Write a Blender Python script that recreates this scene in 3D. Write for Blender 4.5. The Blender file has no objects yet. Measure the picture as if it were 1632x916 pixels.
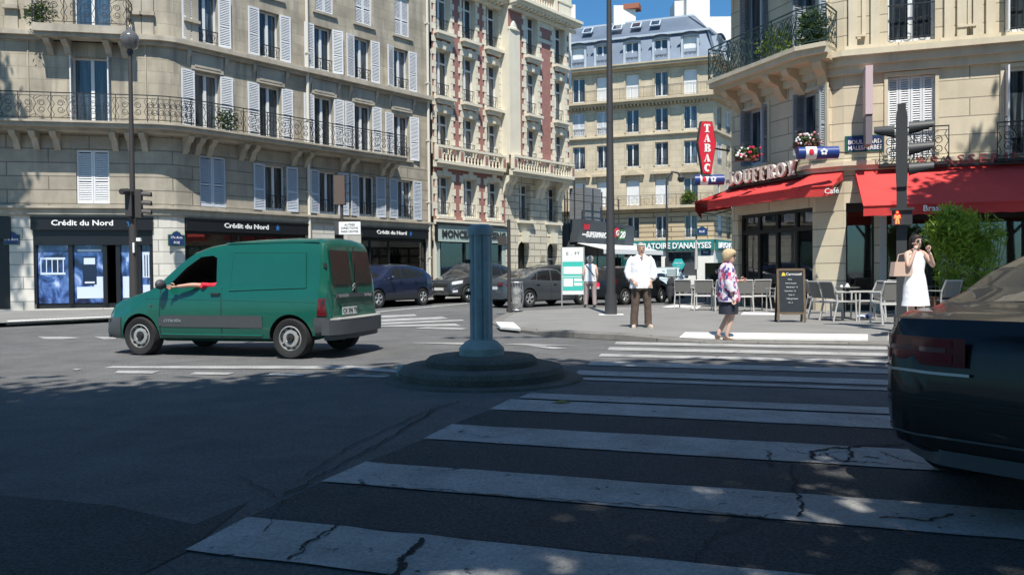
import bpy, bmesh, math, random
from mathutils import Matrix, Vector
from mathutils.geometry import tessellate_polygon
random.seed(7)
SC=bpy.context.scene; COL=SC.collection
PI=math.pi
def rad(d): return math.radians(d)
# ---------------------------------------------------------------- camera, world, sun, exposure
F=1250.; CXP=816.; CYP=458.; CH=1.25; PITCH=math.atan(23/1250.); ROLL=rad(0.5)
cd=bpy.data.cameras.new('camera'); cam=bpy.data.objects.new('camera',cd); COL.objects.link(cam); SC.camera=cam
cd.sensor_width=36; cd.lens=36*F/1632; cd.clip_end=3000; cd.clip_start=.05
cam.matrix_world=Matrix.Translation((0,0,CH))@Matrix.Rotation(PI/2-PITCH,4,'X')@Matrix.Rotation(-ROLL,4,'Z')
SUN_EL=60; SUN_AZ=2      # azimuth: degrees right of straight behind the camera
s=Vector((math.sin(rad(SUN_AZ))*math.cos(rad(SUN_EL)),-math.cos(rad(SUN_AZ))*math.cos(rad(SUN_EL)),math.sin(rad(SUN_EL))))
ld=bpy.data.lights.new('sun','SUN'); ld.energy=4.9; ld.angle=rad(.53); ld.color=(1,.955,.875)
sun=bpy.data.objects.new('sun',ld); COL.objects.link(sun); sun.rotation_euler=s.to_track_quat('Z','Y').to_euler(); sun.location=(0,-20,40)
w=bpy.data.worlds.new('World'); SC.world=w; w.use_nodes=True; nt=w.node_tree; nt.nodes.clear()
so=nt.nodes.new('ShaderNodeOutputWorld'); bg=nt.nodes.new('ShaderNodeBackground'); sk=nt.nodes.new('ShaderNodeTexSky')
sk.sky_type='NISHITA'; sk.sun_disc=False; sk.sun_elevation=rad(SUN_EL); sk.sun_rotation=PI-rad(SUN_AZ); sk.air_density=1.0; sk.dust_density=.6; sk.ozone_density=1.6
bg.inputs[1].default_value=.084
tn=nt.nodes.new('ShaderNodeMix'); tn.data_type='RGBA'; tn.blend_type='MULTIPLY'; tn.inputs[0].default_value=1; tn.inputs[7].default_value=(.50,.97,1.25,1); nt.links.new(sk.outputs[0],tn.inputs[6]); nt.links.new(tn.outputs[2],bg.inputs[0]); nt.links.new(bg.outputs[0],so.inputs[0])
SC.view_settings.view_transform='Standard'; SC.view_settings.look='None'; SC.view_settings.gamma=1; SC.view_settings.exposure=.44
SC.view_settings.use_curve_mapping=False
# ---------------------------------------------------------------- picture -> place helpers
def ray(px,py):
    x=(px-CXP)/F; y=-(py-CYP)/F
    xr=x*math.cos(ROLL)+y*math.sin(ROLL); yr=-x*math.sin(ROLL)+y*math.cos(ROLL)
    return (xr, math.cos(PITCH)+yr*math.sin(PITCH), -math.sin(PITCH)+yr*math.cos(PITCH))
def G(px,py,z=0):
    d=ray(px,py); t=(z-CH)/d[2]; return (d[0]*t,d[1]*t)
def D(px,py,Y):
    d=ray(px,py); t=Y/d[1]; return (d[0]*t,Y,CH+d[2]*t)
class Fac:      # a vertical facade plane: origin o, bearing b; local x along, y inwards, z up
    def __init__(s,o,b):
        s.o=(o[0],o[1]); s.b=b; a=rad(b); s.d=(math.sin(a),math.cos(a)); s.n=(math.cos(a),-math.sin(a))
        s.M=Matrix.Translation((o[0],o[1],0))@Matrix.Rotation(PI/2-a,4,'Z')
    def uv(s,px,py):
        d=ray(px,py); dx,dy=s.d; det=-d[0]*dy+d[1]*dx
        t=(-s.o[0]*dy+s.o[1]*dx)/det
        return ((d[0]*t-s.o[0])*dx+(d[1]*t-s.o[1])*dy, CH+d[2]*t)
    def P(s,u,out=0,z=0): return (s.o[0]+s.d[0]*u+s.n[0]*out, s.o[1]+s.d[1]*u+s.n[1]*out, z)
# ---------------------------------------------------------------- materials
MT={}
def mat(name,col,rough=.8,metal=0,var=0,vscale=3,bump=0,bscale=30,brick=None,spec=.5,stain=0,trans=0,emit=0,coat=0,grain=0):
    if name in MT: return MT[name]
    m=bpy.data.materials.new(name); m.use_nodes=True; N=m.node_tree.nodes; L=m.node_tree.links
    p=N['Principled BSDF']; p.inputs['Roughness'].default_value=rough; p.inputs['Metallic'].default_value=metal
    p.inputs['Specular IOR Level'].default_value=spec
    if coat: p.inputs['Coat Weight'].default_value=coat; p.inputs['Coat Roughness'].default_value=.03
    c4=(*col,1); p.inputs['Base Color'].default_value=c4; out=None
    uv=N.new('ShaderNodeUVMap').outputs[0]; geo=N.new('ShaderNodeNewGeometry').outputs['Position']
    bh=None
    def mix(a,b,f,mode='MIX'):
        x=N.new('ShaderNodeMix'); x.data_type='RGBA'; x.blend_type=mode
        for s_,v in ((6,a),(7,b)):
            if isinstance(v,tuple): x.inputs[s_].default_value=v
            else: L.new(v,x.inputs[s_])
        if isinstance(f,float) or isinstance(f,int): x.inputs[0].default_value=f
        else: L.new(f,x.inputs[0])
        return x.outputs[2]
    def noise(vec,sc,det=4,ro=.55):
        n=N.new('ShaderNodeTexNoise'); n.inputs['Scale'].default_value=sc; n.inputs['Detail'].default_value=det; n.inputs['Roughness'].default_value=ro; L.new(vec,n.inputs['Vector']); return n.outputs[0]
    def ramp(v,a,b):
        r=N.new('ShaderNodeMapRange'); r.inputs[1].default_value=a; r.inputs[2].default_value=b; L.new(v,r.inputs[0]); return r.outputs[0]
    if brick:
        bw,bhh,mo,dark=brick
        b=N.new('ShaderNodeTexBrick'); L.new(uv,b.inputs['Vector']); b.inputs['Scale'].default_value=1
        b.inputs['Brick Width'].default_value=bw; b.inputs['Row Height'].default_value=bhh; b.inputs['Mortar Size'].default_value=mo; b.inputs['Mortar Smooth'].default_value=.3
        b.inputs['Color1'].default_value=tuple(min(1,c*1.06) for c in col)+(1,); b.inputs['Color2'].default_value=tuple(c*.90 for c in col)+(1,); b.inputs['Mortar'].default_value=tuple(c*dark for c in col)+(1,)
        b.inputs['Bias'].default_value=0
        out=b.outputs[0]; inv=N.new('ShaderNodeMath'); inv.operation='SUBTRACT'; inv.inputs[0].default_value=1; L.new(b.outputs[1],inv.inputs[1]); bh=inv.outputs[0]
    if var:
        n=noise(geo,vscale)
        f=ramp(n,.3,.7); base=out if out else c4
        out=mix(base,mix(base,(0.25,.23,.2,1),1.0,'MULTIPLY'),f); 
        # limit
        x=out.node; sc=N.new('ShaderNodeMath'); sc.operation='MULTIPLY'; sc.inputs[1].default_value=var
        L.new(f,sc.inputs[0]); L.new(sc.outputs[0],x.inputs[0])
    if stain:
        mp=N.new('ShaderNodeMapping'); mp.inputs['Scale'].default_value=(2.2,2.2,.22); L.new(geo,mp.inputs[0])
        f=ramp(noise(mp.outputs[0],1.3,5,.6),.48,.75); sc=N.new('ShaderNodeMath'); sc.operation='MULTIPLY'; sc.inputs[1].default_value=stain; L.new(f,sc.inputs[0])
        out=mix(out if out else c4,(col[0]*.35,col[1]*.36,col[2]*.4,1),sc.outputs[0])
    if grain:
        f=noise(geo,60,2,.7); sc=N.new('ShaderNodeMapRange'); sc.inputs[1].default_value=.3; sc.inputs[2].default_value=.7; sc.inputs[3].default_value=1-grain; sc.inputs[4].default_value=1+grain; L.new(f,sc.inputs[0])
        cb=N.new('ShaderNodeCombineColor'); [L.new(sc.outputs[0],cb.inputs[i]) for i in range(3)]
        out=mix(out if out else c4,cb.outputs[0],1.0,'MULTIPLY')
    if out: L.new(out,p.inputs['Base Color'])
    if bump or bh is not None:
        bp=N.new('ShaderNodeBump'); bp.inputs['Distance'].default_value=.02; bp.inputs['Strength'].default_value=bump if bump else .5
        h=noise(geo,bscale,3)
        if bh is not None:
            a=N.new('ShaderNodeMath'); a.operation='MULTIPLY_ADD'; L.new(h,a.inputs[0]); a.inputs[1].default_value=.25; L.new(bh,a.inputs[2]); h=a.outputs[0]
        L.new(h,bp.inputs['Height']); L.new(bp.outputs[0],p.inputs['Normal'])
    if emit: p.inputs['Emission Color'].default_value=c4; p.inputs['Emission Strength'].default_value=emit
    if trans:   # thin clear glass
        o=N['Material Output']; t=N.new('ShaderNodeBsdfTransparent'); t.inputs[0].default_value=(*[trans]*3,1); g=N.new('ShaderNodeBsdfGlossy'); g.inputs['Roughness'].default_value=.02
        lw=N.new('ShaderNodeLayerWeight'); lw.inputs[0].default_value=.35; ms=N.new('ShaderNodeMixShader'); mr=N.new('ShaderNodeMapRange'); mr.inputs[3].default_value=.06; mr.inputs[4].default_value=.9; L.new(lw.outputs[0],mr.inputs[0])
        L.new(mr.outputs[0],ms.inputs[0]); L.new(t.outputs[0],ms.inputs[1]); L.new(g.outputs[0],ms.inputs[2]); L.new(ms.outputs[0],o.inputs[0])
    MT[name]=m; return m
def M_(n): return MT[n]
mat('stoneL',(.52,.46,.355),.9,var=.5,vscale=1.0,stain=.85,brick=(1.3,.42,.008,.72),grain=.08)
mat('stoneLplain',(.49,.44,.355),.9,var=.4,vscale=1.5,stain=.5,grain=.08)
mat('stoneLrust',(.44,.395,.315),.9,var=.4,vscale=1.5,stain=.5,brick=(2.6,.47,.022,.48),grain=.08)
mat('pierwhite',(.66,.63,.56),.85,var=.2,vscale=2,brick=(2.5,.42,.018,.5))
mat('stoneC',(.67,.585,.43),.9,var=.2,vscale=1.3,stain=.2,brick=(1.7,.48,.018,.5),grain=.06)
mat('stoneCplain',(.67,.59,.44),.9,var=.2,vscale=1.6,stain=.25,grain=.06)
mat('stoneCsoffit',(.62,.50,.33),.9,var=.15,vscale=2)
mat('stoneM',(.76,.70,.56),.88,var=.12,vscale=1.4,stain=.15,grain=.05)
mat('stoneMrust',(.70,.64,.51),.88,var=.2,vscale=1.4,brick=(1.1,.36,.03,.45))
mat('brickM',(.34,.165,.14),.9,var=.2,vscale=4,brick=(.24,.08,.012,1.35))
mat('stoneR',(.60,.51,.365),.9,var=.25,vscale=.8,stain=.25,brick=(1.5,.5,.015,.75))
mat('stoneRplain',(.55,.46,.32),.9,var=.25,vscale=.8,stain=.25)
mat('stoneRrust',(.56,.44,.28),.9,var=.2,vscale=.8,brick=(3,.42,.05,.35))
mat('zinc',(.15,.19,.25),.5,metal=.3,var=.3,vscale=.8)
mat('zinclight',(.42,.48,.54),.5,var=.1)
mat('white',(.78,.78,.76),.6); mat('plaster',(.80,.77,.70),.9,var=.08)
mat('shutter',(.70,.71,.72),.6); mat('shutterblue',(.50,.54,.60),.6)
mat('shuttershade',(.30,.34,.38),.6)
mat('iron',(.018,.02,.022),.5); mat('irongreen',(.02,.05,.05),.5)
mat('frameW',(.72,.74,.74),.5); mat('pipe',(.66,.62,.53),.7)
mat('blackpanel',(.012,.013,.016),.35); mat('darkwood',(.02,.018,.016),.5)
mat('dark',(.018,.019,.02),.7); mat('interior',(.20,.19,.17),.8,var=.3,vscale=1)
mat('rubber',(.015,.015,.015),.8); mat('greyplastic',(.055,.06,.065),.6,grain=.1)
mat('silver',(.55,.56,.57),.35,metal=.7); mat('chrome',(.8,.8,.8),.12,metal=1); mat('steelwheel',(.42,.42,.41),.45,metal=.3,var=.3,vscale=9)
mat('redlamp',(.10,.006,.009),.2,coat=.6); mat('redlight',(1,.06,.02),.4,emit=6); mat('redcloth',(.70,.055,.05),.85,var=.22,vscale=1.2,bump=.8,bscale=3.5)
mat('redsign',(.62,.02,.045),.45); mat('letterwhite',(.85,.84,.82),.6); mat('lettercream',(.74,.66,.58),.6)
mat('skin',(.52,.30,.22),.6); mat('skinpale',(.62,.40,.31),.6); mat('hairgrey',(.45,.42,.38),.9,var=.4,vscale=40); mat('hairblond',(.62,.47,.28),.85,var=.4,vscale=40); mat('hairdark',(.02,.012,.01),.7)
mat('shirtwhite',(.80,.81,.83),.85,bump=1.0,bscale=9); mat('dresswhite',(.82,.82,.84),.85,bump=.9,bscale=7); mat('trousers',(.12,.085,.065),.9,var=.3,vscale=8,bump=1.0,bscale=10); mat('pinktrousers',(.36,.28,.27),.9,var=.2,vscale=8); mat('navy',(.025,.028,.045),.85,bump=1,bscale=8); mat('tanbag',(.60,.42,.33),.6); mat('shoe',(.50,.42,.34),.7); mat('blackcloth',(.015,.016,.02),.85)
mat('chairgrey',(.47,.455,.43),.5); mat('chairmesh',(.20,.19,.175),.8); mat('tabletop',(.10,.10,.095),.35)
mat('blackboard',(.018,.026,.035),.7,var=.4,vscale=6); mat('woodframe',(.16,.11,.07),.7,var=.4,vscale=12)
mat('bluepost',(.28,.34,.37),.5,metal=.2,var=.3,vscale=6); mat('basepost',(.32,.36,.34),.8,var=.4,vscale=6,grain=.15)
mat('island',(.12,.11,.095),.95,var=.5,vscale=3,grain=.35,bump=.4)
mat('lampgrey',(.05,.052,.055),.55,metal=.2); mat('mastbrown',(.045,.045,.048),.6)
mat('signalbrown',(.045,.04,.038),.6); mat('platenavy',(.02,.04,.14),.4); mat('plategreen',(.02,.10,.05),.4)
mat('turq',(.02,.42,.36),.6); mat('labgreen',(.015,.18,.17),.5); mat('paneldark',(.07,.08,.09),.6); mat('paleblue',(.55,.66,.66),.6)
mat('bin',(.45,.45,.44),.3,metal=.3,trans=0); mat('yellow',(.75,.55,.05),.6); mat('flowerred',(.75,.02,.06),.7); mat('flowerwhite',(.8,.8,.8),.7); mat('flowerpink',(.7,.3,.3),.7)
mat('potbrown',(.10,.05,.03),.8); mat('bluecan',(.02,.05,.22),.35); mat('pinkgrey',(.55,.42,.43),.6)
mat('bark',(.12,.10,.075),.95,var=.5,vscale=5,bump=.6)
mat('glassclear',(1,1,1),.02,trans=.85)
mat('redbrown',(.42,.10,.09),.6); mat('purplegrey',(.16,.14,.16),.6); mat('olive',(.12,.115,.06),.8); mat('redshirt',(.80,.03,.06),.8); mat('bagplastic',(.36,.36,.35),.25,coat=.5,var=.6,vscale=18); mat('lampglobe',(.12,.115,.11),.15,coat=.8); mat('plategreen2',(.05,.22,.05),.4); mat('turqglow',(.03,.42,.40),.5); mat('signalback',(.11,.075,.06),.6)
mat('curtain',(.6,.6,.6),.9)
def leafmat(name,col,tr=.35):
    m=bpy.data.materials.new(name); m.use_nodes=True; N=m.node_tree.nodes; L=m.node_tree.links; p=N['Principled BSDF']; p.inputs['Roughness'].default_value=.5
    oi=N.new('ShaderNodeTexNoise'); oi.inputs['Scale'].default_value=2.5; g=N.new('ShaderNodeNewGeometry'); L.new(g.outputs['Position'],oi.inputs[0])
    x=N.new('ShaderNodeMix'); x.data_type='RGBA'; x.inputs[6].default_value=(col[0]*.6,col[1]*.65,col[2]*.6,1); x.inputs[7].default_value=(col[0]*1.5,col[1]*1.35,col[2]*1.2,1); L.new(oi.outputs[0],x.inputs[0]); L.new(x.outputs[2],p.inputs['Base Color'])
    t=N.new('ShaderNodeBsdfTranslucent'); L.new(x.outputs[2],t.inputs[0]); ms=N.new('ShaderNodeMixShader'); ms.inputs[0].default_value=tr; L.new(p.outputs[0],ms.inputs[1]); L.new(t.outputs[0],ms.inputs[2]); L.new(ms.outputs[0],N['Material Output'].inputs[0])
    MT[name]=m; return m
leafmat('leaf',(.045,.09,.02)); leafmat('bamboo',(.24,.38,.05),.5); leafmat('leafbush',(.14,.22,.03),.4)
def glassmat(name,base,cur,amt):      # window pane; drawn curtains are part of what shows in it
    m=bpy.data.materials.new(name); m.use_nodes=True; N=m.node_tree.nodes; L=m.node_tree.links; p=N['Principled BSDF']; p.inputs['Roughness'].default_value=.25
    p.inputs['Coat Weight'].default_value=1; p.inputs['Coat Roughness'].default_value=.02
    oi=N.new('ShaderNodeObjectInfo'); uv=N.new('ShaderNodeUVMap'); mp=N.new('ShaderNodeMapping'); mp.inputs['Scale'].default_value=(9,.5,1); L.new(uv.outputs[0],mp.inputs[0])
    n=N.new('ShaderNodeTexNoise'); n.noise_dimensions='4D'; n.inputs['Scale'].default_value=1; L.new(mp.outputs[0],n.inputs[0]); 
    mu=N.new('ShaderNodeMath'); mu.operation='MULTIPLY'; mu.inputs[1].default_value=50; L.new(oi.outputs['Random'],mu.inputs[0]); L.new(mu.outputs[0],n.inputs['W'])
    mr=N.new('ShaderNodeMapRange'); mr.inputs[1].default_value=.5-.05; mr.inputs[2].default_value=.62; L.new(n.outputs[0],mr.inputs[0]); m2=N.new('ShaderNodeMath'); m2.operation='MULTIPLY'; m2.inputs[1].default_value=amt*1.6; m3=N.new('ShaderNodeMath'); m3.operation='MULTIPLY'; L.new(mr.outputs[0],m3.inputs[0]); L.new(oi.outputs['Random'],m3.inputs[1]); L.new(m3.outputs[0],m2.inputs[0])
    x=N.new('ShaderNodeMix'); x.data_type='RGBA'; x.inputs[6].default_value=(*base,1); x.inputs[7].default_value=(*cur,1); L.new(m2.outputs[0],x.inputs[0]); L.new(x.outputs[2],p.inputs['Base Color']); MT[name]=m
glassmat('pane',(.012,.017,.022),(.14,.17,.20),.7); glassmat('paneblue',(.02,.05,.09),(.16,.22,.28),.6)
mat('vanglass',(.035,.034,.03),.22,spec=.35,var=.4,vscale=3)
glassmat('carglass',(.012,.014,.016),(.03,.03,.03),.3)
def carpaint(name,col,rough=.28,flake=0):
    mat(name,col,rough,coat=1,metal=flake,grain=.03)
mat('vangreen',(.004,.092,.062),.3,coat=.8,grain=.03,var=.12,vscale=2); carpaint('carblue',(.009,.016,.045)); mat('carblack',(.004,.004,.005),.35,spec=.3,coat=.35); carpaint('cargrey',(.055,.065,.075)); carpaint('cardark',(.03,.034,.04)); carpaint('carpale',(.5,.6,.62)); carpaint('carblack2',(.012,.014,.017))
# floral blouse
def floral():
    m=bpy.data.materials.new('floral'); m.use_nodes=True; N=m.node_tree.nodes; L=m.node_tree.links; p=N['Principled BSDF']; p.inputs['Roughness'].default_value=.85
    tc=N.new('ShaderNodeTexCoord'); v=N.new('ShaderNodeTexVoronoi'); v.inputs['Scale'].default_value=17; L.new(tc.outputs['Object'],v.inputs[0])
    r=N.new('ShaderNodeValToRGB'); r.color_ramp.interpolation='CONSTANT'; e=r.color_ramp.elements; e[0].position=0; e[0].color=(.75,.70,.76,1); e[1].position=.35; e[1].color=(.50,.05,.12,1)
    for ps,c in ((.5,(.7,.62,.72,1)),(.62,(.10,.08,.25,1)),(.74,(.72,.30,.42,1)),(.85,(.75,.72,.75,1)),(.95,(.08,.25,.22,1))):
        q=e.new(ps); q.color=c
    L.new(v.outputs['Color'],r.inputs[0]); L.new(r.outputs[0],p.inputs['Base Color']); MT['floral']=m
floral()
# ---------------------------------------------------------------- mesh builder
class MB:
    def __init__(s): s.v=[]; s.f=[]; s.mi=[]; s.m=0; s.X=None
    def add(s,vs,fs):
        o=len(s.v)
        if s.X is not None: vs=[s.X@Vector(v) for v in vs]
        s.v+= [tuple(v) for v in vs]; s.f+=[tuple(i+o for i in f) for f in fs]; s.mi+=[s.m]*len(fs); return s
    def box(s,x0,x1,y0,y1,z0,z1):
        return s.add([(x0,y0,z0),(x1,y0,z0),(x1,y1,z0),(x0,y1,z0),(x0,y0,z1),(x1,y0,z1),(x1,y1,z1),(x0,y1,z1)],[(3,2,1,0),(4,5,6,7),(0,1,5,4),(1,2,6,5),(2,3,7,6),(3,0,4,7)])
    def quad(s,a,b,c,d): return s.add([a,b,c,d],[(0,1,2,3)])
    def tube(s,pts,r,n=8,caps=True,sx=1):
        pts=[Vector(p) for p in pts]; k=len(pts); rs=r if isinstance(r,(list,tuple)) else [r]*k
        vs=[];fs=[]; up=Vector((0,0,1))
        for i,p in enumerate(pts):
            t=(pts[min(i+1,k-1)]-pts[max(i-1,0)]).normalized()
            if i==0:
                a=t.cross(up); a=t.cross(Vector((0,1,0))) if a.length<.05 else a; a.normalize()
            else: a=(a-t*a.dot(t)).normalized()
            b=t.cross(a)
            for j in range(n):
                q=2*PI*j/n+ (PI/4 if n==4 else 0); vs.append(p+(a*math.cos(q)+b*math.sin(q)*sx)*rs[i])
        for i in range(k-1):
            for j in range(n):
                fs.append((i*n+j,i*n+(j+1)%n,(i+1)*n+(j+1)%n,(i+1)*n+j))
        if caps: fs+= [tuple(range(n))[::-1],tuple(range((k-1)*n,k*n))]
        return s.add(vs,fs)
    def rings(s,rs,n=16,cap=True):    # rs: (cx,cy,z,rx,ry[,rot])
        vs=[];fs=[]
        for r in rs:
            ro=r[5] if len(r)>5 else 0
            for j in range(n):
                q=2*PI*j/n; x=r[3]*math.cos(q); y=r[4]*math.sin(q)
                vs.append((r[0]+x*math.cos(ro)-y*math.sin(ro),r[1]+x*math.sin(ro)+y*math.cos(ro),r[2]))
        for i in range(len(rs)-1):
            for j in range(n): fs.append((i*n+j,i*n+(j+1)%n,(i+1)*n+(j+1)%n,(i+1)*n+j))
        if cap: fs+= [tuple(range(n))[::-1],tuple(range((len(rs)-1)*n,len(rs)*n))]
        return s.add(vs,fs)
    def cyl(s,x,y,z0,z1,r,n=16,r2=None): return s.rings([(x,y,z0,r,r),(x,y,z1,r2 or r,r2 or r)],n)
    def sphere(s,c,r,n=12,m=8,sq=(1,1,1)):
        vs=[(c[0],c[1],c[2]-r*sq[2])]
        for i in range(1,m):
            a=-PI/2+PI*i/m
            for j in range(n): q=2*PI*j/n; vs.append((c[0]+r*sq[0]*math.cos(a)*math.cos(q),c[1]+r*sq[1]*math.cos(a)*math.sin(q),c[2]+r*sq[2]*math.sin(a)))
        vs.append((c[0],c[1],c[2]+r*sq[2])); fs=[(0,1+(j+1)%n,1+j) for j in range(n)]
        for i in range(m-2):
            for j in range(n): a=1+i*n; fs.append((a+j,a+(j+1)%n,a+n+(j+1)%n,a+n+j))
        a=1+(m-2)*n; fs+=[(a+j,a+(j+1)%n,a+n) for j in range(n)]
        return s.add(vs,fs)
    def prism(s,poly,y0,y1):          # polygon in x,z extruded along y
        n=len(poly); vs=[(x,y0,z) for x,z in poly]+[(x,y1,z) for x,z in poly]
        t=tessellate_polygon([[Vector((x,z,0)) for x,z in poly]])
        fs=[tuple(q) for q in t]+[tuple(i+n for i in q)[::-1] for q in t]+[(i,(i+1)%n,(i+1)%n+n,i+n) for i in range(n)]
        return s.add(vs,fs)
    def slab(s,poly,z0,z1):           # polygon in x,y extruded in z
        n=len(poly); vs=[(x,y,z0) for x,y in poly]+[(x,y,z1) for x,y in poly]
        t=tessellate_polygon([[Vector((x,y,0)) for x,y in poly]])
        fs=[tuple(q) for q in t]+[tuple(i+n for i in q)[::-1] for q in t]+[(i,(i+1)%n,(i+1)%n+n,i+n) for i in range(n)]
        return s.add(vs,fs)
    def sheet(s,poly,z):
        t=tessellate_polygon([[Vector((x,y,0)) for x,y in poly]]); return s.add([(x,y,z) for x,y in poly],[tuple(q) for q in t])
    def band(s,pts,o0,o1,z0,z1,ends=True):   # strip following a polyline of (x,y); offsets to the right of travel = outwards
        P=[Vector(p[:2]) for p in pts]; k=len(P); nr=[]
        for i in range(k):
            ns=[]
            if i>0: t=(P[i]-P[i-1]).normalized(); ns.append(Vector((t.y,-t.x)))
            if i<k-1: t=(P[i+1]-P[i]).normalized(); ns.append(Vector((t.y,-t.x)))
            n=sum(ns,Vector((0,0))).normalized(); n=n/max(.3,n.dot(ns[0])); nr.append(n)
        vs=[]
        for p,n in zip(P,nr):
            for o,z in ((o0,z0),(o1,z0),(o1,z1),(o0,z1)): q=p+n*o; vs.append((q.x,q.y,z))
        fs=[]
        for i in range(k-1):
            for j in range(4): fs.append((i*4+j,i*4+(j+1)%4,i*4+4+(j+1)%4,i*4+4+j))
        if ends: fs+=[(3,2,1,0),tuple(range((k-1)*4,k*4))]
        return s.add(vs,fs)
def offpoly(pts,o):
    P=[Vector(p[:2]) for p in pts]; out=[]; k=len(P)
    for i in range(k):
        ns=[]
        if i>0: t=(P[i]-P[i-1]).normalized(); ns.append(Vector((t.y,-t.x)))
        if i<k-1: t=(P[i+1]-P[i]).normalized(); ns.append(Vector((t.y,-t.x)))
        n=sum(ns,Vector((0,0))).normalized(); n=n/max(.3,n.dot(ns[0])); q=P[i]+n*o; out.append((q.x,q.y))
    return out
def setuv(me):
    uvl=me.uv_layers.new(name='UVMap'); vs=me.vertices
    for p in me.polygons:
        n=p.normal
        if abs(n.z)>.75:
            for li in p.loop_indices: c=vs[me.loops[li].vertex_index].co; uvl.data[li].uv=(c.x,c.y)
        else:
            tx,ty=-n.y,n.x; l=math.hypot(tx,ty) or 1; tx/=l; ty/=l
            for li in p.loop_indices: c=vs[me.loops[li].vertex_index].co; uvl.data[li].uv=(c.x*tx+c.y*ty,c.z)
def tomesh(name,mb,mats,smooth=None,rec=True):
    me=bpy.data.meshes.new(name); me.from_pydata([tuple(v) for v in mb.v],[],mb.f); 
    for m in mats: me.materials.append(MT[m] if isinstance(m,str) else m)
    if len(mats)>1:
        for p,i in zip(me.polygons,mb.mi): p.material_index=i
    if rec:
        b=bmesh.new(); b.from_mesh(me); bmesh.ops.recalc_face_normals(b,faces=b.faces); b.to_mesh(me); b.free()
    me.update(); setuv(me)
    if smooth is not None:
        for p in me.polygons: p.use_smooth=True
        if smooth<180: me.set_sharp_from_angle(angle=rad(smooth))
    return me
def obj(name,mb,mats,parent=None,M=None,smooth=None,world=False,label=None,cat=None,group=None,kind=None,rec=True):
    if isinstance(mats,str): mats=[mats]
    me=mb if isinstance(mb,bpy.types.Mesh) else tomesh(name,mb,mats,smooth,rec)
    o=bpy.data.objects.new(name,me); COL.objects.link(o)
    if parent: o.parent=parent
    if world and parent: o.matrix_basis=Matrix.Translation(-parent.location)@(M or Matrix.Identity(4))
    elif M is not None: o.matrix_basis=M
    tag(o,label,cat,group,kind); return o
def tag(o,label=None,cat=None,group=None,kind=None):
    if label: o['label']=label
    if cat: o['category']=cat
    if group: o['group']=group
    if kind: o['kind']=kind
def thing(name,label,cat,loc=(0,0,0),rotz=0,group=None):
    o=bpy.data.objects.new(name,None); COL.objects.link(o); o.empty_display_size=.2; o.location=loc; o.rotation_euler=(0,0,rotz); tag(o,label,cat,group); return o
def kids(o): return [c for c in KID.get(o.name,[])]
def copy_tree(o,parent=None,M=None):
    c=o.copy(); COL.objects.link(c)
    c.parent=parent
    if M is not None: c.matrix_basis=M
    for ch in list(o.children): copy_tree(ch,c)
    return c
def dup(o,loc,rotz,label,group=None):
    c=copy_tree(o); c.location=loc; c.rotation_euler=(0,0,rotz); c['label']=label
    if group: c['group']=group
    return c
def T(x,y,z): return Matrix.Translation((x,y,z))
def RZ(a): return Matrix.Rotation(a,4,'Z')
def text_mb(txt,size,ext=.01,bold=0,cx=None,sx=1,mb=None,sp=1):
    cu=bpy.data.curves.new('t','FONT'); cu.body=txt; cu.size=1; cu.extrude=ext/size; cu.offset=bold; cu.resolution_u=2; cu.space_character=sp
    o=bpy.data.objects.new('t',cu); COL.objects.link(o); bpy.context.view_layer.update(); dg=bpy.context.evaluated_depsgraph_get()
    me=o.evaluated_get(dg).to_mesh(); vs=[v.co.copy() for v in me.vertices]; fs=[tuple(p.vertices) for p in me.polygons]; o.evaluated_get(dg).to_mesh_clear()
    bpy.data.objects.remove(o); bpy.data.curves.remove(cu)
    if not vs: return mb or MB()
    x0=min(v.x for v in vs); x1=max(v.x for v in vs); z0=min(v.y for v in vs); z1=max(v.y for v in vs)
    k=size/.73    # cap height ~ size
    wid=(x1-x0)*k*sx
    mb=mb or MB(); off=-wid/2 if cx is None else cx
    mb.add([((v.x-x0)*k*sx+off,-v.z*size-ext,v.y*k) for v in vs],fs); mb.width=wid
    return mb
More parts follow.
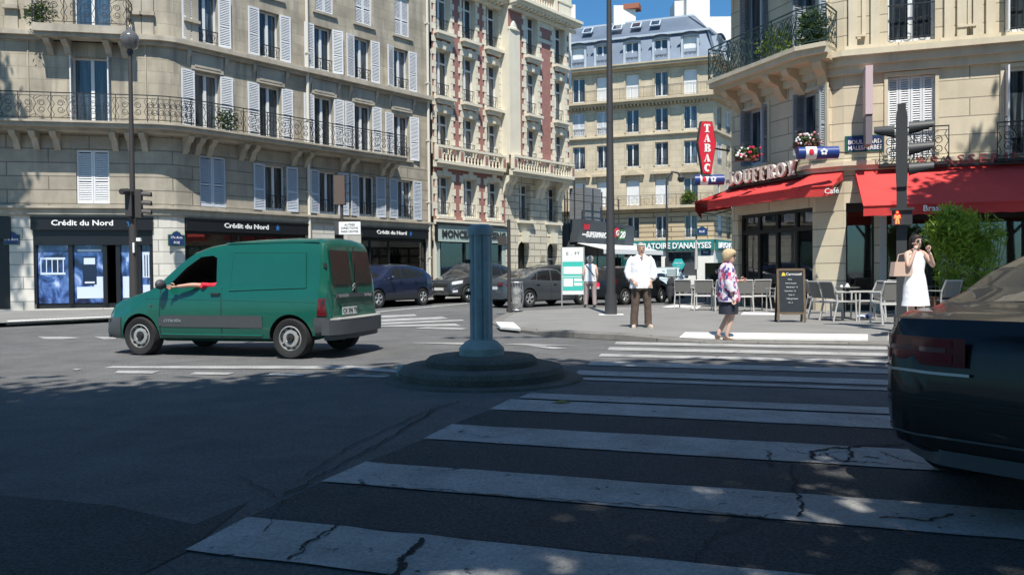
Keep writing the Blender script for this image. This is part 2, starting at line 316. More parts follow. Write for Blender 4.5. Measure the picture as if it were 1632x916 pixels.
# ---------------------------------------------------------------- ground, pavements, markings
def groundmat():
    m=bpy.data.materials.new('asphalt'); m.use_nodes=True; N=m.node_tree.nodes; L=m.node_tree.links; p=N['Principled BSDF']; p.inputs['Roughness'].default_value=.85; p.inputs['Specular IOR Level'].default_value=.35
    g=N.new('ShaderNodeNewGeometry').outputs['Position']
    def noise(sc,d,r=.6,dist=0):
        n=N.new('ShaderNodeTexNoise'); n.inputs['Scale'].default_value=sc; n.inputs['Detail'].default_value=d; n.inputs['Roughness'].default_value=r; n.inputs['Distortion'].default_value=dist; L.new(g,n.inputs[0]); return n.outputs[0]
    def mr(v,a,b,c,d):
        r=N.new('ShaderNodeMapRange'); [setattr(r.inputs[i],'default_value',x) for i,x in zip((1,2,3,4),(a,b,c,d))]; L.new(v,r.inputs[0]); return r.outputs[0]
    def mul(a,b):
        r=N.new('ShaderNodeMath'); r.operation='MULTIPLY'; L.new(a,r.inputs[0]); L.new(b,r.inputs[1]); return r.outputs[0]
    f=mul(mul(mr(noise(.25,4),.3,.7,.8,1.15),mr(noise(1.6,6,.75,.4),.3,.7,.74,1.2)),mr(noise(70,3,.8),.3,.7,.5,1.5))
    f=mul(mul(f,mr(noise(320,2,.8),.3,.7,.8,1.2)),mr(noise(34,4,.85),.38,.64,.68,1.32))
    cc=N.new('ShaderNodeCombineColor')
    for i,k in enumerate((.128,.127,.126)):
        q=N.new('ShaderNodeMath'); q.operation='MULTIPLY'; q.inputs[1].default_value=k; L.new(f,q.inputs[0]); L.new(q.outputs[0],cc.inputs[i])
    L.new(cc.outputs[0],p.inputs['Base Color']); b=N.new('ShaderNodeBump'); b.inputs['Strength'].default_value=.8; b.inputs['Distance'].default_value=.008; L.new(noise(110,3,.8),b.inputs['Height']); L.new(b.outputs[0],p.inputs['Normal']); MT['asphalt']=m
groundmat()
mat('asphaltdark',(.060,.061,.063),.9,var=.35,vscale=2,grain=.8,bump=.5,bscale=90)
mat('asphaltpatch',(.088,.088,.09),.9,var=.25,vscale=2,grain=.3,bump=.3,bscale=90)
mat('sidewalk',(.23,.225,.215),.9,var=.28,vscale=.9,grain=.16,bump=.2,bscale=60)
mat('kerb',(.20,.19,.175),.85,var=.35,vscale=4,grain=.15,brick=(1.0,.5,.012,.45))
mat('crack',(.02,.02,.021),.95); mat('tactile',(.72,.71,.68),.7,var=.15,vscale=4); mat('whitepatch',(.72,.71,.69),.6)
def paint():
    m=mat('paint',(.41,.41,.40),.7,var=.5,vscale=2.5,grain=.3)
    N=m.node_tree.nodes; L=m.node_tree.links; o=N['Material Output']; p=N['Principled BSDF']
    g=N.new('ShaderNodeNewGeometry').outputs['Position']; n=N.new('ShaderNodeTexNoise'); n.inputs['Scale'].default_value=9; n.inputs['Detail'].default_value=9; n.inputs['Roughness'].default_value=.75; L.new(g,n.inputs[0])
    r=N.new('ShaderNodeMapRange'); r.inputs[1].default_value=.335; r.inputs[2].default_value=.40; L.new(n.outputs[0],r.inputs[0])
    t=N.new('ShaderNodeBsdfTransparent'); ms=N.new('ShaderNodeMixShader'); L.new(r.outputs[0],ms.inputs[0]); L.new(t.outputs[0],ms.inputs[1]); L.new(p.outputs[0],ms.inputs[2]); L.new(ms.outputs[0],o.inputs[0])
paint()
mb=MB(); mb.sheet([(-900,-400),(900,-400),(900,1400),(-900,1400)],0); obj('ground',mb,'asphalt',kind='structure')
def pxs(l,z=0): return [G(x,y,z) for x,y in l]
# fresh dark patch lower left, paler patch round the island
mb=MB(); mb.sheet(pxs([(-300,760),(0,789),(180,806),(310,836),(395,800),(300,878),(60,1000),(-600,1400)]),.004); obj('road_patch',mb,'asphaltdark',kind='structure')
mb=MB()
for l in ([(650,785),(1700,880),(1700,838),(720,718),(663,700)],[(780,657),(1700,740),(1700,690),(1240,660),(1100,640),(830,640)]): pass
P0=G(295,878); dS=Vector((math.sin(rad(108)),math.cos(rad(108)))); dN=Vector((-dS.y,dS.x))
LE=[((395,825),(295,878)),((583,737),(513,768)),((720,677),(675,700)),((813,637),(780,652.8)),((845,627),(826,635)),((912.9,601.8),(910,605.5)),((922,590.8),(915,598)),((942,576),(936,582.5)),((958.8,564.1),(953.7,568.2)),((971.7,553.6),(967.6,558.2)),((982,544.8),(979.4,549))]
def quadS(a,b,L=14,j=0):
    A=Vector(a);B=Vector(b); w=(A-B); wn=w.dot(dN); 
    return [B,B+dS*L,B+dS*L+dN*wn,A]
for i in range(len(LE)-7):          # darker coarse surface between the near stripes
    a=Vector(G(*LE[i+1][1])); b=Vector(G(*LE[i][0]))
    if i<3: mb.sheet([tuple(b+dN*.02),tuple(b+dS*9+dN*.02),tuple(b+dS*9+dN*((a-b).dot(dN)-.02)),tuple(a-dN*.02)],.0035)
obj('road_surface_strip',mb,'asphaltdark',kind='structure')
mb=MB()
_r=random.Random(77)
for a,b in LE:
    q=quadS(G(*a),G(*b)); n_=70; lo=[q[0].lerp(q[1],k/n_)+dN*_r.gauss(0,.006) for k in range(n_+1)]; hi=[q[3].lerp(q[2],k/n_)+dN*_r.gauss(0,.006) for k in range(n_+1)]
    for k in range(n_): mb.quad((*lo[k],.009),(*lo[k+1],.009),(*hi[k+1],.009),(*hi[k],.009))
b0=Vector(G(295,878))-dN*.75-Vector((.3,0)); mb.sheet([tuple(b0-dN*.5),tuple(b0-dN*.5+dS*14),tuple(b0+dS*14),tuple(b0+dN*0)],.009)
obj('zebra_crossing',mb,'paint',kind='structure')
mb=MB()
for q in ([(560,583.5),(180,584),(165,587),(560,588.5),(655,597),(655,592)],[(188,591),(183,595),(243,596),(254,592)],[(312,593.5),(302,597),(362,598),(374,594.5)],[(430,596),(424,599),(480,600),(490,597)],[(556,598),(550,601),(612,602),(626,599)],[(60,536.5),(70,540.5),(100,541),(130,538.5),(100,537)],[(150,537),(165,541),(185,540.5),(185,537)],[(650,546.5),(740,549.5),(740,546.5)],[(800,549),(850,551),(925,551.5),(830,548)],[(840,551.5),(880,556.5),(906,556),(868,552)],[(115,588.5),(122,590.5),(132,588)]):
    mb.sheet(pxs(q),.009)
for q in ([(608,503),(660,501),(665,503.5),(608,507)],[(608,509),(705,505),(715,508),(608,513)],[(608,514.5),(735,509.5),(742,511.5),(608,517.5)],[(608,519),(725,516),(735,519.5),(608,521)],[(660,523.5),(735,525.5),(745,523.5),(680,521.5)],[(600,496.5),(745,482.8),(745,484),(600,498)]): mb.sheet(pxs(q),.009)
obj('road_marking',mb,'paint',kind='structure')
# cracks
mb=MB()
def crack(pts,w,seed=1,z=.013,sub=5):
    rnd=random.Random(seed); P=[Vector(G(*p)) for p in pts]; out=[]
    for i in range(len(P)-1):
        for k in range(sub):
            q=P[i].lerp(P[i+1],k/sub); d=(P[i+1]-P[i]); n=Vector((-d.y,d.x)).normalized(); out.append(q+n*rnd.uniform(-.02,.02))
    out.append(P[-1])
    for i in range(len(out)-1):
        d=(out[i+1]-out[i]).normalized(); n=Vector((-d.y,d.x)); a=w*rnd.uniform(.35,1.3)/2; b=w*rnd.uniform(.35,1.3)/2
        mb.quad((*(out[i]-n*a),z),(*(out[i]+n*a),z),(*(out[i+1]+n*b),z),(*(out[i+1]-n*b),z))
crack([(465,895),(490,868),(520,850),(542,838)],.012,2); crack([(475,880),(500,862),(525,852)],.008,3)
crack([(620,930),(640,900),(655,880),(672,860)],.035,4); crack([(560,777),(700,783),(860,797),(1000,805),(1180,824),(1250,832)],.011,5,sub=9)
crack([(455,790),(520,755),(620,700),(700,650),(735,640)],.018,6,sub=9); crack([(470,770),(560,710),(650,670),(700,648)],.012,7,sub=8)
crack([(1225,722),(1228,740),(1232,745)],.015,8); crack([(1262,742),(1270,790),(1282,810),(1270,826)],.017,9)
crack([(1290,722),(1330,716),(1352,716),(1375,712),(1460,708)],.03,10); crack([(1352,718),(1358,730),(1346,738)],.025,11); crack([(1292,722),(1300,735)],.03,12); crack([(1375,730),(1400,732)],.02,13)
crack([(1310,722),(1335,735),(1370,738),(1420,742)],.012,21,sub=8); crack([(1250,718),(1300,728),(1340,722)],.008,22,sub=8); crack([(1400,722),(1440,735),(1500,745)],.01,23,sub=8)
crack([(1400,826),(1480,832),(1520,822)],.018,14); crack([(578,776),(576,766)],.01,15); crack([(1180,560),(1140,570)],.012,16)
crack([(1100,900),(1130,860),(1240,820)],.008,31,sub=8); crack([(730,690),(780,700),(860,685)],.007,32,sub=8); crack([(380,760),(450,800),(420,850)],.007,33,sub=8)
obj('road_crack',mb,'crack',kind='structure')
# pavements
bl=pxs([(784,516),(800,524),(850,533),(887,537),(940,540.5),(992,543),(1060,546),(1130,547.5),(1300,549),(1430,550.5)])
e=Vector(bl[-1]); bl.append(tuple(e+dS*9)); bl.append(tuple(e+dS*40))
far=pxs([(790,503),(815,495),(900,491),(975,488.5),(1060,485),(1110,481),(1150,477)],.12)
far=far[:1]+far[1:]; 
tipx=bl[0]
C0dir=Vector((math.sin(rad(16)),math.cos(rad(16))))
f2=[tuple(Vector(far[-1])+C0dir*60)]
def pavement(line,hs,rest,lip=1.2):      # line: kerb edge, the road on its right; hs: height of the kerb at each point
    L_=[];H_=[]
    for k in range(len(line)-1):
        a=Vector(line[k]);b=Vector(line[k+1]); n=max(1,min(12,int((b-a).length/.5)))
        for q in range(n): L_.append(tuple(a.lerp(b,q/n))); H_.append(hs[k]+(hs[k+1]-hs[k])*q/n)
    L_.append(tuple(line[-1])); H_.append(hs[-1])
    inn=offpoly(L_,-lip); i2=offpoly(L_,-.28)
    mb=MB(); n=len(L_)
    for k in range(n-1):
        h0=H_[k]+(.12-H_[k])*.28/lip; h1=H_[k+1]+(.12-H_[k+1])*.28/lip
        mb.quad((*i2[k],h0),(*inn[k],.12),(*inn[k+1],.12),(*i2[k+1],h1))
    mb.sheet(inn+rest,.12); obj('pavement',mb,'sidewalk',kind='structure')
    mb=MB()
    for k in range(n-1):
        h0=H_[k]+(.12-H_[k])*.28/lip+.004; h1=H_[k+1]+(.12-H_[k+1])*.28/lip+.004
        mb.quad((*L_[k],-.05),(*L_[k],H_[k]-.012),(*L_[k+1],H_[k+1]-.012),(*L_[k+1],-.05))
        c0=Vector(L_[k]).lerp(Vector(i2[k]),.06); c1=Vector(L_[k+1]).lerp(Vector(i2[k+1]),.06)
        mb.quad((*L_[k],H_[k]-.012),(*c0,H_[k]+.003),(*c1,H_[k+1]+.003),(*L_[k+1],H_[k+1]-.012))
        mb.quad((*c0,H_[k]+.003),(*i2[k],h0),(*i2[k+1],h1),(*c1,H_[k+1]+.003))
    obj('kerb',mb,'kerb',kind='structure')
line=far[::-1]+bl; hs=[.12]*(len(far)-1)+[.06]+[.035,.035,.07,.12,.12,.12,.08,.035,.035,.035,.12,.12]
assert len(hs)==len(line),(len(hs),len(line))
pavement(line,hs,[(60,5),(60,100)]+f2)
LK=[(-60,6),(-20,17.9),(-15.5,19.6),(-13.45,20.6),(-11.46,22.5),(-9.5,25.4),(-7.9,28.8),(4.8,44.0),(12,52.6),(40,86)]
pavement(LK[::-1],[.12,.12,.12,.12,.12,.035,.035,.035,.12,.12],[(-100,6),(-100,80),(10,110)])
mb=MB(); mb.slab([(-6,64),(0,66.5),(14,62),(16.5,61),(60,90),(-20,120)],-.05,.12); obj('pavement',mb,'sidewalk',kind='structure')
# tactile paving strips with their rows of studs, plain white patches by the terrace
def tact(pts,zz,nm='tactile_paving'):
    mb=MB(); P=[Vector((*G(x,y,z),z)) for (x,y),z in zip(pts,zz)]; up=Vector((0,0,.012))
    vs=[p-up*3 for p in P]+[p+up for p in P]; mb.add(vs,[(0,1,2,3),(7,6,5,4),(0,1,5,4),(1,2,6,5),(2,3,7,6),(3,0,4,7)])
    A,B,C_,D_=[p+up for p in P]; n=max(4,int((B-A).length/.09))
    for i in range(n):
        for j in range(4):
            t=(i+.5)/n; v=(j+.5)/4; q=A.lerp(B,t).lerp(D_.lerp(C_,t),v); mb.cyl(q.x,q.y,q.z-.002,q.z+.007,.02,6,.013)
    obj(nm,mb,'tactile',kind='structure')
tact([(1083,538),(1383,541),(1383,533.5),(1092,530)],[.075,.075,.118,.118])
tact([(797,521.5),(830,524.5),(818,514),(790,513.5)],[.09,.09,.13,.13])
tact([(10,515.5),(172,507.5),(178,504),(12,511.5)],[.075,.075,.125,.125])
mb=MB(); mb.sheet(pxs([(1054,489.5),(1110,493),(1118,488),(1075,486)],.12),.128); mb.sheet(pxs([(1180,502),(1245,502.5),(1248,499),(1185,497.5)],.12),.128); obj('white_patch',mb,'whitepatch',kind='structure')
# ---------------------------------------------------------------- facade helpers
def wall(mb,M,u0,u1,z0,z1,ops,reveal=.28,y=0,rm=0):
    us=sorted({u0,u1,*[o[0] for o in ops],*[o[1] for o in ops]}); zs=sorted({z0,z1,*[o[2] for o in ops],*[o[3] for o in ops]})
    X=mb.X; mb.X=M
    for i in range(len(us)-1):
        for j in range(len(zs)-1):
            cu=(us[i]+us[i+1])/2; cz=(zs[j]+zs[j+1])/2
            if cu<u0 or cu>u1 or cz<z0 or cz>z1: continue
            if any(o[0]<cu<o[1] and o[2]<cz<o[3] for o in ops): continue
            mb.quad((us[i],y,zs[j]),(us[i+1],y,zs[j]),(us[i+1],y,zs[j+1]),(us[i],y,zs[j+1]))
    mb.m=rm
    for a,b,c,d in [o[:4] for o in ops]:
        r=y+reveal
        mb.quad((a,y,c),(a,y,d),(a,r,d),(a,r,c)); mb.quad((b,y,c),(b,r,c),(b,r,d),(b,y,d)); mb.quad((a,y,d),(b,y,d),(b,r,d),(a,r,d)); mb.quad((a,y,c),(a,r,c),(b,r,c),(b,y,c))
    mb.m=0; mb.X=X
def rail_panel(mb,L,h,orn=1,t=.012):
    mb.box(0,L,-.018,.018,h-.03,h); mb.box(0,L,-.012,.012,.07,.09)
    mb.box(0,L,-.01,.01,h-.13,h-.115)
    n=max(1,round(L/1.0)); w=L/n
    for i in range(n+1): mb.box(i*w-.011,i*w+.011,-.011,.011,0,h)
    for i in range(n):
        x=i*w
        if orn==0:
            for k in range(1,int(w/.11)): mb.box(x+k*.11-.006,x+k*.11+.006,-.006,.006,.09,h-.03)
            continue
        r=min(.12,h*.13)
        for fx in (.3,.7):
            for fz in (.35,.65):
                cx=x+w*fx; cz=.09+(h-.2)*fz; sgn=1 if fx<.5 else -1
                pts=[(cx+sgn*r*(1-.045*k)*math.cos(k*PI/5+ (0 if fz>.5 else 0)),0,cz+(1 if fz>.5 else -1)*r*(1-.045*k)*math.sin(k*PI/5)) for k in range(15)]
                mb.tube(pts,t,4,False)
        for fx in (.06,.94,.5):
            cx=x+w*fx; mb.tube([(cx+(.045*math.sin(k*PI/2)),0,.1+(h-.24)*k/8) for k in range(9)],t*.9,4,False)
        mb.tube([(x+w*.3,0,.09),(x+w*.5,0,.2),(x+w*.7,0,.09)],t*.8,4,False); mb.tube([(x+w*.3,0,h-.13),(x+w*.5,0,h-.25),(x+w*.7,0,h-.13)],t*.8,4,False)
def rail_simple(mb,L,h):
    mb.box(0,L,-.015,.015,h-.03,h); mb.box(0,L,-.01,.01,.05,.065)
    n=max(3,int(L/.14))
    for k in range(n+1): mb.box(k*L/n-.007,k*L/n+.007,-.007,.007,0,h)
    for k in range(max(1,int(L/.34))):
        w=L/max(1,int(L/.34)); mb.tube([(k*w+w/2+.1*math.cos(q*PI/5),-.012,h*.5+.1*math.sin(q*PI/5)) for q in range(11)],.009,4,False)
CACHE={}
_rs=random.Random(9)
def _ang(): return .05 if _rs.random()<.7 else _rs.uniform(.1,.35)
def shutter_mesh(w,h,nm='shutter',m='shutter'):
    k=('sh',round(w,2),round(h,2),m)
    if k in CACHE: return CACHE[k]
    mb=MB(); f=.055
    mb.box(-w/2,-w/2+f,-.02,.02,0,h); mb.box(w/2-f,w/2,-.02,.02,0,h)
    for z in (0,h*.42,h-.07): mb.box(-w/2+f,w/2-f,-.018,.018,z,z+.07)
    z=.07; st=.062
    while z<h-.1:
        if not (h*.42-.05<z<h*.42+.06):
            mb.add([(-w/2+f,-.02,z),(w/2-f,-.02,z),(w/2-f,.014,z+.052),(-w/2+f,.014,z+.052),(-w/2+f,-.012,z-.004),(w/2-f,-.012,z-.004),(w/2-f,.02,z+.046),(-w/2+f,.02,z+.046)],[(0,1,2,3),(7,6,5,4),(0,4,5,1),(3,2,6,7)])
        z+=st
    CACHE[k]=tomesh('shutter',mb,[m]); return CACHE[k]
def win_proto(w,h,sh=None,rail=0,pane='pane',shm='shutter',sw=None,frame='frameW',shade=None,nm='window',sill=0,railm='iron',transom=.0):
    """returns dict describing window built at origin: bottom centre, outside is -y, glass plane y=.2"""
    return dict(w=w,h=h,sh=sh,rail=rail,pane=pane,shm=shm,sw=sw,frame=frame,sill=sill,railm=railm,transom=transom)
def add_window(bld,Mw,p):
    w,h=p['w'],p['h']; k=('win',w,h,p['frame'],p['transom'])
    if k not in CACHE:
        mb=MB(); f=.06
        mb.box(-w/2,-w/2+f,.14,.20,0,h); mb.box(w/2-f,w/2,.14,.20,0,h); mb.box(-w/2+f,w/2-f,.14,.20,h-f,h); mb.box(-w/2+f,w/2-f,.14,.20,0,.12); mb.box(-.055,.055,.13,.195,.12,h-f)
        if p['transom']: mb.box(-w/2+f,-.055,.142,.197,h*p['transom'],h*p['transom']+.08); mb.box(.055,w/2-f,.142,.197,h*p['transom'],h*p['transom']+.08)
        CACHE[k]=tomesh('window',mb,[p['frame']])
    o=obj('window',CACHE[k],None,bld,Mw)
    k=('pane',w,h,p['pane'])
    if k not in CACHE:
        mb=MB(); mb.box(-w/2+.02,w/2-.02,.185,.192,.02,h-.02); CACHE[k]=tomesh('pane',mb,[p['pane']])
    obj('pane',CACHE[k],None,o)
    sw=p['sw'] or w/2
    if p['sh']=='open':
        for sg in (-1,1):
            obj('shutter',shutter_mesh(sw,h,m=p['shm']),None,o,T(sg*(w/2+.01),-.075,0)@RZ(sg*-_ang())@T(sg*sw/2,0,0))
    if p['sh']=='fold':
        for sg in (-1,1): obj('shutter',shutter_mesh(sw,h,m=p['shm']),None,o,T(sg*(w/2-.03),.06-sw*.3,0)@RZ(PI/2))
    if p['sh']=='closed':
        for sg in (-1,1): obj('shutter',shutter_mesh(w/2-.01,h-.02,m=p['shm']),None,o,T(sg*w/4,.02,.01))
    if p['sh']=='closed4':
        for q in (-1.5,-.5,.5,1.5): obj('shutter',shutter_mesh(w/4-.01,h-.02,m=p['shm']),None,o,T(q*w/4,.06,.01))
    if p['sh']=='blind':
        k=('blind',w,h)
        if k not in CACHE:
            mb=MB()
            n=int(h/.08)
            for q in range(n): mb.box(-w/2+.03,w/2-.03,.10-.004*(q%2),.118,.04+q*(h-.06)/n,.04+(q+1)*(h-.06)/n-.012)
            mb.box(-w/2+.03,w/2-.03,.112,.12,.03,h-.02)
            CACHE[k]=tomesh('blind',mb,['white'])
        obj('roller_blind',CACHE[k],None,o)
    if p['rail']:
        k=('rail',w,p['rail'],p['railm'])
        if k not in CACHE:
            mb=MB(); rail_simple(mb,w,p['rail']); CACHE[k]=tomesh('railing',mb,[p['railm']])
        obj('railing',CACHE[k],None,o,T(-w/2,-.05,.06))
    if p['sill']:
        k=('sill',w,p['sill'])
        if k not in CACHE:
            mb=MB(); mb.box(-w/2-.15,w/2+.15,-.14,-.002,-.10,0); CACHE[k]=tomesh('sill',mb,[p['sill']])
        obj('sill',CACHE[k],None,o)
    return o
def bracket_mesh(mb,u,z,w=.18,d=.6,h=.5,x0=0):     # scrolled console under a balcony; in facade coords
    pr=[(0,z),(-d,z),(-d,z-.1*h),(-d*.85,z-.3*h),(-d*.45,z-.45*h),(-d*.25,z-.8*h),(-.02,z-h)]
    n=len(pr); vs=[(u-w/2,a,b) for a,b in pr]+[(u+w/2,a,b) for a,b in pr]
    mb.add(vs,[tuple(range(n)),tuple(range(n,2*n))[::-1]]+[(i,(i+1)%n,(i+1)%n+n,i+n) for i in range(n)])
def brk(par,fc,u,z,w=.2,d=.55,h=.6,m='stoneLplain',out=0,nm='bracket'):
    k=('brk',w,d,h,m)
    if k not in CACHE: mb=MB(); bracket_mesh(mb,0,0,w,d,h); CACHE[k]=tomesh(nm,mb,[m])
    obj(nm,CACHE[k],None,par,T(-par.location.x,-par.location.y,0)@fc.M@T(u,-out,z))
def fbox(par,nm,fc,m,*b,smooth=None):
    if nm in ('window_surround','pilaster','shop_frame','window_bar','panel_sill') and len(b)>1: return [fbox(par,nm,fc,m,q) for q in b]
    mb=MB(); mb.X=fc.M
    for q in b: mb.box(*q)
    mb.X=None; return obj(nm,mb,m,par,world=True)
def rail_path(mb,pts,z,h,orn=1):
    for a,b in zip(pts[:-1],pts[1:]):
        a=Vector(a);b=Vector(b); d=b-a; L=d.length
        if L<.05: continue
        X=mb.X; mb.X=T(a.x,a.y,z)@RZ(math.atan2(d.y,d.x)); rail_panel(mb,L,h,orn); mb.X=X
# ---------------------------------------------------------------- BUILDING 1: bank corner building on the left
A=Fac((-16.4,26.8),79); B=Fac((-11.7,28.0),40)
bl1=thing('corner_building','grey beige stone corner building with white shutters and long iron balcony','building',(-12.2,27.6,0))
Aend=3.95; 
pa=Vector(A.P(Aend)[:2]); pb=Vector(B.P(-.02)[:2])
# intersection of both planes rounds the corner
det=A.d[0]*(-B.d[1])+A.d[1]*B.d[0]; t_=((B.o[0]-A.o[0])*(-B.d[1])+(B.o[1]-A.o[1])*B.d[0])/det
pi=Vector(A.P(t_)[:2])
arc=[tuple(pa*(1-t)**2+pi*2*t*(1-t)+pb*t*t) for t in (0,.25,.5,.75,1)]
uA0=-7
MAf,MBf=A.M,B.M
ub=lambda px,py=350: B.uv(px,py)[0]
ua=lambda px,py=350: A.uv(px,py)[0]
# windows: (facade, u centre, z bottom, w, h, proto args)
Wn=[]
cA=1.98
Wn+=[('A',cA,3.77,1.06,1.86,dict(sh='closed')),('A',cA,6.5,1.25,2.3,dict(sh='fold',sw=.4,transom=0)),('A',cA+.06,9.72,1.2,2.3,dict(sh=None,pane='paneblue'))]
cB=[1.0,3.62,6.15,8.22,10.45]
for i,c in enumerate(cB):
    if i==0: Wn.append(('B',1.18,3.77,1.05,1.86,dict(sh='closed',shm='shutterblue')))
    else: Wn.append(('B',c+.18,3.77,.95,1.78,dict(sh='open',rail=.55,sw=.5,shm='shutterblue',sill='stoneLplain')))
    Wn.append(('B',c,6.5,.98,2.12 if i<4 else 2.0,dict(sh='open',sw=.5,rail=(.5 if i==4 else 0),sill='stoneLplain')))
    Wn.append(('B',c,9.68,.9,1.82,dict(sh='open',rail=.45,sw=.48,sill='stoneLplain')))
    Wn.append(('B',c+.1,12.1,.9,1.75,dict(sh='closed',sill='stoneLplain')))
opsA=[(c-w/2,c+w/2,z,z+h) for f,c,z,w,h,_ in Wn if f=='A']; opsB=[(c-w/2,c+w/2,z,z+h) for f,c,z,w,h,_ in Wn if f=='B']
mb=MB(); wall(mb,MAf,uA0,Aend,6.2,16,[o for o in opsA if o[2]>6]); wall(mb,MBf,-.02,12.25,6.2,16,[o for o in opsB if o[2]>6])
for a,b in zip(arc[:-1],arc[1:]): mb.quad((*a,6.2),(*b,6.2),(*b,16),(*a,16))
obj('wall',mb,'stoneL',bl1,world=True,rec=False)
mb=MB(); wall(mb,MAf,uA0,Aend,3.42,6.2,[o for o in opsA if o[2]<6]); wall(mb,MBf,-.02,12.25,3.42,6.2,[o for o in opsB if o[2]<6])
for a,b in zip(arc[:-1],arc[1:]): mb.quad((*a,3.42),(*b,3.42),(*b,6.2),(*a,6.2))
obj('wall',mb,'stoneLrust',bl1,world=True,rec=False)
# white street level piers and shop openings
shA=[(ua(52),ua(243),.16,3.32),(-4.6,ua(14),.16,3.32)]; shB=[(ub(294),ub(490),.16,3.32),(ub(533),ub(549),.16,3.32),(ub(575),ub(682),.16,3.32)]
mb=MB(); wall(mb,MAf,uA0,Aend,0,3.42,shA,.35); wall(mb,MBf,-.02,12.25,0,3.42,shB,.35)
for a,b in zip(arc[:-1],arc[1:]): mb.quad((*a,0),(*b,0),(*b,3.42),(*a,3.42))
obj('wall',mb,'pierwhite',bl1,world=True,rec=False)
# return wall and back so that it is a solid block
mb=MB(); q=[B.P(12.25)[:2],B.P(12.25,-10)[:2],(-26,44),A.P(uA0)[:2]]
for a,b in zip(q[:-1],q[1:]): mb.quad((*a,0),(*b,0),(*b,16),(*a,16))
mb.add([(*A.P(uA0)[:2],16),(*arc[0],16),(*arc[2],16),(*arc[-1],16),(*q[0],16),(*q[1],16),(*q[2],16)],[(0,1,2,3,4,5,6)])
obj('roof',mb,'stoneLplain',bl1,world=True)
full=[A.P(uA0)[:2]]+arc+[B.P(12.25)[:2]]
mb=MB()
mb.band(full,.0,.10,3.40,3.60); mb.band(full,.0,.20,3.60,3.68); mb.band(full,0,.06,3.34,3.40)     # string course over the shops
obj('ledge',mb,'stoneLplain',bl1,world=True)
mb=MB(); mb.band(full,0,.14,9.30,9.42); mb.band(full,0,.30,9.42,9.56); mb.band(full,0,.22,9.56,9.62)
obj('cornice',mb,'stoneLplain',bl1,world=True)
bal=[A.P(uA0)[:2]]+arc+[B.P(10.0)[:2]]
mb=MB(); mb.band(bal,0,.82,6.28,6.46); mb.band(bal,0,.9,6.40,6.47); mb.band(bal,0,.55,6.18,6.28)
obj('balcony_slab',mb,'stoneLplain',bl1,world=True)
for _f,_us in ((A,(-5,-4.5,-3,-1.6,-.35,.25,.9,2.75,3.25,3.7)),(B,(.1,.55,1.0,2.3,2.75,4.6,5.2,7.0,7.5,9.2,9.7))):
    for _u in _us: brk(bl1,_f,_u,6.2,.2,.55,.62)
mb=MB(); rail_path(mb,offpoly(bal,.80),6.47,.93); obj('balcony_railing',mb,'iron',bl1,world=True)
# upper balcony on the corner front
b2=[A.P(.45)[:2],A.P(3.35)[:2]]
for u in (.75,1.3,2.6,3.1): brk(bl1,A,u,9.3,.2,.55,.5)
mb=MB(); mb.band(b2,0,.8,9.42,9.68); mb.band(b2,0,.7,9.30,9.42)
obj('balcony_slab',mb,'stoneLplain',bl1,world=True)
mb=MB(); o2=offpoly(b2,.76); rail_path(mb,[A.P(.47)[:2],o2[0],o2[1],A.P(3.33)[:2]],9.68,1.0); obj('balcony_railing',mb,'iron',bl1,world=True)
# pilaster blocks beside the corner windows, lintel panels
for u in (-.45,.15,3.45,3.85):
    fbox(bl1,'pilaster',A,'stoneLplain',(u-.19,u+.19,-.05,-.001,9.64,16)); fbox(bl1,'panel_sill',A,'stoneLplain',(u-.24,u+.24,-.18,-.051,10.30,10.42))
for u in (.02,3.75): fbox(bl1,'wall_joint',A,'stoneLplain',(u-.02,u+.02,-.03,-.001,6.5,9.3))
for c in (.25,.55): fbox(bl1,'pilaster',B,'stoneLplain',(c-.12,c+.12,-.05,-.001,9.64,16)); fbox(bl1,'panel_sill',B,'stoneLplain',(c-.145,c+.145,-.16,-.051,10.30,10.40))
for c in cB:
    fbox(bl1,'lintel_panel',B,'stoneLplain',(c-.62,c+.62,-.06,-.001,8.66,9.28)); fbox(bl1,'lintel_moulding',B,'stoneLplain',(c-.5,c+.5,-.075,-.061,8.76,9.18))
    for q in (-.72,.72): brk(bl1,B,c+q,9.3,.12,.16,.55)
for f,c,z,w_,h_,kw in Wn: add_window(bl1,T(-bl1.location.x,-bl1.location.y,0)@(MAf if f=='A' else MBf)@T(c,.06,z),win_proto(w_,h_,**kw))
# downpipes
for u,z0 in ((ub(491),0.2),(12.05,.2)):
    mb=MB(); mb.X=MBf; mb.tube([(u,-.09,z0),(u,-.09,16)],.065,8); 
    for z in (2,4.6,7.5,10.2,13): mb.box(u-.085,u+.085,-.16,0,z,z+.06)
    mb.X=None; obj('downpipe',mb,'pipe',bl1,world=True,smooth=40)
# shop fronts
def posters():  # blue posters; pale blotches paint the sunlit street's reflection into the pane colour
    m=bpy.data.materials.new('poster_reflection'); m.use_nodes=True; N=m.node_tree.nodes; L=m.node_tree.links; p=N['Principled BSDF']; p.inputs['Roughness'].default_value=.12; p.inputs['Coat Weight'].default_value=.6
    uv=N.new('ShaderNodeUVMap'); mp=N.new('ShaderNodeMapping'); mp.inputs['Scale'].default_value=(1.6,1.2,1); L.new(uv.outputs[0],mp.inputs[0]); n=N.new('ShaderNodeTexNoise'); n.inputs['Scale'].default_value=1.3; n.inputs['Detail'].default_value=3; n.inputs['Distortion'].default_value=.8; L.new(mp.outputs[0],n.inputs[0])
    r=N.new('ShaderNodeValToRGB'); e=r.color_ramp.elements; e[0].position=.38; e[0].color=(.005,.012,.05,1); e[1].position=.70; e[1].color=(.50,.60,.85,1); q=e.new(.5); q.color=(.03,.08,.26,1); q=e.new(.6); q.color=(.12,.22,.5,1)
    L.new(n.outputs[0],r.inputs[0]); L.new(r.outputs[0],p.inputs['Base Color']); MT['poster']=m
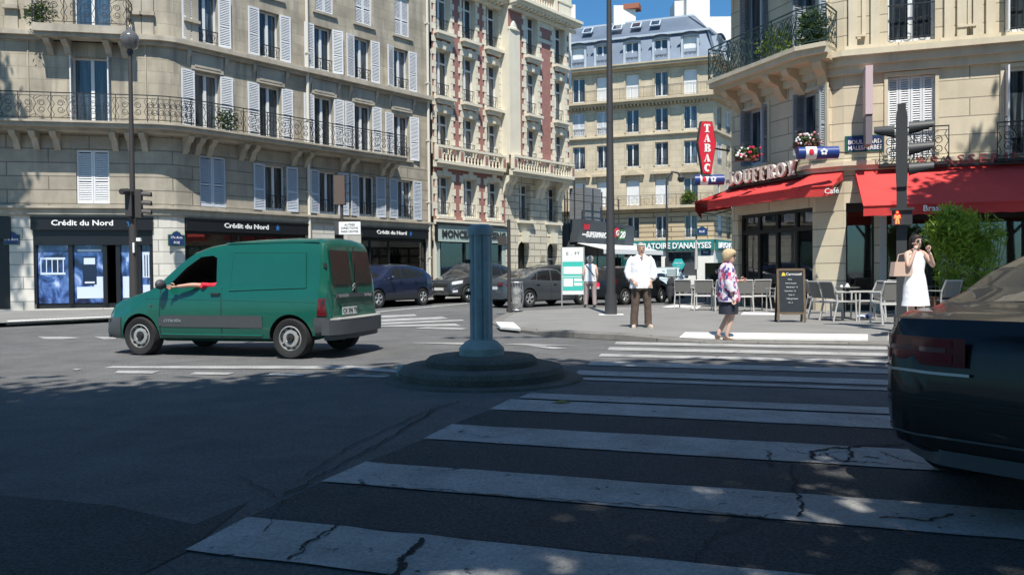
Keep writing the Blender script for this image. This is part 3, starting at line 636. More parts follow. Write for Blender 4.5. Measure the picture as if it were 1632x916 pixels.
posters(); mat('posterwhite',(.62,.70,.85),.25,coat=.5); mat('posternavy',(.008,.015,.05),.2,coat=.5)
mb=MB(); mb.X=MAf; a,b=shA[0][0],shA[0][1]
mb.box(a,b,.2,.25,.16,.32); mb.box(a,b,.02,.25,2.35,2.86)
for px in (52,110,165,186,219,240): u=ua(px); mb.box(u-.07 if px>60 else u,u+.07 if px<235 else b,.06,.24,.32,2.35)
mb.X=None; sf=obj('shop_front',mb,'blackpanel',bl1,world=True)
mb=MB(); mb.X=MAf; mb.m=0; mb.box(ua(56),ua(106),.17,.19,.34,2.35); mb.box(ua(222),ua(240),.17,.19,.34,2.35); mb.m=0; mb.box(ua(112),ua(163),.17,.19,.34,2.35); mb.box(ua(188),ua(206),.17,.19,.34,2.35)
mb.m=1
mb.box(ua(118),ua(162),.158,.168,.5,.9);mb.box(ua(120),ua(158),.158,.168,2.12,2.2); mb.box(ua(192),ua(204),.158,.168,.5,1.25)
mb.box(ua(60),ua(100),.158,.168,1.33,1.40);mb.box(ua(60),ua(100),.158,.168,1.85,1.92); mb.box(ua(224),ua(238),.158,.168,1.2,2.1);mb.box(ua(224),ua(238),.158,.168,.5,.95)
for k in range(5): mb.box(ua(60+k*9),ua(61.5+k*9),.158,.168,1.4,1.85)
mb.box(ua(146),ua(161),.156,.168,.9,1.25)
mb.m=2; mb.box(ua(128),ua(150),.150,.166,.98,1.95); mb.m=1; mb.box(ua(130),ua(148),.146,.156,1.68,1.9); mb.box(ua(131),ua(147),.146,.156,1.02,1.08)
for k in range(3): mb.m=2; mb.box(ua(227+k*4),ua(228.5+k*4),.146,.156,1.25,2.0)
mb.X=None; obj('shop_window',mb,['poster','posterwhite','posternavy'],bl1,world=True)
mb=MB(); mb.X=MAf; u1=ua(12); mb.box(-4.6,u1,.2,.26,.16,3.3); mb.box(-4.6,u1+.1,-.06,.19,2.55,3.3); mb.X=None; obj('shop_front',mb,'blackpanel',bl1,world=True)
mb=MB(); mb.X=MAf; mb.box(ua(0),ua(2)+.12,-.075,-.062,2.7,3.1); mb.X=None; 
def shopfront(fc,u0,u1,ztop=2.88,divs=(),mat_='blackpanel',inner=True,par=None,pm='glassclear'):
    mb=MB(); mb.X=fc.M; mb.box(u0,u1,.16,.24,.16,.34); mb.box(u0,u1,.16,.24,ztop-.12,ztop+.05)
    for u in [u0,*divs,u1-.08]: mb.box(u,u+.08,.15,.25,.34,ztop-.12)
    mb.X=None; obj('shop_front',mb,mat_,par,world=True)
    mb=MB(); mb.X=fc.M; mb.box(u0+.05,u1-.05,.195,.203,.34,ztop-.12); mb.X=None; obj('shop_window',mb,pm,par,world=True)
    if inner:
        mb=MB(); mb.X=fc.M
        mb.box(u0,u1,2.6,2.7,.1,3.3); mb.box(u0-.1,u0,.25,2.6,.1,3.3); mb.box(u1,u1+.1,.25,2.6,.1,3.3); mb.box(u0,u1,.25,2.6,.05,.13); mb.box(u0,u1,.25,2.6,3.2,3.3)
        mb.X=None; obj('shop_interior',mb,'interior',par,world=True)
shopfront(B,ub(294),ub(490),2.88,(ub(372),ub(412),ub(450)),par=bl1)
shopfront(B,ub(575),ub(682),2.85,(ub(592),ub(622),),par=bl1)
mb=MB(); mb.X=B.M; mb.box(ub(533),ub(549),.1,.2,.16,3.3); mb.X=None; obj('door',mb,'blackpanel',bl1,world=True)
mb=MB(); mb.X=B.M; mb.box(ub(634),ub(658),1.0,1.05,1.1,1.75); mb.X=None; obj('poster',mb,'posterwhite',bl1,world=True)
# bank signs: black fascia with white lettering and a blue star
mat('starblue',(.03,.16,.42),.4); mat('signblack',(.010,.011,.013),.4)
def banksign(fc,u0,u1,z0,z1,tc,size,starpx,label):
    r=thing('shop_sign',label,'sign',(*fc.P((u0+u1)/2)[:2],z0),PI/2-rad(fc.b),'black bank fascia signs')
    L=(u1-u0)/2; c=(u0+u1)/2; h=z1-z0
    mb=MB(); mb.box(-L,L,-.10,0.019,0,h); mb.box(-L,L,-.13,-.101,h-.05,h); obj('board',mb,'signblack',r)
    mb=text_mb('Crédit du Nord',size,.012,.018,sx=1.18); obj('lettering',mb,'letterwhite',r,T(tc-c,-.101,h/2-size/2+.02))
    x=starpx-c; s_=size*.75; pts=[]
    for k in range(10):
        q=PI/2+k*PI/5; rr=s_*(1 if k%2==0 else .42); pts.append((x+rr*math.cos(q)*.8,h/2+rr*math.sin(q)))
    mb=MB(); mb.prism(pts,-.115,-.101); obj('star_emblem',mb,'starblue',r)
banksign(A,ua(50),ua(244),2.86,3.32,ua(133),.19,ua(208),'black bank sign on the corner front above the blue window posters and painted reflections')
banksign(B,ub(295),ub(491),2.86,3.32,ub(391),.18,ub(440),'longest black bank sign above the green van roof')
banksign(B,ub(575),ub(682),2.88,3.32,ub(622),.17,ub(652),'black bank sign nearest the downpipe, above the blue parked car')
# street plates
def plate(fc,px,py,w,h,txt,label,m='plategreen',rim='posterwhite',arch=True,ts=.05):
    u,z=fc.uv(px,py); r=thing('street_plate',label,'street sign',(*fc.P(u,.0)[:2],z-h/2),PI/2-rad(fc.b))
    poly=[(-w/2,0),(w/2,0),(w/2,h*.8)]+([(w*.28,h*.82),(w*.2,h*.97),(0,h*1.08),(-w*.2,h*.97),(-w*.28,h*.82)] if arch else [(w/2,h),(-w/2,h)])+([(-w/2,h*.8)] if arch else [])
    if not arch: poly=[(-w/2,0),(w/2,0),(w/2,h),(-w/2,h)]
    mb=MB(); mb.prism(poly,-.03,-.004); obj('board',mb,'rimgreen' if arch else 'rimgreen',r)
    mb=MB(); k=.9; mb.prism([(x*k,h*.06+z_*.89) for x,z_ in poly],-.034,-.0305); obj('face',mb,m,r)
    n=len(txt)
    for i,t in enumerate(txt):
        mb=text_mb(t,ts,.003,.01)
        if mb.width>w*.84:
            kx=w*.84/mb.width; mb.v=[(a*kx,b,c) for a,b,c in mb.v]
        obj('lettering',mb,'letterwhite',r,T(0,-.0345,h*.80-(i+1)*(h*.72/n)+ (h*.72/n-ts)/2))
mat('rimgreen',(.02,.12,.07),.4)
plate(B,281,381,.62,.5,['17e Arrt','RUE DE','LA PLACE'][:1]+['RUE'],'arched navy street plate on the white pier beside the green van',m='platenavy',ts=.09)
plate(A,19,380,.5,.42,['17e Arrt'],'small dark street plate on the white pier at the far left edge',m='platenavy',ts=.09)
# ---------------------------------------------------------------- small per-piece helpers
def put_window(par,fc,u,z,w,h,out=-.06,**kw): return add_window(par,T(-par.location.x,-par.location.y,0)@fc.M@T(u,-out,z),win_proto(w,h,**kw))
def baluster_row(mb,L,h,z=0,sp=.19,r=.055):
    n=max(2,int(L/sp))
    for k in range(n):
        x=(k+.5)*L/n; mb.rings([(x,0,z,r,r),(x,0,z+h*.08,r,r),(x,0,z+h*.16,r*.5,r*.5),(x,0,z+h*.38,r*1.1,r*1.1),(x,0,z+h*.8,r*.5,r*.5),(x,0,z+h*.92,r,r),(x,0,z+h,r,r)],6)
# ---------------------------------------------------------------- BUILDING 2: brick and stone
U0=12.42; Bay=Fac(B.P(0,.55)[:2],40); vb=lambda px,py=200: Bay.uv(px,py)[0]
UB0=vb(811); UB1=vb(907)
bm=thing('brick_building','cream stone and red brick building with a projecting right bay','building',(*B.P(17)[:2],0))
cM=[13.16,14.98,16.76]; cY=[vb(848),vb(892)]
ZR=[(4.03,1.95),(7.05,1.95),(9.75,2.3),(12.85,2.2)]
opM=[(c-.5,c+.5,z,z+h) for c in cM for z,h in ZR]; opY=[(c-.5,c+.5,z,z+h) for c in cY for z,h in ZR[1:]]
mb=MB(); wall(mb,B.M,U0,UB0+.3,3.7,17,opM,.34,rm=1); wall(mb,Bay.M,UB0,UB1,7.0,15.3,opY,.4,rm=1); obj('wall',mb,['brickM','stoneM'],bm,world=True,rec=False)
mb=MB(); wall(mb,B.M,UB0+.3,UB1,0,7.0,[(c-.5,c+.5,z,z+1.95) for c in cY for z in (4.1,)]+[(cY[0]-.62,cY[0]+.42,.1,3.0),(cY[1]-.55,cY[1]+.5,.8,2.95)],.5)
obj('wall',mb,'stoneMrust',bm,world=True,rec=False)
mb=MB(); a=Bay.P(UB0)[:2]; b=B.P(UB0)[:2]; mb.quad((*a,7),(*b,7),(*b,15.3),(*a,15.3)); a=Bay.P(UB1)[:2]; b=B.P(UB1,-9)[:2]; mb.quad((*a,7),(*a,15.3),(*b,15.3),(*b,7)); a2=B.P(UB1)[:2]; mb.quad((*a2,0),(*b,0),(*b,7),(*a2,7)); mb.quad((*Bay.P(UB0)[:2],7),(*Bay.P(UB1)[:2],7),(*B.P(UB1)[:2],7),(*B.P(UB0)[:2],7))
b0=B.P(U0,-9)[:2]; b1=B.P(UB1,-9)[:2]; mb.quad((*b0,0),(*b1,0),(*b1,17),(*b0,17)); obj('return_wall',mb,'stoneM',bm,world=True)
# corner pier of the bay, right edge strip
fbox(bm,'pilaster',Bay,'stoneM',(UB0-.02,UB0+.85,-.10,-.002,7.4,13.9)); 
mb=MB(); mb.X=Bay.M; mb.rings([(UB0+.42,-.05,13.9,.5,.14),(UB0+.42,-.05,14.0,.5,.14),(UB0+.42,-.05,14.05,.3,.1),(UB0+.42,-.05,14.25,.22,.1),(UB0+.42,-.05,14.42,.05,.04)],8); mb.X=None; obj('finial',mb,'stoneM',bm,world=True,smooth=30)
# quoined surrounds of each window
def quoins(fc,c,w,z0,z1,out,par=bm,wl=.36,ws=.25,sides=(-1,1)):
    if len(sides)>1: return [quoins(fc,c,w,z0,z1,out,par,wl,ws,(q,)) for q in sides]
    mb=MB(); mb.X=fc.M; n=int((z1-z0)/.3)
    for k in range(n):
        for s_ in sides:
            q=wl if k%2 else ws; a=c+s_*w/2; b=a+s_*q; mb.box(min(a,b),max(a,b),-.045 if k%2 else -.035,-.001,z0+k*(z1-z0)/n+.01,z0+(k+1)*(z1-z0)/n-.01)
    mb.X=None; obj('quoin',mb,'stoneM',par,world=True)
for c in cM: quoins(B,c,1.0,4.0,6.1,0,wl=.26,ws=.14); quoins(B,c,1.0,7.2,15.0,0,wl=.26,ws=.14)
for c in cY: quoins(Bay,c,1.0,7.2,15.0,0,wl=.34,ws=.2)
for fc,cs,w_ in ((B,cM,1.0),(Bay,cY,1.0)):
    for c in cs:
        for z,h in ZR:
            if fc is Bay and z<6: continue
            zt=z+h; znext={4.03:6.2,7.05:9.35,9.75:12.4,12.85:15.2}[z]
            fbox(bm,'lintel',fc,'stoneM',(c-w_/2,c+w_/2,-.03,-.001,zt+.002,znext))
            mb=MB(); mb.X=fc.M; mb.prism([(c-.09,zt-.02),(c+.09,zt-.02),(c+.14,zt+.36),(c-.14,zt+.36)],-.13,-.032); mb.X=None; obj('keystone',mb,'stoneM',bm,world=True)
            if z>9: fbox(bm,'sill',fc,'stoneM',(c-w_/2-.14,c+w_/2+.14,-.32,-.046,z-.16,z-.02),(c-w_/2,c+w_/2,-.22,-.046,z-.34,z-.162))
            put_window(bm,fc,c,z,w_,h,out=-.16,rail=.62,pane='pane',transom=.72,sw=.4,shm='shutter')
for c in cM:
    z=4.03; fbox(bm,'sill',B,'stoneM',(c-.6,c+.6,-.2,-.046,z-.14,z-.02))
for c in cY:
    put_window(bm,B,c,4.1,1.0,1.95,out=-.16,rail=.62,transom=.72); fbox(bm,'sill',B,'stoneM',(c-.7,c+.7,-.22,-.001,3.95,4.09)); fbox(bm,'window_surround',B,'stoneM',(c-.5,c+.5,-.02,-.001,3.3,3.95))
# balustrade courses
for fc,u0,u1,cs in ((B,U0,UB0-.02,cM),(Bay,UB0,UB1,cY)):
    mb=MB(); p=[fc.P(u0)[:2],fc.P(u1)[:2]]; mb.band(p,0,.22,6.35,6.52); mb.band(p,0,.36,6.52,6.66); mb.band(p,.12,.38,7.26,7.38); obj('cornice',mb,'stoneM',bm,world=True)
    ed=[u0+.12]+[ (a+b)/2 for a,b in zip(cs[:-1],cs[1:])]+[u1-.12]
    for e_ in ed: fbox(bm,'pedestal',fc,'stoneM',(e_-.16,e_+.16,-.36,-.14,6.662,7.258)) ; fbox(bm,'brick_panel',fc,'brickM',(e_-.1,e_+.1,-.372,-.361,6.75,7.18))
    for a,b in zip(ed[:-1],ed[1:]):
        mb=MB(); mb.X=fc.M@T(a+.18,-.25,0); baluster_row(mb,b-a-.36,.6,6.66,.21); mb.X=None; obj('balustrade',mb,'stoneM',bm,world=True,smooth=50)
for u in (UB0+.4,(cY[0]+cY[1])/2,UB1-.3):
    for du in (-.18,.18): brk(bm,B,u+du,6.36,.3,.55,1.0,'stoneM')
mb=MB(); p=[B.P(U0)[:2],B.P(UB0)[:2]]; mb.band(p,0,.14,3.62,3.72); mb.band(p,0,.22,3.72,3.84); obj('ledge',mb,'stoneM',bm,world=True)
# main cornice and the attic balustrade above it
for fc,u0,u1 in ((B,U0,UB0-.02),(Bay,UB0,UB1)):
    mb=MB(); p=[fc.P(u0)[:2],fc.P(u1+(.5 if fc is Bay else 0))[:2]]; mb.band(p,0,.2,14.95,15.1); mb.band(p,0,.55,15.22,15.36); mb.band(p,0,.7,15.36,15.5); obj('cornice',mb,'stoneM',bm,world=True)
    n=int((u1-u0)/.32)
    for k in range(n): fbox(bm,'modillion',fc,'stoneM',(u0+k*.32+.06,u0+k*.32+.2,-.5,-.001,15.10,15.215))
fbox(bm,'brick_panel',Bay,'brickM',((cY[0]+cY[1])/2-.55,(cY[0]+cY[1])/2+.55,-.012,-.001,14.1,14.6)); fbox(bm,'frieze',Bay,'stoneM',((cY[0]+cY[1])/2-.62,(cY[0]+cY[1])/2+.62,-.02,-.001,13.85,14.05),((cY[0]+cY[1])/2-.62,(cY[0]+cY[1])/2+.62,-.02,-.001,14.65,14.95))
mb=MB(); mb.band([Bay.P(UB0)[:2],Bay.P(UB1)[:2]],.1,.34,16.3,16.42); obj('handrail',mb,'stoneM',bm,world=True)
mb=MB(); mb.X=Bay.M@T(UB0+1.4,-.2,0); baluster_row(mb,2.2,.8,15.5,.21,.065); mb.X=None; obj('balustrade',mb,'stoneM',bm,world=True,smooth=50)
fbox(bm,'pedestal',Bay,'stoneM',(UB0,UB0+.35,-.34,-.06,15.5,16.3)); fbox(bm,'pedestal',Bay,'stoneM',(UB0+1.0,UB0+1.38,-.34,-.06,15.5,16.3)); fbox(bm,'pedestal',Bay,'stoneM',(UB0+3.62,UB0+3.9,-.34,-.06,15.5,16.3)); fbox(bm,'brick_panel',Bay,'brickM',(UB0+.37,UB0+.98,-.25,-.1,15.5,16.3))
fbox(bm,'attic',Bay,'stoneM',(UB0+.1,UB1-.3,1.0,1.4,15.5,19)); fbox(bm,'attic',Bay,'stoneM',(UB0+4.05,UB1-.1,-.3,.99,15.5,19)); fbox(bm,'brick_panel',Bay,'brickM',(UB0+3.9,UB0+4.05,-.28,.9,15.5,16.6))
mb=MB(); mb.add([(*B.P(U0)[:2],17),(*B.P(UB1)[:2],15.4),(*B.P(UB1,-9)[:2],15.4),(*B.P(U0,-9)[:2],17)],[(0,1,2,3)]); obj('roof',mb,'zinc',bm,world=True)
mb=MB(); mb.slab([Bay.P(UB1-.05,-.6)[:2],Bay.P(UB1+1.1,-.6)[:2],Bay.P(UB1+1.1,-5)[:2],Bay.P(UB1-.05,-5)[:2]],12,17.2); obj('party_wall',mb,'plaster',bm,world=True)
# rusticated ground floor: arched door and arched window
def arch(par,fc,u0,u1,z0,z1,y,nm,m,depth=.06):
    r=(u1-u0)/2; c=(u0+u1)/2; P=[(u0,z0),(u1,z0)]+[(c+r*math.cos(k*PI/10),z1-r+r*math.sin(k*PI/10)) for k in range(11)]
    mb=MB(); mb.X=fc.M; mb.prism(P,y,y+depth); mb.X=None; return obj(nm,mb,m,par,world=True)
def spandrel(fc,u0,u1,z1,par,m,y0=.0,y1=.3):    # masonry filling the corners over a round arch
    r=(u1-u0)/2; c=(u0+u1)/2
    for s_ in (-1,1):
        P=[(c+s_*r,z1-r),(c+s_*r,z1+.01),(c,z1+.01)]+[(c+s_*r*math.cos(k*PI/20),z1-r+r*math.sin(k*PI/20)) for k in range(10,-1,-1)]
        mb=MB(); mb.X=fc.M; mb.prism(P,y0,y1); mb.X=None; obj('arch_spandrel',mb,m,par,world=True)
spandrel(B,cY[0]-.62,cY[0]+.42,3.0,bm,'stoneM'); spandrel(B,cY[1]-.55,cY[1]+.5,2.95,bm,'stoneM')
fbox(bm,'door',B,'darkwood',(cY[0]-.62,cY[0]-.11,.42,.48,.1,3.0),(cY[0]-.09,cY[0]+.42,.42,.48,.1,3.0)); fbox(bm,'door_panel',B,'darkwood',(cY[0]-.55,cY[0]-.18,.39,.42,1.4,2.2),(cY[0]-.02,cY[0]+.35,.39,.42,1.4,2.2))
fbox(bm,'window_glass',B,'pane',(cY[1]-.55,cY[1]+.5,.4,.45,.8,2.95)); fbox(bm,'window_bar',B,'frameW',(cY[1]-.05,cY[1]+.0,.37,.4,.8,2.95),(cY[1]-.55,cY[1]+.5,.375,.398,2.0,2.06))
for c in (cY[0]-.1,cY[1]-.02):
    mb=MB(); mb.X=B.M; mb.prism([(c-.16,2.9),(c+.16,2.9),(c+.24,3.5),(c-.24,3.5)],-.22,-.001); mb.X=None; obj('keystone',mb,'stoneM',bm,world=True)
fbox(bm,'name_plate',B,'stoneL',((cY[0]+cY[1])/2+.05,(cY[0]+cY[1])/2+.5,-.03,-.001,1.9,2.25))
# dry cleaner shop under the flat wing
mb=MB(); wall(mb,B.M,U0,UB0+.3,0,3.7,[(12.6,17.75,.14,3.6)],.3); obj('wall',mb,'stoneM',bm,world=True,rec=False)
mat('palegreen',(.42,.50,.46),.5); mat('letterdark',(.03,.035,.04),.5)
fbox(bm,'shop_front',B,'palegreen',(12.6,12.85,.02,.2,.16,2.75),(17.45,17.75,.02,.2,.16,2.75),(13.0,17.3,.1,.2,.16,.35)); fbox(bm,'shop_frame',B,'blackpanel',(12.86,12.95,.05,.2,.16,2.75),(17.35,17.44,.05,.2,.16,2.75),(14.6,14.7,.06,.2,.35,2.75),(16.0,16.1,.06,.2,.35,2.75))
fbox(bm,'shop_window',B,'glassclear',(12.95,17.35,.13,.14,.35,2.75)); fbox(bm,'shop_interior',B,'interior',(12.6,17.75,2.5,2.6,.1,3.3),(12.5,12.599,.25,2.5,.1,3.3),(17.751,17.85,.25,2.5,.1,3.3),(12.6,17.75,.25,2.5,3.2,3.3),(12.6,17.75,.25,2.5,.08,.14))
for k in range(4): fbox(bm,'garment_rail',B,'white',(13.2+k,13.7+k,1.2,1.25,1.0+.1*(k%2),2.1))
r=thing('shop_sign','long pale green fascia sign with dark serif capitals behind the grey post','sign',(*B.P(15.2)[:2],2.8),PI/2-rad(40))
mb=MB(); mb.box(-2.65,2.6,-.12,.019,0,.8); obj('board',mb,'palegreen',r); fr=MB(); fr.box(-2.72,2.67,-.2,-.121,.8,.88); fr.box(-2.72,-2.651,-.16,.01,0,.799); fr.box(2.601,2.67,-.16,.01,0,.799); obj('frame',fr,'blackpanel',r)
mb=text_mb('MONCEAU PRESSING',.36,.02,.02); k=4.7/mb.width; mb.v=[(x*k,y,z) for x,y,z in mb.v]; obj('lettering',mb,'letterdark',r,T(0,-.121,.22))
# ---------------------------------------------------------------- BUILDING 3: supermarket annex, low
us0,us1=23.95,B.uv(1004,370)[0]; sm=thing('supermarket','low dark grey shop with a slanted sign parapet, white awning and rooftop cage','building',(*B.P(27)[:2],0))
fbox(sm,'wall',B,'paneldark',(us0,us1,.4,6,2.9,4.1),(us1-.3,us1,.02,5.9,0,2.9),(us0,us0+.3,.02,5.9,0,2.9)); fbox(sm,'roof',B,'zinc',(us0,us1,.4,6,4.101,4.2))
fbox(sm,'shop_interior',B,'interior',(us0+.3,us1-.3,4,4.1,.12,2.9),(us0+.3,us1-.3,1.2,1.3,.12,1.2))
for k in range(5): fbox(sm,'shelf_goods',B,['white','posterwhite','turq','paleblue','white'][k],(us0+.6+k*1.1,us0+1.2+k*1.1,1.1,1.19,.3,2.2+.1*(k%2)))
fbox(sm,'shop_frame',B,'greyplastic',*[(us0+.3+k*1.15,us0+.38+k*1.15,.1,.16,.12,2.7) for k in range(5)],(us0+.3,us1-.3,.08,.17,2.7,2.9)); fbox(sm,'shop_window',B,'glassclear',(us0+.3,us1-.3,.12,.13,.12,2.7))
mb=MB(); mb.X=B.M; a,b=us0,us1+.1; mb.add([(a,-.2,3.05),(b,-.2,2.95),(b,.3,2.95),(a,.3,3.05),(a,-.5,4.4),(b,-.3,4.2),(b,.3,4.2),(a,.3,4.4)],[(3,2,1,0),(4,5,6,7),(0,1,5,4),(1,2,6,5),(2,3,7,6),(3,0,4,7)]); mb.X=None
sg=thing('shop_sign','dark grey slanted supermarket sign with white, red and green lettering','sign',(*B.P(27)[:2],2.95),0); mb.v=[(x-sg.location.x,y-sg.location.y,z-2.95) for x,y,z in mb.v]; obj('board',mb,'paneldark',sg)
R_=RZ(PI/2-rad(40)); bx=lambda u: u-27
tilt=Matrix.Rotation(.19,4,'X')
def sgn(mb,m,u,z,o=.36,nm='lettering'): obj(nm,mb,m,sg,R_@T(bx(u),-o,z-2.95)@tilt)
sgn(text_mb('SUPERMARCHÉ',.34,.02,.02,sx=.85),'letterwhite',us0+2.1,3.36,.31)
mb=MB(); mb.box(-.38,.38,0,.03,-.32,.32); sgn(mb,'plategreen2' if 'plategreen2' in MT else 'plategreen',us0+4.75,3.62,.35,'panel')
sgn(text_mb('20',.42,.02,.02),'letterwhite',us0+4.75,3.42,.345); mb=MB(); mb.X=Matrix.Rotation(PI/2,4,'X'); mb.cyl(0,0,-.03,.03,.3,20); mb.X=None; sgn(mb,'redsign',us0+4.05,3.72,.38,'disc'); sgn(text_mb('G',.34,.02,.02),'letterwhite',us0+4.05,3.55,.395)
mb=MB(); mb.box(-.3,.3,-.02,.02,-.16,.16); sgn(mb,'redsign',us0+.7,3.95,.42,'panel'); mb=MB(); mb.box(-.3,.3,-.02,.02,-.05,.05); sgn(mb,'letterwhite',us0+.7,3.5,.32,'panel')
mb=MB(); mb.X=B.M; ua0,ua1=us0+.1,us1+.4
mb.add([(ua0,-.15,3.0),(ua1,-.15,2.95),(ua1+.3,-2.0,2.55),(ua0,-2.0,2.6),(ua0,-.15,2.97),(ua1,-.15,2.92),(ua1+.3,-2.0,2.52),(ua0,-2.0,2.57)],[(0,1,2,3),(7,6,5,4),(0,4,5,1),(1,5,6,2),(2,6,7,3),(3,7,4,0)]); mb.box(ua0,ua1+.3,-2.03,-2.0,2.32,2.6); mb.X=None; obj('awning',mb,'white',sm,world=True)
fbox(sm,'poster',B,'turq',(us1-1.3,us1-.35,-.3,-.2,.9,2.2)); fbox(sm,'poster',B,'white',(us1-1.3,us1-.35,-.32,-.3,2.05,2.2))
mb=MB(); mb.X=B.M
for k in range(7): mb.box(us0+.2+k*1.0,us0+.26+k*1.0,.8,.86,4.2,7.0-.16*k)
mb.box(us0+.2,us0+6.2,.83,.86,5.6,5.64); mb.box(us0+.2,us0+6.2,.83,.86,6.0,6.03)
for k in range(7): mb.box(us0+.2+k*1.0,us0+.26+k*1.0,2.8,2.86,4.2,7.3-.16*k)
mb.X=None; obj('rooftop_cage',mb,'lampgrey',sm,world=True)
mat('ductgrey',(.22,.225,.23),.6,brick=(2,.12,.02,.6)); fbox(sm,'ventilation_duct',B,'ductgrey',(us0+2.9,us0+4.7,1.2,2.4,4.2,6.6))
# ---------------------------------------------------------------- BUILDING 4: mansard block across the junction
R=Fac((15.5,66),109.1); bR=thing('mansard_building','golden stone block with slate blue mansard roof and dormer windows','building',(*R.P(-4)[:2],0))
RL,RR=-13.5,1.45; cR=[-12.4,-10.05,-7.88,-5.3,-2.82,-.41]
rows=[(4.05,1.95,1.05),(6.95,2.2,1.15),(10.25,2.0,1.1),(13.2,2.0,1.1),(16.15,2.1,1.15)]
ops=[(c-w/2,c+w/2,z,z+h) for c in cR for z,h,w in rows]
Rs=Fac(R.P(RR)[:2],33)
cS=[1.6,4.0,6.6,9.2]; opsS=[(c-w/2,c+w/2,z,z+h) for c in cS for z,h,w in rows]
mb=MB(); wall(mb,R.M,RL,RR,6.6,18.9,[o for o in ops if o[2]>6],.3); wall(mb,Rs.M,0,14,6.6,18.9,[o for o in opsS if o[2]>6],.3); obj('wall',mb,'stoneR',bR,world=True,rec=False)
mb=MB(); wall(mb,R.M,RL,RR,3.0,6.6,[o for o in ops if o[2]<6],.3); wall(mb,Rs.M,0,14,3.0,6.6,[o for o in opsS if o[2]<6],.3); obj('wall',mb,'stoneRrust',bR,world=True,rec=False)
LLb=[(-9,-2.35),(-2.25,.05)]
mb=MB(); wall(mb,R.M,RL,RR,0,3.0,[(-8.5,-2.9,.15,2.95),(-2.35,.05,.9,2.9)],.3); wall(mb,Rs.M,0,14,0,3.0,[(1,3.4,.3,2.9),(4.2,6.8,.3,2.9)],.3); obj('wall',mb,'plaster',bR,world=True,rec=False)
fbox(bR,'shop_window',R,'pane',(-8.5,-2.9,.2,.28,.15,2.95),(-2.35,.05,.2,.28,.9,2.9)); fbox(bR,'shop_window',Rs,'pane',(1,3.4,.2,.28,.3,2.9),(4.2,6.8,.2,.28,.3,2.9))
fbox(bR,'window_film',R,'greyplastic',(-2.3,.0,.15,.19,.9,2.0))
import itertools
rnd=random.Random(5)
for i,c in enumerate(cR):
    for j,(z,h,w_) in enumerate(rows):
        sh=None; rl=.55
        if (j==1 and i in (1,2,3,4)) or (j==4 and i in (0,2,3,5)): sh='blind'
        if j==3 and i in (1,2): sh='closed'
        put_window(bR,R,c,z,w_,h,sh=sh,rail=0 if j in (1,4) else rl,frame='frameW',transom=0)
for i,c in enumerate(cS):
    for j,(z,h,w_) in enumerate(rows): put_window(bR,Rs,c,z,w_,h,rail=.55,sh=['closed',None][(i+j)%2])
pth=[R.P(RL)[:2],R.P(RR)[:2],Rs.P(14)[:2]]
for nm,lst in (('cornice',[(0,.25,18.55,18.7),(0,.6,18.7,18.9),(0,.7,18.9,19.02)]),('balcony_slab',[(0,.5,15.6,15.78),(0,.75,15.78,15.98)]),('ledge',[(0,.12,12.75,12.88),(0,.25,12.88,12.98)]),('balcony_slab',[(0,.7,6.6,6.82)]),('ledge',[(0,.18,9.62,9.72)][:0]+[(0,.1,3.9,4.0)])):
    mb=MB(); [mb.band(pth,*q) for q in lst]; obj(nm,mb,'stoneRplain',bR,world=True)
mb=MB(); rail_path(mb,offpoly(pth,.7),15.98,.95,0); obj('balcony_railing',mb,'iron',bR,world=True)
mb=MB(); rail_path(mb,offpoly([R.P(RL)[:2],R.P(RR)[:2]],.65),6.82,.95,1); obj('balcony_railing',mb,'iron',bR,world=True)
mb=MB(); mb.X=R.M
for k in range(48): mb.box(RL+k*.31,RL+k*.31+.14,-.42,-.001,15.42,15.598)
mb.X=None; obj('dentil_course',mb,'stoneRplain',bR,world=True)
for i,c in enumerate(cR):
    for j in (2,3,4): 
        z,h,w_=rows[j]; fbox(bR,'window_surround',R,'stoneRplain',(c-w_/2-.16,c-w_/2-.002,-.05,-.001,z,z+h+.15),(c+w_/2+.002,c+w_/2+.16,-.05,-.001,z,z+h+.15),(c-w_/2,c+w_/2,-.05,-.001,z+h+.002,z+h+.15))
    mb=MB(); mb.X=R.M
    if i%2==1: mb.prism([(c-1.0,9.55),(c+1.0,9.55),(c,10.05)],-.35,-.001)
    else: mb.box(c-.95,c+.95,-.35,-.001,9.55,9.75)
    mb.X=None; obj('pediment',mb,'stoneRplain',bR,world=True)
    for s_ in (-.75,.75): brk(bR,R,c+s_,9.55,.18,.25,.6,'stoneRplain')
# mansard roof
def mslope(fc,u0,u1,z0,z1,o0,o1,m,nm,e0=0,e1=0):
    mb=MB(); a=fc.P(u0,o0,z0); b=fc.P(u1,o0,z0); c=fc.P(u1-e1,o1,z1); d=fc.P(u0+e0,o1,z1); mb.quad(a,b,c,d); return obj(nm,mb,m,bR,world=True)
mslope(R,RL,RR+.1,19.0,21.5,.15,-.55,'zinc','lower_roof',e1=.5)
mslope(Rs,-.1,14,19.0,21.5,.15,-.55,'zinc','lower_roof',e0=.2)
mslope(R,RL,RR-.35,21.5,23.65,-.5,-3.2,'zinc','upper_roof',e1=1.45); mslope(Rs,.2,14,21.5,23.65,-.5,-3.0,'zinc','upper_roof',e0=2.2)
pe=[R.P(RL,-.45)[:2],R.P(RR-.4,-.45)[:2],Rs.P(14,-.5)[:2]]
mb=MB(); mb.band(pe,-.1,.14,21.42,21.6); obj('roof_edge',mb,'zinclight',bR,world=True)
mb=MB(); mb.band([R.P(RL,-3.2)[:2],R.P(RR-1.9,-3.2)[:2]],-.15,.15,23.55,23.72); obj('roof_ridge',mb,'zinclight',bR,world=True)
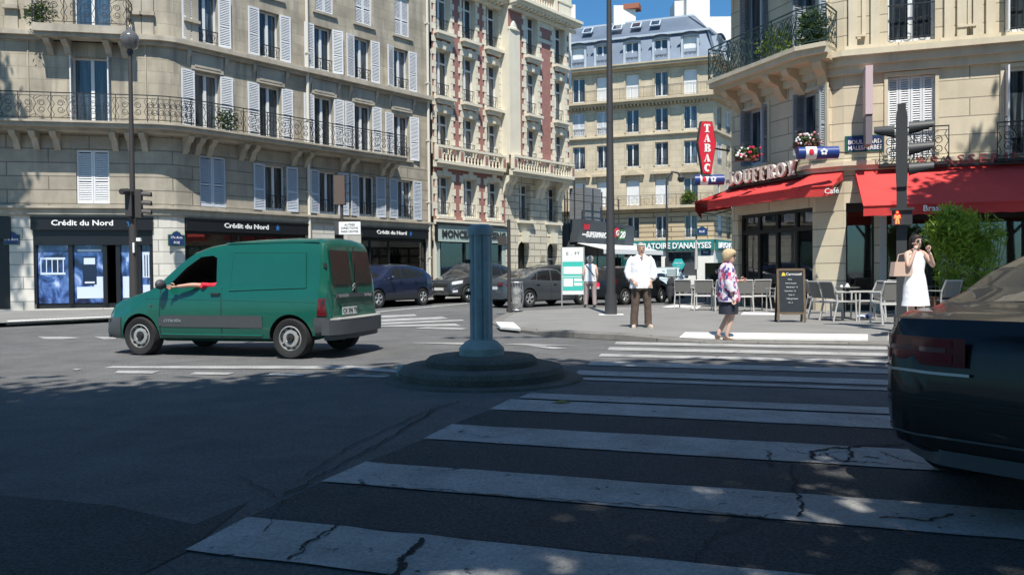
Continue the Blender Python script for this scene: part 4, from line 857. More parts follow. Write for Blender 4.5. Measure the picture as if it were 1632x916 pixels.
def dormer(fc,c,blind,par=bR):
    fbox(par,'dormer',fc,'zinclight',(c-.75,c-.55,-.12,.5,19.0,21.0),(c+.55,c+.75,-.12,.5,19.0,21.0),(c-.55,c+.55,-.12,.5,20.95,21.1))
    mb=MB(); mb.X=fc.M; P=[(c-.95,20.98),(c-.8,21.15),(c-.4,21.27),(c,21.31),(c+.4,21.27),(c+.8,21.15),(c+.95,20.98),(c+.8,21.02),(c+.4,21.12),(c,21.16),(c-.4,21.12),(c-.8,21.02)]; mb.prism(P,-.3,-.121); mb.X=None; obj('dormer_hood',mb,'blackpanel',par,world=True)
    put_window(par,fc,c,19.1,1.1,1.85,out=-.02,sh='blind' if blind else None,rail=.5)
for i,c in enumerate(cR): dormer(R,c,i in (1,5))
for c in cS[:3]: dormer(Rs,c,False)
for px in (930,978,1009,1040):     # skylights lie in the upper slope
    u,z=R.uv(px,45); u-=0; mb=MB(); q=[R.P(u-.45,-1.2,22.45),R.P(u+.45,-1.2,22.45),R.P(u+.45,-2.1,23.15),R.P(u-.45,-2.1,23.15)]
    mb.X=None; n_=Vector((R.n[0]*.6,R.n[1]*.6,.8)); vs=q+[tuple(Vector(p)+n_*.16-Vector((0,0,.05))) for p in q]; mb.add(vs,[(0,1,2,3),(4,5,6,7),(0,1,5,4),(1,2,6,5),(2,3,7,6),(3,0,4,7)]); sk_=obj('skylight',mb,'zinclight',bR,world=True)
    vs=[tuple(Vector(p)+n_*.17-Vector((0,0,.05))) for p in [tuple(Vector(q[0]).lerp(Vector(q[2]),.12)),tuple(Vector(q[1]).lerp(Vector(q[3]),.12)),tuple(Vector(q[2]).lerp(Vector(q[0]),.12)),tuple(Vector(q[3]).lerp(Vector(q[1]),.12))]]
    mb=MB(); mb.add(vs,[(0,1,2,3)]); obj('pane',mb,'pane',sk_,T(0,0,0))
def chimney(px0,px1,ytop,Y,zb,dep,m,pots,par=bR,slope=0):
    x0,_,z=D(px0,ytop,Y); x1=D(px1,ytop,Y)[0]; mb=MB(); mb.box(x0,x1,Y,Y+dep,zb,z); c=obj('chimney_stack',mb,m,par,world=True)
    for k in range(pots):
        mb=MB(); mb.cyl(0,0,0,.45,.14,8,.11); obj('chimney_pot',mb,'potred',c,T((x0+(k+.5)*(x1-x0)/pots)-par.location.x,Y+.3-par.location.y,z))
mat('potred',(.35,.12,.07),.8)
chimney(978,1013,9,71,22,1.2,'plaster',0); fbox(bR,'chimney_cap',R,'potred',(-6.7,-5.2,3.0,4.2,24.85,25.3))
chimney(1075,1094,2,70.5,22,2.0,'plaster',0); chimney(1094,1131,-35,69.5,20.5,5.0,'plaster',0)
far_b=thing('white_building','bright white party wall with a row of red chimney pots behind the mansard roof','building',(20,76,0))
chimney(1129,1172,27,76,0,3.5,'plaster',7,par=far_b)
fb2=thing('white_building','bright white chimney wall rising between the brick building and the mansard roof','building',(5.6,74,0)); chimney(898,917,8,74,0,5,'plaster',0,par=fb2); chimney(892,905,-30,73,0,3,'plaster',0,par=fb2)
# laboratory sign
def labsign(fc,u0,u1,txt,label,w=None):
    r=thing('shop_sign',label,'sign',(*fc.P((u0+u1)/2)[:2],3.02),PI/2-rad(fc.b),'teal laboratory fascia signs'); L=(u1-u0)/2
    mb=MB(); mb.box(-L,L,-.25,-.002,0,.85); obj('board',mb,'labgreen',r); mb=text_mb(txt,.5,.05,.025); k=(w or 2*L*.94)/mb.width; mb.v=[(x*k,y,z) for x,y,z in mb.v]; obj('lettering',mb,'letterwhite',r,T(0,-.252,.18)); return r
labsign(R,-6.1,1.5,"LABORATOIRE D'ANALYSES",'long teal laboratory sign with white capitals facing the junction'); labsign(Rs,.3,6.2,"LABORATOIRE",'short teal laboratory sign turned round the corner into the side street')
r=thing('window_sign','turquoise hexagonal sign with white print hanging in the laboratory window','sign',R.P(-1.45,.1,1.75),PI/2-rad(109.1)); mb=MB(); mb.prism([(.55*math.cos(k*PI/3),.55*math.sin(k*PI/3)+.1) for k in range(6)],-.03,0); obj('board',mb,'turqglow',r) if 'turqglow' in MT else obj('board',mb,'turq',r); obj('lettering',text_mb('ANALYSES',.14,.005,.01,sx=.8),'letterwhite',r,T(0,-.032,.15)); obj('lettering',text_mb('* * *',.12,.005,.01),'letterwhite',r,T(0,-.032,-.12))
plate(R,1119,368,.9,.7,['RUE'],'arched navy street plate on the golden stone above the teal sign',m='platenavy',ts=.18); plate(R,1125,401,.8,.62,['RUE'],'arched navy street plate on the white pier under the teal sign',m='platenavy',ts=.16)
# ---------------------------------------------------------------- BUILDING 5: cafe corner on the right
o=D(1450,400,21.2); C2=Fac((o[0],21.2),108); K2u=C2.uv(1345,300)[0]; K2=Vector(C2.P(K2u)[:2]); k1=D(1300,400,22.2); K1=Vector((k1[0],22.2))
d1=Vector((math.sin(rad(-21.2)),math.cos(rad(-21.2)))); 
r1=ray(1166,300); tt=(K1.x*r1[1]-K1.y*r1[0])/(-(d1.x*r1[1]-d1.y*r1[0])); KL=K1+d1*tt
C1=Fac(KL,158.8); L1=tt; Cc=Fac(K1,math.degrees(math.atan2(K2.x-K1.x,K2.y-K1.y))); Lc=(K2-K1).length
C0=Fac((KL+C0dir*14),196); L0=14
bc=thing('cafe_building','pale limestone corner building over the red awnings of the café','building',(K2.x,K2.y,0))
c1u=lambda px,py=300: C1.uv(px,py)[0]; c2u=lambda px,py=300: C2.uv(px,py)[0]
w1,w2=c2u(1452),c2u(1640); WW=c2u(1490)-c2u(1415); zb=C2.uv(1452,262)[1]; zt=C2.uv(1452,120)[1]; zu=C2.uv(1452,66)[1]
ZC=C2.uv(1400,80)[1]
xa,xb=c1u(1206),c1u(1294); zb1=C1.uv(1208,262)[1]; zt1=C1.uv(1208,172)[1]; zt2=8.05+2.4
pr2=[(w1,zb,zt-zb,dict(sh='closed4',rail=.95)),(w2,zb,zt-zb,dict(sh='fold',rail=.95)),(w1+2*(w2-w1),zb,zt-zb,dict(rail=.95)),(w1+3*(w2-w1),zb,zt-zb,dict(rail=.95)),(w1,zu,2.6,dict(rail=.95)),(w2,zu,2.6,dict(sh='fold',rail=.95)),(w1+2*(w2-w1),zu,2.6,dict(rail=.95))]
pr1=[(xa,zb1,zt1-zb1,dict(sh='fold',shm='shuttershade',frame='shutterblue',sw=.42)),(xb,zb1,zt1-zb1,dict(sh='fold',shm='shuttershade',frame='shutterblue',sw=.42)),(xa,7.5,2.5,dict(sh='fold',shm='shuttershade',frame='shutterblue',sw=.42)),(xb,7.5,2.5,dict(sh='fold',shm='shuttershade',frame='shutterblue',sw=.42))]
W1_=1.1
mb=MB(); zz=4.0
wall(mb,C2.M,K2u,16,zz,15,[(u-WW/2,u+WW/2,z,z+h) for u,z,h,_ in pr2],.32); wall(mb,C1.M,0,L1,zz,15,[(u-W1_/2,u+W1_/2,z,z+h) for u,z,h,_ in pr1],.32); wall(mb,Cc.M,0,Lc,zz,15,[]); wall(mb,C0.M,0,L0,zz,15,[])
obj('wall',mb,'stoneC',bc,world=True,rec=False)
back=[C2.P(16)[:2],C2.P(16,-12)[:2],C0.P(0,-1)[:2],C0.P(0)[:2]]
mb=MB()
for a,b in zip(back[:-1],back[1:]): mb.quad((*a,0),(*b,0),(*b,15),(*a,15))
mb.add([(*KL,15),(*K1,15),(*K2,15),(*back[0],15),(*back[1],15),(*back[2],15),(*back[3],15)],[tuple(range(7))]); obj('roof',mb,'stoneCplain',bc,world=True)
for u,z,h,kw in pr2: put_window(bc,C2,u,z,WW,h,**kw)
for u,z,h,kw in pr1: put_window(bc,C1,u,z,W1_,h,**kw)
pc=[tuple(KL),tuple(K1),tuple(K2),C2.P(16)[:2]]
mb=MB(); mb.band(pc,0,.14,ZC-.62,ZC-.40); mb.band(pc,0,.26,ZC-.40,ZC-.18); mb.band(pc,0,.4,ZC-.18,ZC-.02); obj('cornice',mb,'stoneCplain',bc,world=True)
mb=MB(); mb.band(pc,0,.3,11.0,11.4); obj('cornice',mb,'stoneCplain',bc,world=True)
mb=MB(); mb.band(pc,0,.12,3.98,4.10); mb.band(pc,0,.22,4.10,4.22); obj('ledge',mb,'stoneCplain',bc,world=True)
# pilasters and framed panels of the upper storey, window surrounds below
for u in (K2u+.22,w1-WW/2-.32,w1+WW/2+.32,w2-WW/2-.32,w2+WW/2+.32,w1+WW/2+.62,w2-WW/2-.62): fbox(bc,'pilaster',C2,'stoneCplain',(u-.11,u+.11,-.09,-.001,ZC+.12,11.0))
fbox(bc,'plinth_course',C2,'stoneCplain',(K2u,w1-WW/2-.1,-.14,-.0905,ZC-.0,ZC+.14),(w1+WW/2+.1,w2-WW/2-.1,-.14,-.0905,ZC,ZC+.14),(w2+WW/2+.1,16,-.14,-.0905,ZC,ZC+.14))
for a,b in ((K2u+.45,w1-WW/2-.55),(w1+WW/2+.85,w2-WW/2-.85)): fbox(bc,'wall_panel',C2,'stoneCplain',(a,b,-.05,-.001,ZC+.42,10.6)); fbox(bc,'panel_sill',C2,'stoneCplain',(a+.1,b-.25,-.12,-.051,ZC+.38,ZC+.44))
for u in (w1,w2,w1+2*(w2-w1)):
    fbox(bc,'window_surround',C2,'stoneCplain',(u-WW/2-.09,u-WW/2-.001,-.05,-.001,zb,zt+.1),(u+WW/2+.001,u+WW/2+.09,-.05,-.001,zb,zt+.1),(u-WW/2,u+WW/2,-.05,-.001,zt+.001,zt+.1))
    n=5
    for k in range(-2,2): 
        mb=MB(); mb.X=C2.M; a=u+k*.34; s0=(k)*.05; s1=(k+1)*.05; mb.prism([(a+.01,zt+.12),(a+.33,zt+.12),(a+.33+s1,zt+.5),(a+.01+s0,zt+.5)],-.03,-.001); mb.X=None; obj('voussoir',mb,'stoneCplain',bc,world=True)
    mb=MB(); mb.X=C2.M@T(u-WW/2-.25,-.42,zb-.02); rail_panel(mb,WW+.5,.95,1,.014); mb.box(0,WW+.5,.02,.42,-.06,0); mb.X=None; obj('window_balcony',mb,'iron',bc,world=True)
fbox(bc,'window_surround',C1,'stoneCplain',*[q for x in (xa,xb) for q in ((x-W1_/2-.1,x-W1_/2-.001,-.05,-.001,zb1,zt1+.1),(x+W1_/2+.001,x+W1_/2+.1,-.05,-.001,zb1,zt1+.1),(x-W1_/2,x+W1_/2,-.05,-.001,zt1+.001,zt1+.1))])
# balcony over the cafe corner
pbal=[tuple(KL),tuple(K1),tuple(K1.lerp(K2,.75))]
mb=MB(); mb.band(pbal,0,.86,7.12,7.36); mb.band(pbal,0,.95,7.26,7.38); obj('balcony_slab',mb,'stoneCplain',bc,world=True)
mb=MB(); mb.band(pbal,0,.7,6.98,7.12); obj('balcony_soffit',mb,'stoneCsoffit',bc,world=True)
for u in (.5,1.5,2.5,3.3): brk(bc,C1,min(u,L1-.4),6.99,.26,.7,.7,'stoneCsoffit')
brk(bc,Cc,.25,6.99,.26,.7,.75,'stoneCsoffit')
op=offpoly(pbal,.88); mb=MB(); rail_path(mb,[tuple(KL)]+op+[pbal[-1]],7.38,1.02,1); 
mb2=MB(); obj('balcony_railing',mb,'irongreen',bc,world=True)
# diamond lattice set behind the balcony bars
mb=MB()
for a,b in ((op[0],op[1]),):
    a=Vector(a);b=Vector(b); L=(b-a).length; mb.X=T(a.x,a.y,7.38)@RZ(math.atan2((b-a).y,(b-a).x)); n=int(L/.2)
    for k in range(n):
        mb.tube([(k*.2,.02,.1),(k*.2+.4 if k*.2+.4<L else L,.02,.85)],.009,4,False); mb.tube([(k*.2,.02,.85),(k*.2+.4 if k*.2+.4<L else L,.02,.1)],.009,4,False)
    mb.X=None
obj('balcony_lattice',mb,'irongreen',bc,world=True)
fbox(bc,'upper_balcony',C1,'stoneCplain',(-.8,L1+.3,-.9,0,10.6,10.85))
# cafe ground floor
mb=MB(); dA,dB=c1u(1176),c1u(1312); dz=C1.uv(1240,332)[1]
wall(mb,C1.M,0,L1,0,zz,[(dA,min(dB,L1-.12),.13,3.05)],.35); cp0,cp1=c2u(1341),c2u(1394)
e1=max(cp0,K2u+.05)
wall(mb,C2.M,K2u,16,0,zz,[(e1,cp1,.13,3.1),(cp1+.3,cp1+3.6,.13,3.3),(cp1+3.9,cp1+8,.13,3.3),(cp1+8.3,15,.13,3.3)],.35); wall(mb,Cc.M,0,Lc,0,zz,[]); wall(mb,C0.M,0,L0,0,zz,[(1,5,.13,3),(6,10,.13,3),(11,L0-.5,.13,3)],.3)
obj('wall',mb,'stoneC',bc,world=True,rec=False)
def glazing(fc,a,b,z0,z1,n,tr=.78,nm='shop_front',m='darkwood'):
    t=z0+(z1-z0)*tr; w=(b-a)/n
    fbox(bc,nm,fc,m,(a,b,.16,.26,z1-.1,z1),(a,b,.16,.26,z0,z0+.16),(a,b,.15,.27,t,t+.12),*[(a+k*w-.05 if k else a,a+k*w+.05 if k<n else b,.145,.275,z0+.16,z1-.1) for k in range(n+1)])
    fbox(bc,'shop_window',fc,'glassclear',(a,b,.2,.205,z0+.1,z1-.05))
glazing(C1,dA,min(dB,L1-.12),.13,3.05,4); glazing(C2,e1,cp1,.13,3.1,1,.92); glazing(C2,cp1+.3,cp1+3.6,.13,3.3,3); glazing(C2,cp1+3.9,cp1+8,.13,3.3,4); glazing(C2,cp1+8.3,15,.13,3.3,5); glazing(C0,1,5,.13,3,4); glazing(C0,6,10,.13,3,4)
mat('floorcafe',(.10,.07,.05),.6); mat('cafewall',(.16,.11,.075),.8,var=.3,vscale=1.5)
Pin=lambda fc,u: fc.P(u,-.36)[:2]
inner=[Pin(C0,1),Pin(C0,L0-.1),Pin(C1,.1),Pin(C1,L1-.1),Pin(C2,K2u+.2),Pin(C2,15.8),C2.P(15.8,-7)[:2]]
mb=MB(); mb.slab(inner,.06,.13); obj('cafe_floor',mb,'floorcafe',bc,world=True); mb=MB(); mb.slab(inner,3.4,3.5); obj('cafe_ceiling',mb,'cafewall',bc,world=True)
fbox(bc,'cafe_back_wall',C2,'cafewall',(K2u-3,15.8,5.5,5.7,.1,3.5)); fbox(bc,'bar_counter',C2,'darkwood',(K2u-.5,9,4.0,4.6,.13,1.25)); fbox(bc,'bar_counter_top',C2,'tabletop',(K2u-.6,9.1,3.9,4.7,1.251,1.30))
fbox(bc,'facade_post',C2,'chairgrey',(c2u(1399),c2u(1408),-.5,-.38,.12,2.9))
# awnings
def awning_path(pts,zt_,zf,proj,val,m='redcloth',nm='awning',off=.05,out_u=0,wave=True):
    P=[Vector(p) for p in pts]; fr=[Vector(p) for p in offpoly(pts,proj)]; bk=[Vector(p) for p in offpoly(pts,off)]
    mb=MB(); vs=[];rnd=random.Random(3)
    for i in range(len(P)-1):
        n=max(2,int((P[i+1]-P[i]).length/.25)); 
        for k in range(n):
            t0,t1=k/n,(k+1)/n; b0=bk[i].lerp(bk[i+1],t0);b1=bk[i].lerp(bk[i+1],t1); f0=fr[i].lerp(fr[i+1],t0); f1=fr[i].lerp(fr[i+1],t1)
            s0=.03*math.sin(9*t0*n/4+i); s1=.03*math.sin(9*t1*n/4+i)
            m0=b0.lerp(f0,.5); m1=b1.lerp(f1,.5); zm=(zt_+zf)/2-.04
            for th in (0,-.012):
                mb.quad((*b0,zt_+th),(*b1,zt_+th),(*m1,zm+s1*.5+th),(*m0,zm+s0*.5+th)); mb.quad((*m0,zm+s0*.5+th),(*m1,zm+s1*.5+th),(*f1,zf+th),(*f0,zf+th))
            o0=(f0-b0).normalized()*.03; g0=f0-o0*(.6+20*s0*.3); g1=f1-(f1-b1).normalized()*.03*(.6+20*s1*.3)
            mb.quad((*f0,zf),(*f1,zf),(*g1,zf-val+.012*math.sin(11*t1*n/4)),(*g0,zf-val+.012*math.sin(11*t0*n/4)))
    for i_,j_ in ((0,0),(len(P)-1,len(P)-1)):
        b0=bk[i_]; f0=fr[i_]; mb.add([(*b0,zt_),(*f0,zf),(*b0,zt_-.25)][:3],[(0,1,2)])
    o=obj(nm,mb,m,bc,world=True,rec=False,smooth=30,label=None); 
    mb=MB(); 
    for i in range(len(fr)-1): mb.tube([(*fr[i],zf+.01),(*fr[i+1],zf+.01)],.03,6)
    obj('front_bar',mb,'redcloth',bc,world=True)
    for i in range(len(fr)-1):
        for t in (.12,.88):
            b0=bk[i].lerp(bk[i+1],t); f0=fr[i].lerp(fr[i+1],t); mb=MB(); mb.tube([(*b0,zt_-.35),(*(b0.lerp(f0,.55)),zf-.12),(*f0,zf-.04)],.022,6); obj('awning_arm',mb,'lampgrey',bc,world=True)
    return fr,bk
fr1,_=awning_path([tuple(KL),tuple(K1),tuple(K2)],3.98,3.50,.95,.26)
fr2,_=awning_path([C2.P(K2u+.28)[:2],C2.P(12)[:2]],3.97,2.84,2.0,.24)
awning_path([C0.P(L0-5.5)[:2],C0.P(L0-.3)[:2]],3.97,3.58,1.2,.28)
# lettering on awnings and fascia
fa=Fac(fr2[0],108); mb=text_mb('Brasserie',.15,.004,.012); obj('lettering',mb,'letterwhite',bc,T(-bc.location.x,-bc.location.y,0)@fa.M@T(1.72,-.035,2.68))
mb=text_mb('Café',.15,.004,.012); fa3=Fac(fr1[1],Cc.b); obj('lettering',mb,'letterwhite',bc,T(-bc.location.x,-bc.location.y,0)@fa3.M@T(1.0,-.03,3.3))
mb=text_mb('BRASSERIE',.24,.03,.01,sx=1.2,sp=1.35); r=thing('shop_sign','row of dull red capitals above the right awning','sign',C2.P((c2u(1470)+c2u(1608))/2,.3,4.0),PI/2-rad(108)); obj('lettering',mb,'redbrown',r) if 'redbrown' in MT else obj('lettering',mb,'redsign',r); mb=MB(); mb.box(-1.3,1.3,-.02,.05,-.06,-.01); obj('rail',mb,'lampgrey',r)
# slab-serif capitals built from strokes
def serif_mb(txt,h,depth=.08,th=.2,gap=.18,vert=False):
    mb=MB(); x=0; S=th*h; s=.09*h
    def bx(a,b,c,d): mb.box(x+a,x+b,-depth,0,c,d)
    def arcp(cx,cz,rx,rz,a0,a1,t,n=10):
        for k in range(n):
            q0=a0+(a1-a0)*k/n; q1=a0+(a1-a0)*(k+1)/n; P=[(x+cx+rx*math.cos(q0),cz+rz*math.sin(q0)),(x+cx+rx*math.cos(q1),cz+rz*math.sin(q1)),(x+cx+(rx-t)*math.cos(q1),cz+(rz-t*.75)*math.sin(q1)),(x+cx+(rx-t)*math.cos(q0),cz+(rz-t*.75)*math.sin(q0))]; mb.prism(P,-depth,0)
    zc=0; wid=0
    for ch in txt:
        w=.72*h
        if ch in 'FRBET':
            if ch!='T': bx(.08*h,.08*h+S,0,h); bx(0,.16*h+S,0,s); bx(0,.10*h,h-s,h)
        if ch=='F': w=.66*h; bx(.08*h+S,w,h-s*1.2,h); bx(w-s,w,h-.28*h,h-s*1.2); bx(.08*h+S,.48*h,.47*h,.47*h+s); bx(.42*h,.48*h,.38*h,.64*h)
        if ch=='E': w=.68*h; bx(.08*h+S,w,h-s*1.2,h); bx(.08*h+S,w,0,s*1.2); bx(w-s,w,h-.26*h,h-s*1.2); bx(w-s,w,s*1.2,.26*h); bx(.08*h+S,.46*h,.47*h,.47*h+s)
        if ch in 'RB':
            arcp(.08*h+S+.12*h,.745*h,.30*h,.255*h,-PI/2,PI/2,S*.9); bx(.08*h+S,.2*h+S,h-s,h); bx(.08*h+S,.2*h+S,.48*h,.48*h+s)
            if ch=='B': arcp(.08*h+S+.14*h,.25*h,.33*h,.25*h,-PI/2,PI/2,S*.9); bx(.08*h+S,.22*h+S,0,s)
            else: mb.prism([(x+.34*h,.5*h),(x+.34*h+S,.5*h),(x+.76*h,0),(x+.76*h-S*1.1,0)],-depth,0); bx(.52*h,.8*h,0,s)
            w=.76*h
        if ch=='T': w=.78*h; bx(w/2-S/2,w/2+S/2,0,h-s); bx(0,w,h-s*1.2,h); bx(0,s,h-.26*h,h-s); bx(w-s,w,h-.26*h,h-s); bx(w/2-S,w/2+S,0,s)
        if ch=='A': w=.86*h; mb.prism([(x+w*.46,h),(x+w*.58,h),(x+w*.95,0),(x+w*.95-S*1.2,0)],-depth,0); mb.prism([(x+w*.46,h),(x+w*.55,h),(x+.14*h,0),(x+.06*h,0)],-depth,0); bx(.25*h,.6*h,.28*h,.28*h+s*.8); bx(0,.22*h,0,s); bx(w-.3*h,w,0,s)
        if ch=='O' : w=.86*h; arcp(w/2,h/2,w/2,h/2,0,2*PI,S,20)
        if ch=='C': w=.8*h; arcp(w*.52,h/2,w*.5,h/2,.28*PI,1.72*PI,S,16); bx(w-.14*h,w-.05*h,.66*h,.95*h)
        if ch=='U': w=.84*h; bx(.1*h,.1*h+S,.32*h,h); bx(w-.1*h-S*.7,w-.1*h,.32*h,h); arcp(w/2,.34*h,w/2-.1*h,.34*h,PI,2*PI,S*.85,10); bx(0,.2*h+S,h-s,h); bx(w-.32*h,w,h-s,h)
        if ch=='J': w=.6*h; bx(w-.1*h-S,w-.1*h,.2*h,h); arcp(w*.36,.2*h,.26*h+S*.4,.2*h,PI,2*PI,S*.8,8); bx(w-.28*h-S*.5,w,h-s,h)
        if ch=='Y': w=.84*h; bx(w/2-S/2,w/2+S/2,0,.45*h); mb.prism([(x+w/2-S/2,.4*h),(x+w/2+S/2,.5*h),(x+.12*h+S,h),(x+.1*h,h)],-depth,0); mb.prism([(x+w/2,.45*h),(x+w/2+S/2,.4*h),(x+w-.1*h,h),(x+w-.18*h,h)],-depth,0); bx(0,.34*h,h-s,h); bx(w-.3*h,w,h-s,h); bx(w/2-S,w/2+S,0,s)
        if vert:
            cx=w/2; n0=getattr(mb,'_n',0)
            mb.v[n0:]=[(vx-cx,vy,vz-zc) for vx,vy,vz in mb.v[n0:]]; mb._n=len(mb.v); zc+=h*1.22
        else: x+=w+gap*h*.5
    mb.width=x; return mb
j=[D(1160,290,1)]; 
ufa=Fac(offpoly([tuple(KL),tuple(K1)],.35)[0],158.8); u0=ufa.uv(1163,290)[0]; u1=ufa.uv(1273,275)[0]; zj=ufa.uv(1163,297)[1]
mb=serif_mb('JOUFFROY',.42,.10,.24); k=(u1-u0)/mb.width; mb.v=[(x*k,y,z) for x,y,z in mb.v]
r=thing('shop_sign','big cream slab serif capitals standing above the left red awning','sign',ufa.P(u0,0,zj),PI/2-rad(158.8)); obj('lettering',mb,'lettercream',r); 
k2=[(x,y+.102,z) for x,y,z in mb.v]; m2=MB(); m2.v=[((x-(u1-u0)/2)*1.01+(u1-u0)/2+.02,y*.5,z*1.03-.015) for x,y,z in k2]; m2.f=mb.f; m2.mi=mb.mi; obj('letter_backs',m2,'darkwood',r)
mb=MB(); mb.box(-.1,u1-u0+.1,.0,.34,-.09,-.03); obj('rail',mb,'darkwood',r)
# red vertical lozenge sign
tp=D(1125,194,25.0); bt=D(1125,277,25.0)
r=thing('tobacco_sign','tall red lozenge sign with white vertical capitals off the café corner','sign',(tp[0],25.0,bt[2]),rad(8)); H=tp[2]-bt[2]-.02; hh=H
P=[(-.13,0),(.13,0),(.28,hh*.58),(.17,hh),(-.17,hh),(-.28,hh*.58)]
mb=MB(); mb.prism(P,-.09,.09); obj('box',mb,'redsign',r); mb=MB(); mb.prism([(x*1.1,z*1.02-.01*hh) for x,z in P],-.07,.07); obj('rim',mb,'signalbrown',r)
mb=serif_mb('TABAC',H/6.4,.012,.3,vert=True); obj('lettering',mb,'letterwhite',r,T(0,-.092,H-H/6.4-.08))
mb=MB(); mb.tube([(.2,0,.5*H),(1.0,.5,.5*H)],.03,6); obj('bracket',mb,'iron',r)
# two barrel signs in blue and white
def barrel(px0,px1,py,Y,rot,label,br=.3):
    a=D(px0,py,Y); b=D(px1,py,Y); L=b[0]-a[0]; c=((a[0]+b[0])/2,Y,a[2]-.16)
    r=thing('barrel_sign',label,'sign',c,rot,'blue and white barrel signs of the café')
    mb=MB(); mb.tube([(-L/2,0,.16),(L/2,0,.16)],.165,20); obj('barrel',mb,'bluecan',r,smooth=40); mb=MB(); mb.tube([(-L*.32,0,.16),(-L*.05,0,.16)],.169,20,False); obj('band',mb,'letterwhite',r,smooth=40)
    mb=MB(); mb.sphere((0,-.165,.16),.07,8,5,(1,.3,1.3)); obj('red_emblem',mb,'redsign',r,T(-L*.19,0,0))
    for k in range(5):
        q=k*2*PI/5+.3; mb=MB(); mb.sphere((L*.12+.06*math.cos(q),-.163,.16+.06*math.sin(q)),.036,6,4,(1,.4,1)); obj('petal',mb,'letterwhite',r)
    mb=MB(); mb.tube([(L/2,0,.16),(L/2+br,.1,.16)],.02,6); obj('bracket',mb,'iron',r); return r
barrel(1107,1153,287,25.1,rad(-4),'blue and white barrel sign hanging under the red tobacco lozenge',.05)
barrel(1272,1334,244,21.0,rad(-6),'blue and white barrel sign with flower petals on the café chamfer')
# street plate, projecting sign
plate(C2,1378,229,1.0,.45,['BOULEVARD','MALESHERBES'],'rectangular blue boulevard plate with white capitals beside the closed shutters',m='platenavy',arch=False,ts=.12)
u,z0=C2.uv(1380,236); z1=C2.uv(1380,115)[1]
r=thing('projecting_sign','narrow pinkish grey sign box standing edge-on from the limestone wall','sign',C2.P(u,0,z0),PI/2-rad(108)); mb=MB(); mb.box(-.09,.09,-.75,-.12,(z1-z0)*.38,z1-z0); obj('sign_box',mb,'pinkgrey',r); mb=MB(); mb.box(-.08,.08,-.72,-.15,0,(z1-z0)*.379); obj('lower_box',mb,'purplegrey',r) if 'purplegrey' in MT else obj('lower_box',mb,'greyplastic',r)
mb=MB(); mb.box(-.02,.02,-.12,0,.3,.36); mb.box(-.02,.02,-.12,0,1.4,1.46); obj('bracket',mb,'iron',r)
# ---------------------------------------------------------------- vehicles
def interp(pts,x):
    if x<=pts[0][0]: return pts[0][1]
    for (a,b),(c,d) in zip(pts[:-1],pts[1:]):
        if x<=c: return b+(d-b)*(x-a)/(c-a)
    return pts[-1][1]
class Body:
    def __init__(s,L,top,belt,W,bot,tum=.28,xs=None):
        s.L=L; s.top=top; s.belt=belt; s.W=W; s.bot=bot; s.tum=tum
        q=sorted({p[0] for p in top}|{p[0] for p in W}|{p[0] for p in bot}|{L*i/70 for i in range(71)}); s.xs=[v for v in q if 0<=v<=L]
    def sec(s,x):
        t=interp(s.top,x); w=interp(s.W,x); b=interp(s.bot,x); be=min(interp(s.belt,x),t-.03); b=min(b,be-.1); g=t-be; wr=w*.955-s.tum*g
        h=be-b
        rr=min(.09,g*.45)
        return [(w*.78,b),(w*.955,b+.06*h+.01),(w*.99,b+.25*h),(w,b+.55*h),(w*.992,b+.78*h),(w*.975,be-.05*h),(w*.955,be),(w*.955-s.tum*g*.33,be+g*.33),(w*.955-s.tum*g*.62,be+g*.62),(wr+.01*0,t-rr*.9),(wr-rr*.25,t-rr*.35),(wr-rr*.9,t-rr*.06),(wr*.55,t+.012*g/.5),(0,t+.02*g/.5)]
    def side(s,x,z):
        S=s.sec(x); S=S[:11]
        for (y0,z0),(y1,z1) in zip(S[:-1],S[1:]):
            if z<=z1: return y0+(y1-y0)*max(0,(z-z0))/max(1e-4,(z1-z0))
        return S[-1][0]
    def mesh(s,mb):
        n=len(s.sec(1)); vs=[];fs=[]
        for x in s.xs:
            S=s.sec(x); ring=[(x,-y,z) for y,z in S]+[(x,y,z) for y,z in S[-2::-1]]; vs+=ring
        m=2*n-1
        for i in range(len(s.xs)-1):
            for j in range(m): fs.append((i*m+j,i*m+(j+1)%m,(i+1)*m+(j+1)%m,(i+1)*m+j))
        fs+=[tuple(range(m)),tuple(range((len(s.xs)-1)*m,len(s.xs)*m))[::-1]]
        mb.add(vs,fs)
    def patch(s,mb,side,c,off=.006,n=6,th=.0):   # c: four (x,z) corners
        vs=[]
        for i in range(n+1):
            for j in range(n+1):
                u=i/n;v=j/n; x=(c[0][0]*(1-u)+c[1][0]*u)*(1-v)+(c[3][0]*(1-u)+c[2][0]*u)*v; z=(c[0][1]*(1-u)+c[1][1]*u)*(1-v)+(c[3][1]*(1-u)+c[2][1]*u)*v
                vs.append((x,side*(s.side(x,z)+off),z))
        fs=[(i*(n+1)+j,i*(n+1)+j+1,(i+1)*(n+1)+j+1,(i+1)*(n+1)+j) for i in range(n) for j in range(n)]
        mb.add(vs,fs)
    def toppatch(s,mb,x0,x1,f0,f1,off=.006,n=8,dx=0,y0=-1,y1=1):   # front/rear screens: x range, width fractions
        vs=[]
        for i in range(n+1):
            x=x0+(x1-x0)*i/n; S=s.sec(x); w=S[10][0]; t=interp(s.top,x); f=f0+(f1-f0)*i/n
            for j in range(n+1):
                y=(y0+(y1-y0)*j/n)*w*f; 
                zz=t-.03*(abs(y)/w)**4; vs.append((x+dx,y,zz+off))
        fs=[(i*(n+1)+j,i*(n+1)+j+1,(i+1)*(n+1)+j+1,(i+1)*(n+1)+j) for i in range(n) for j in range(n)]; mb.add(vs,fs)
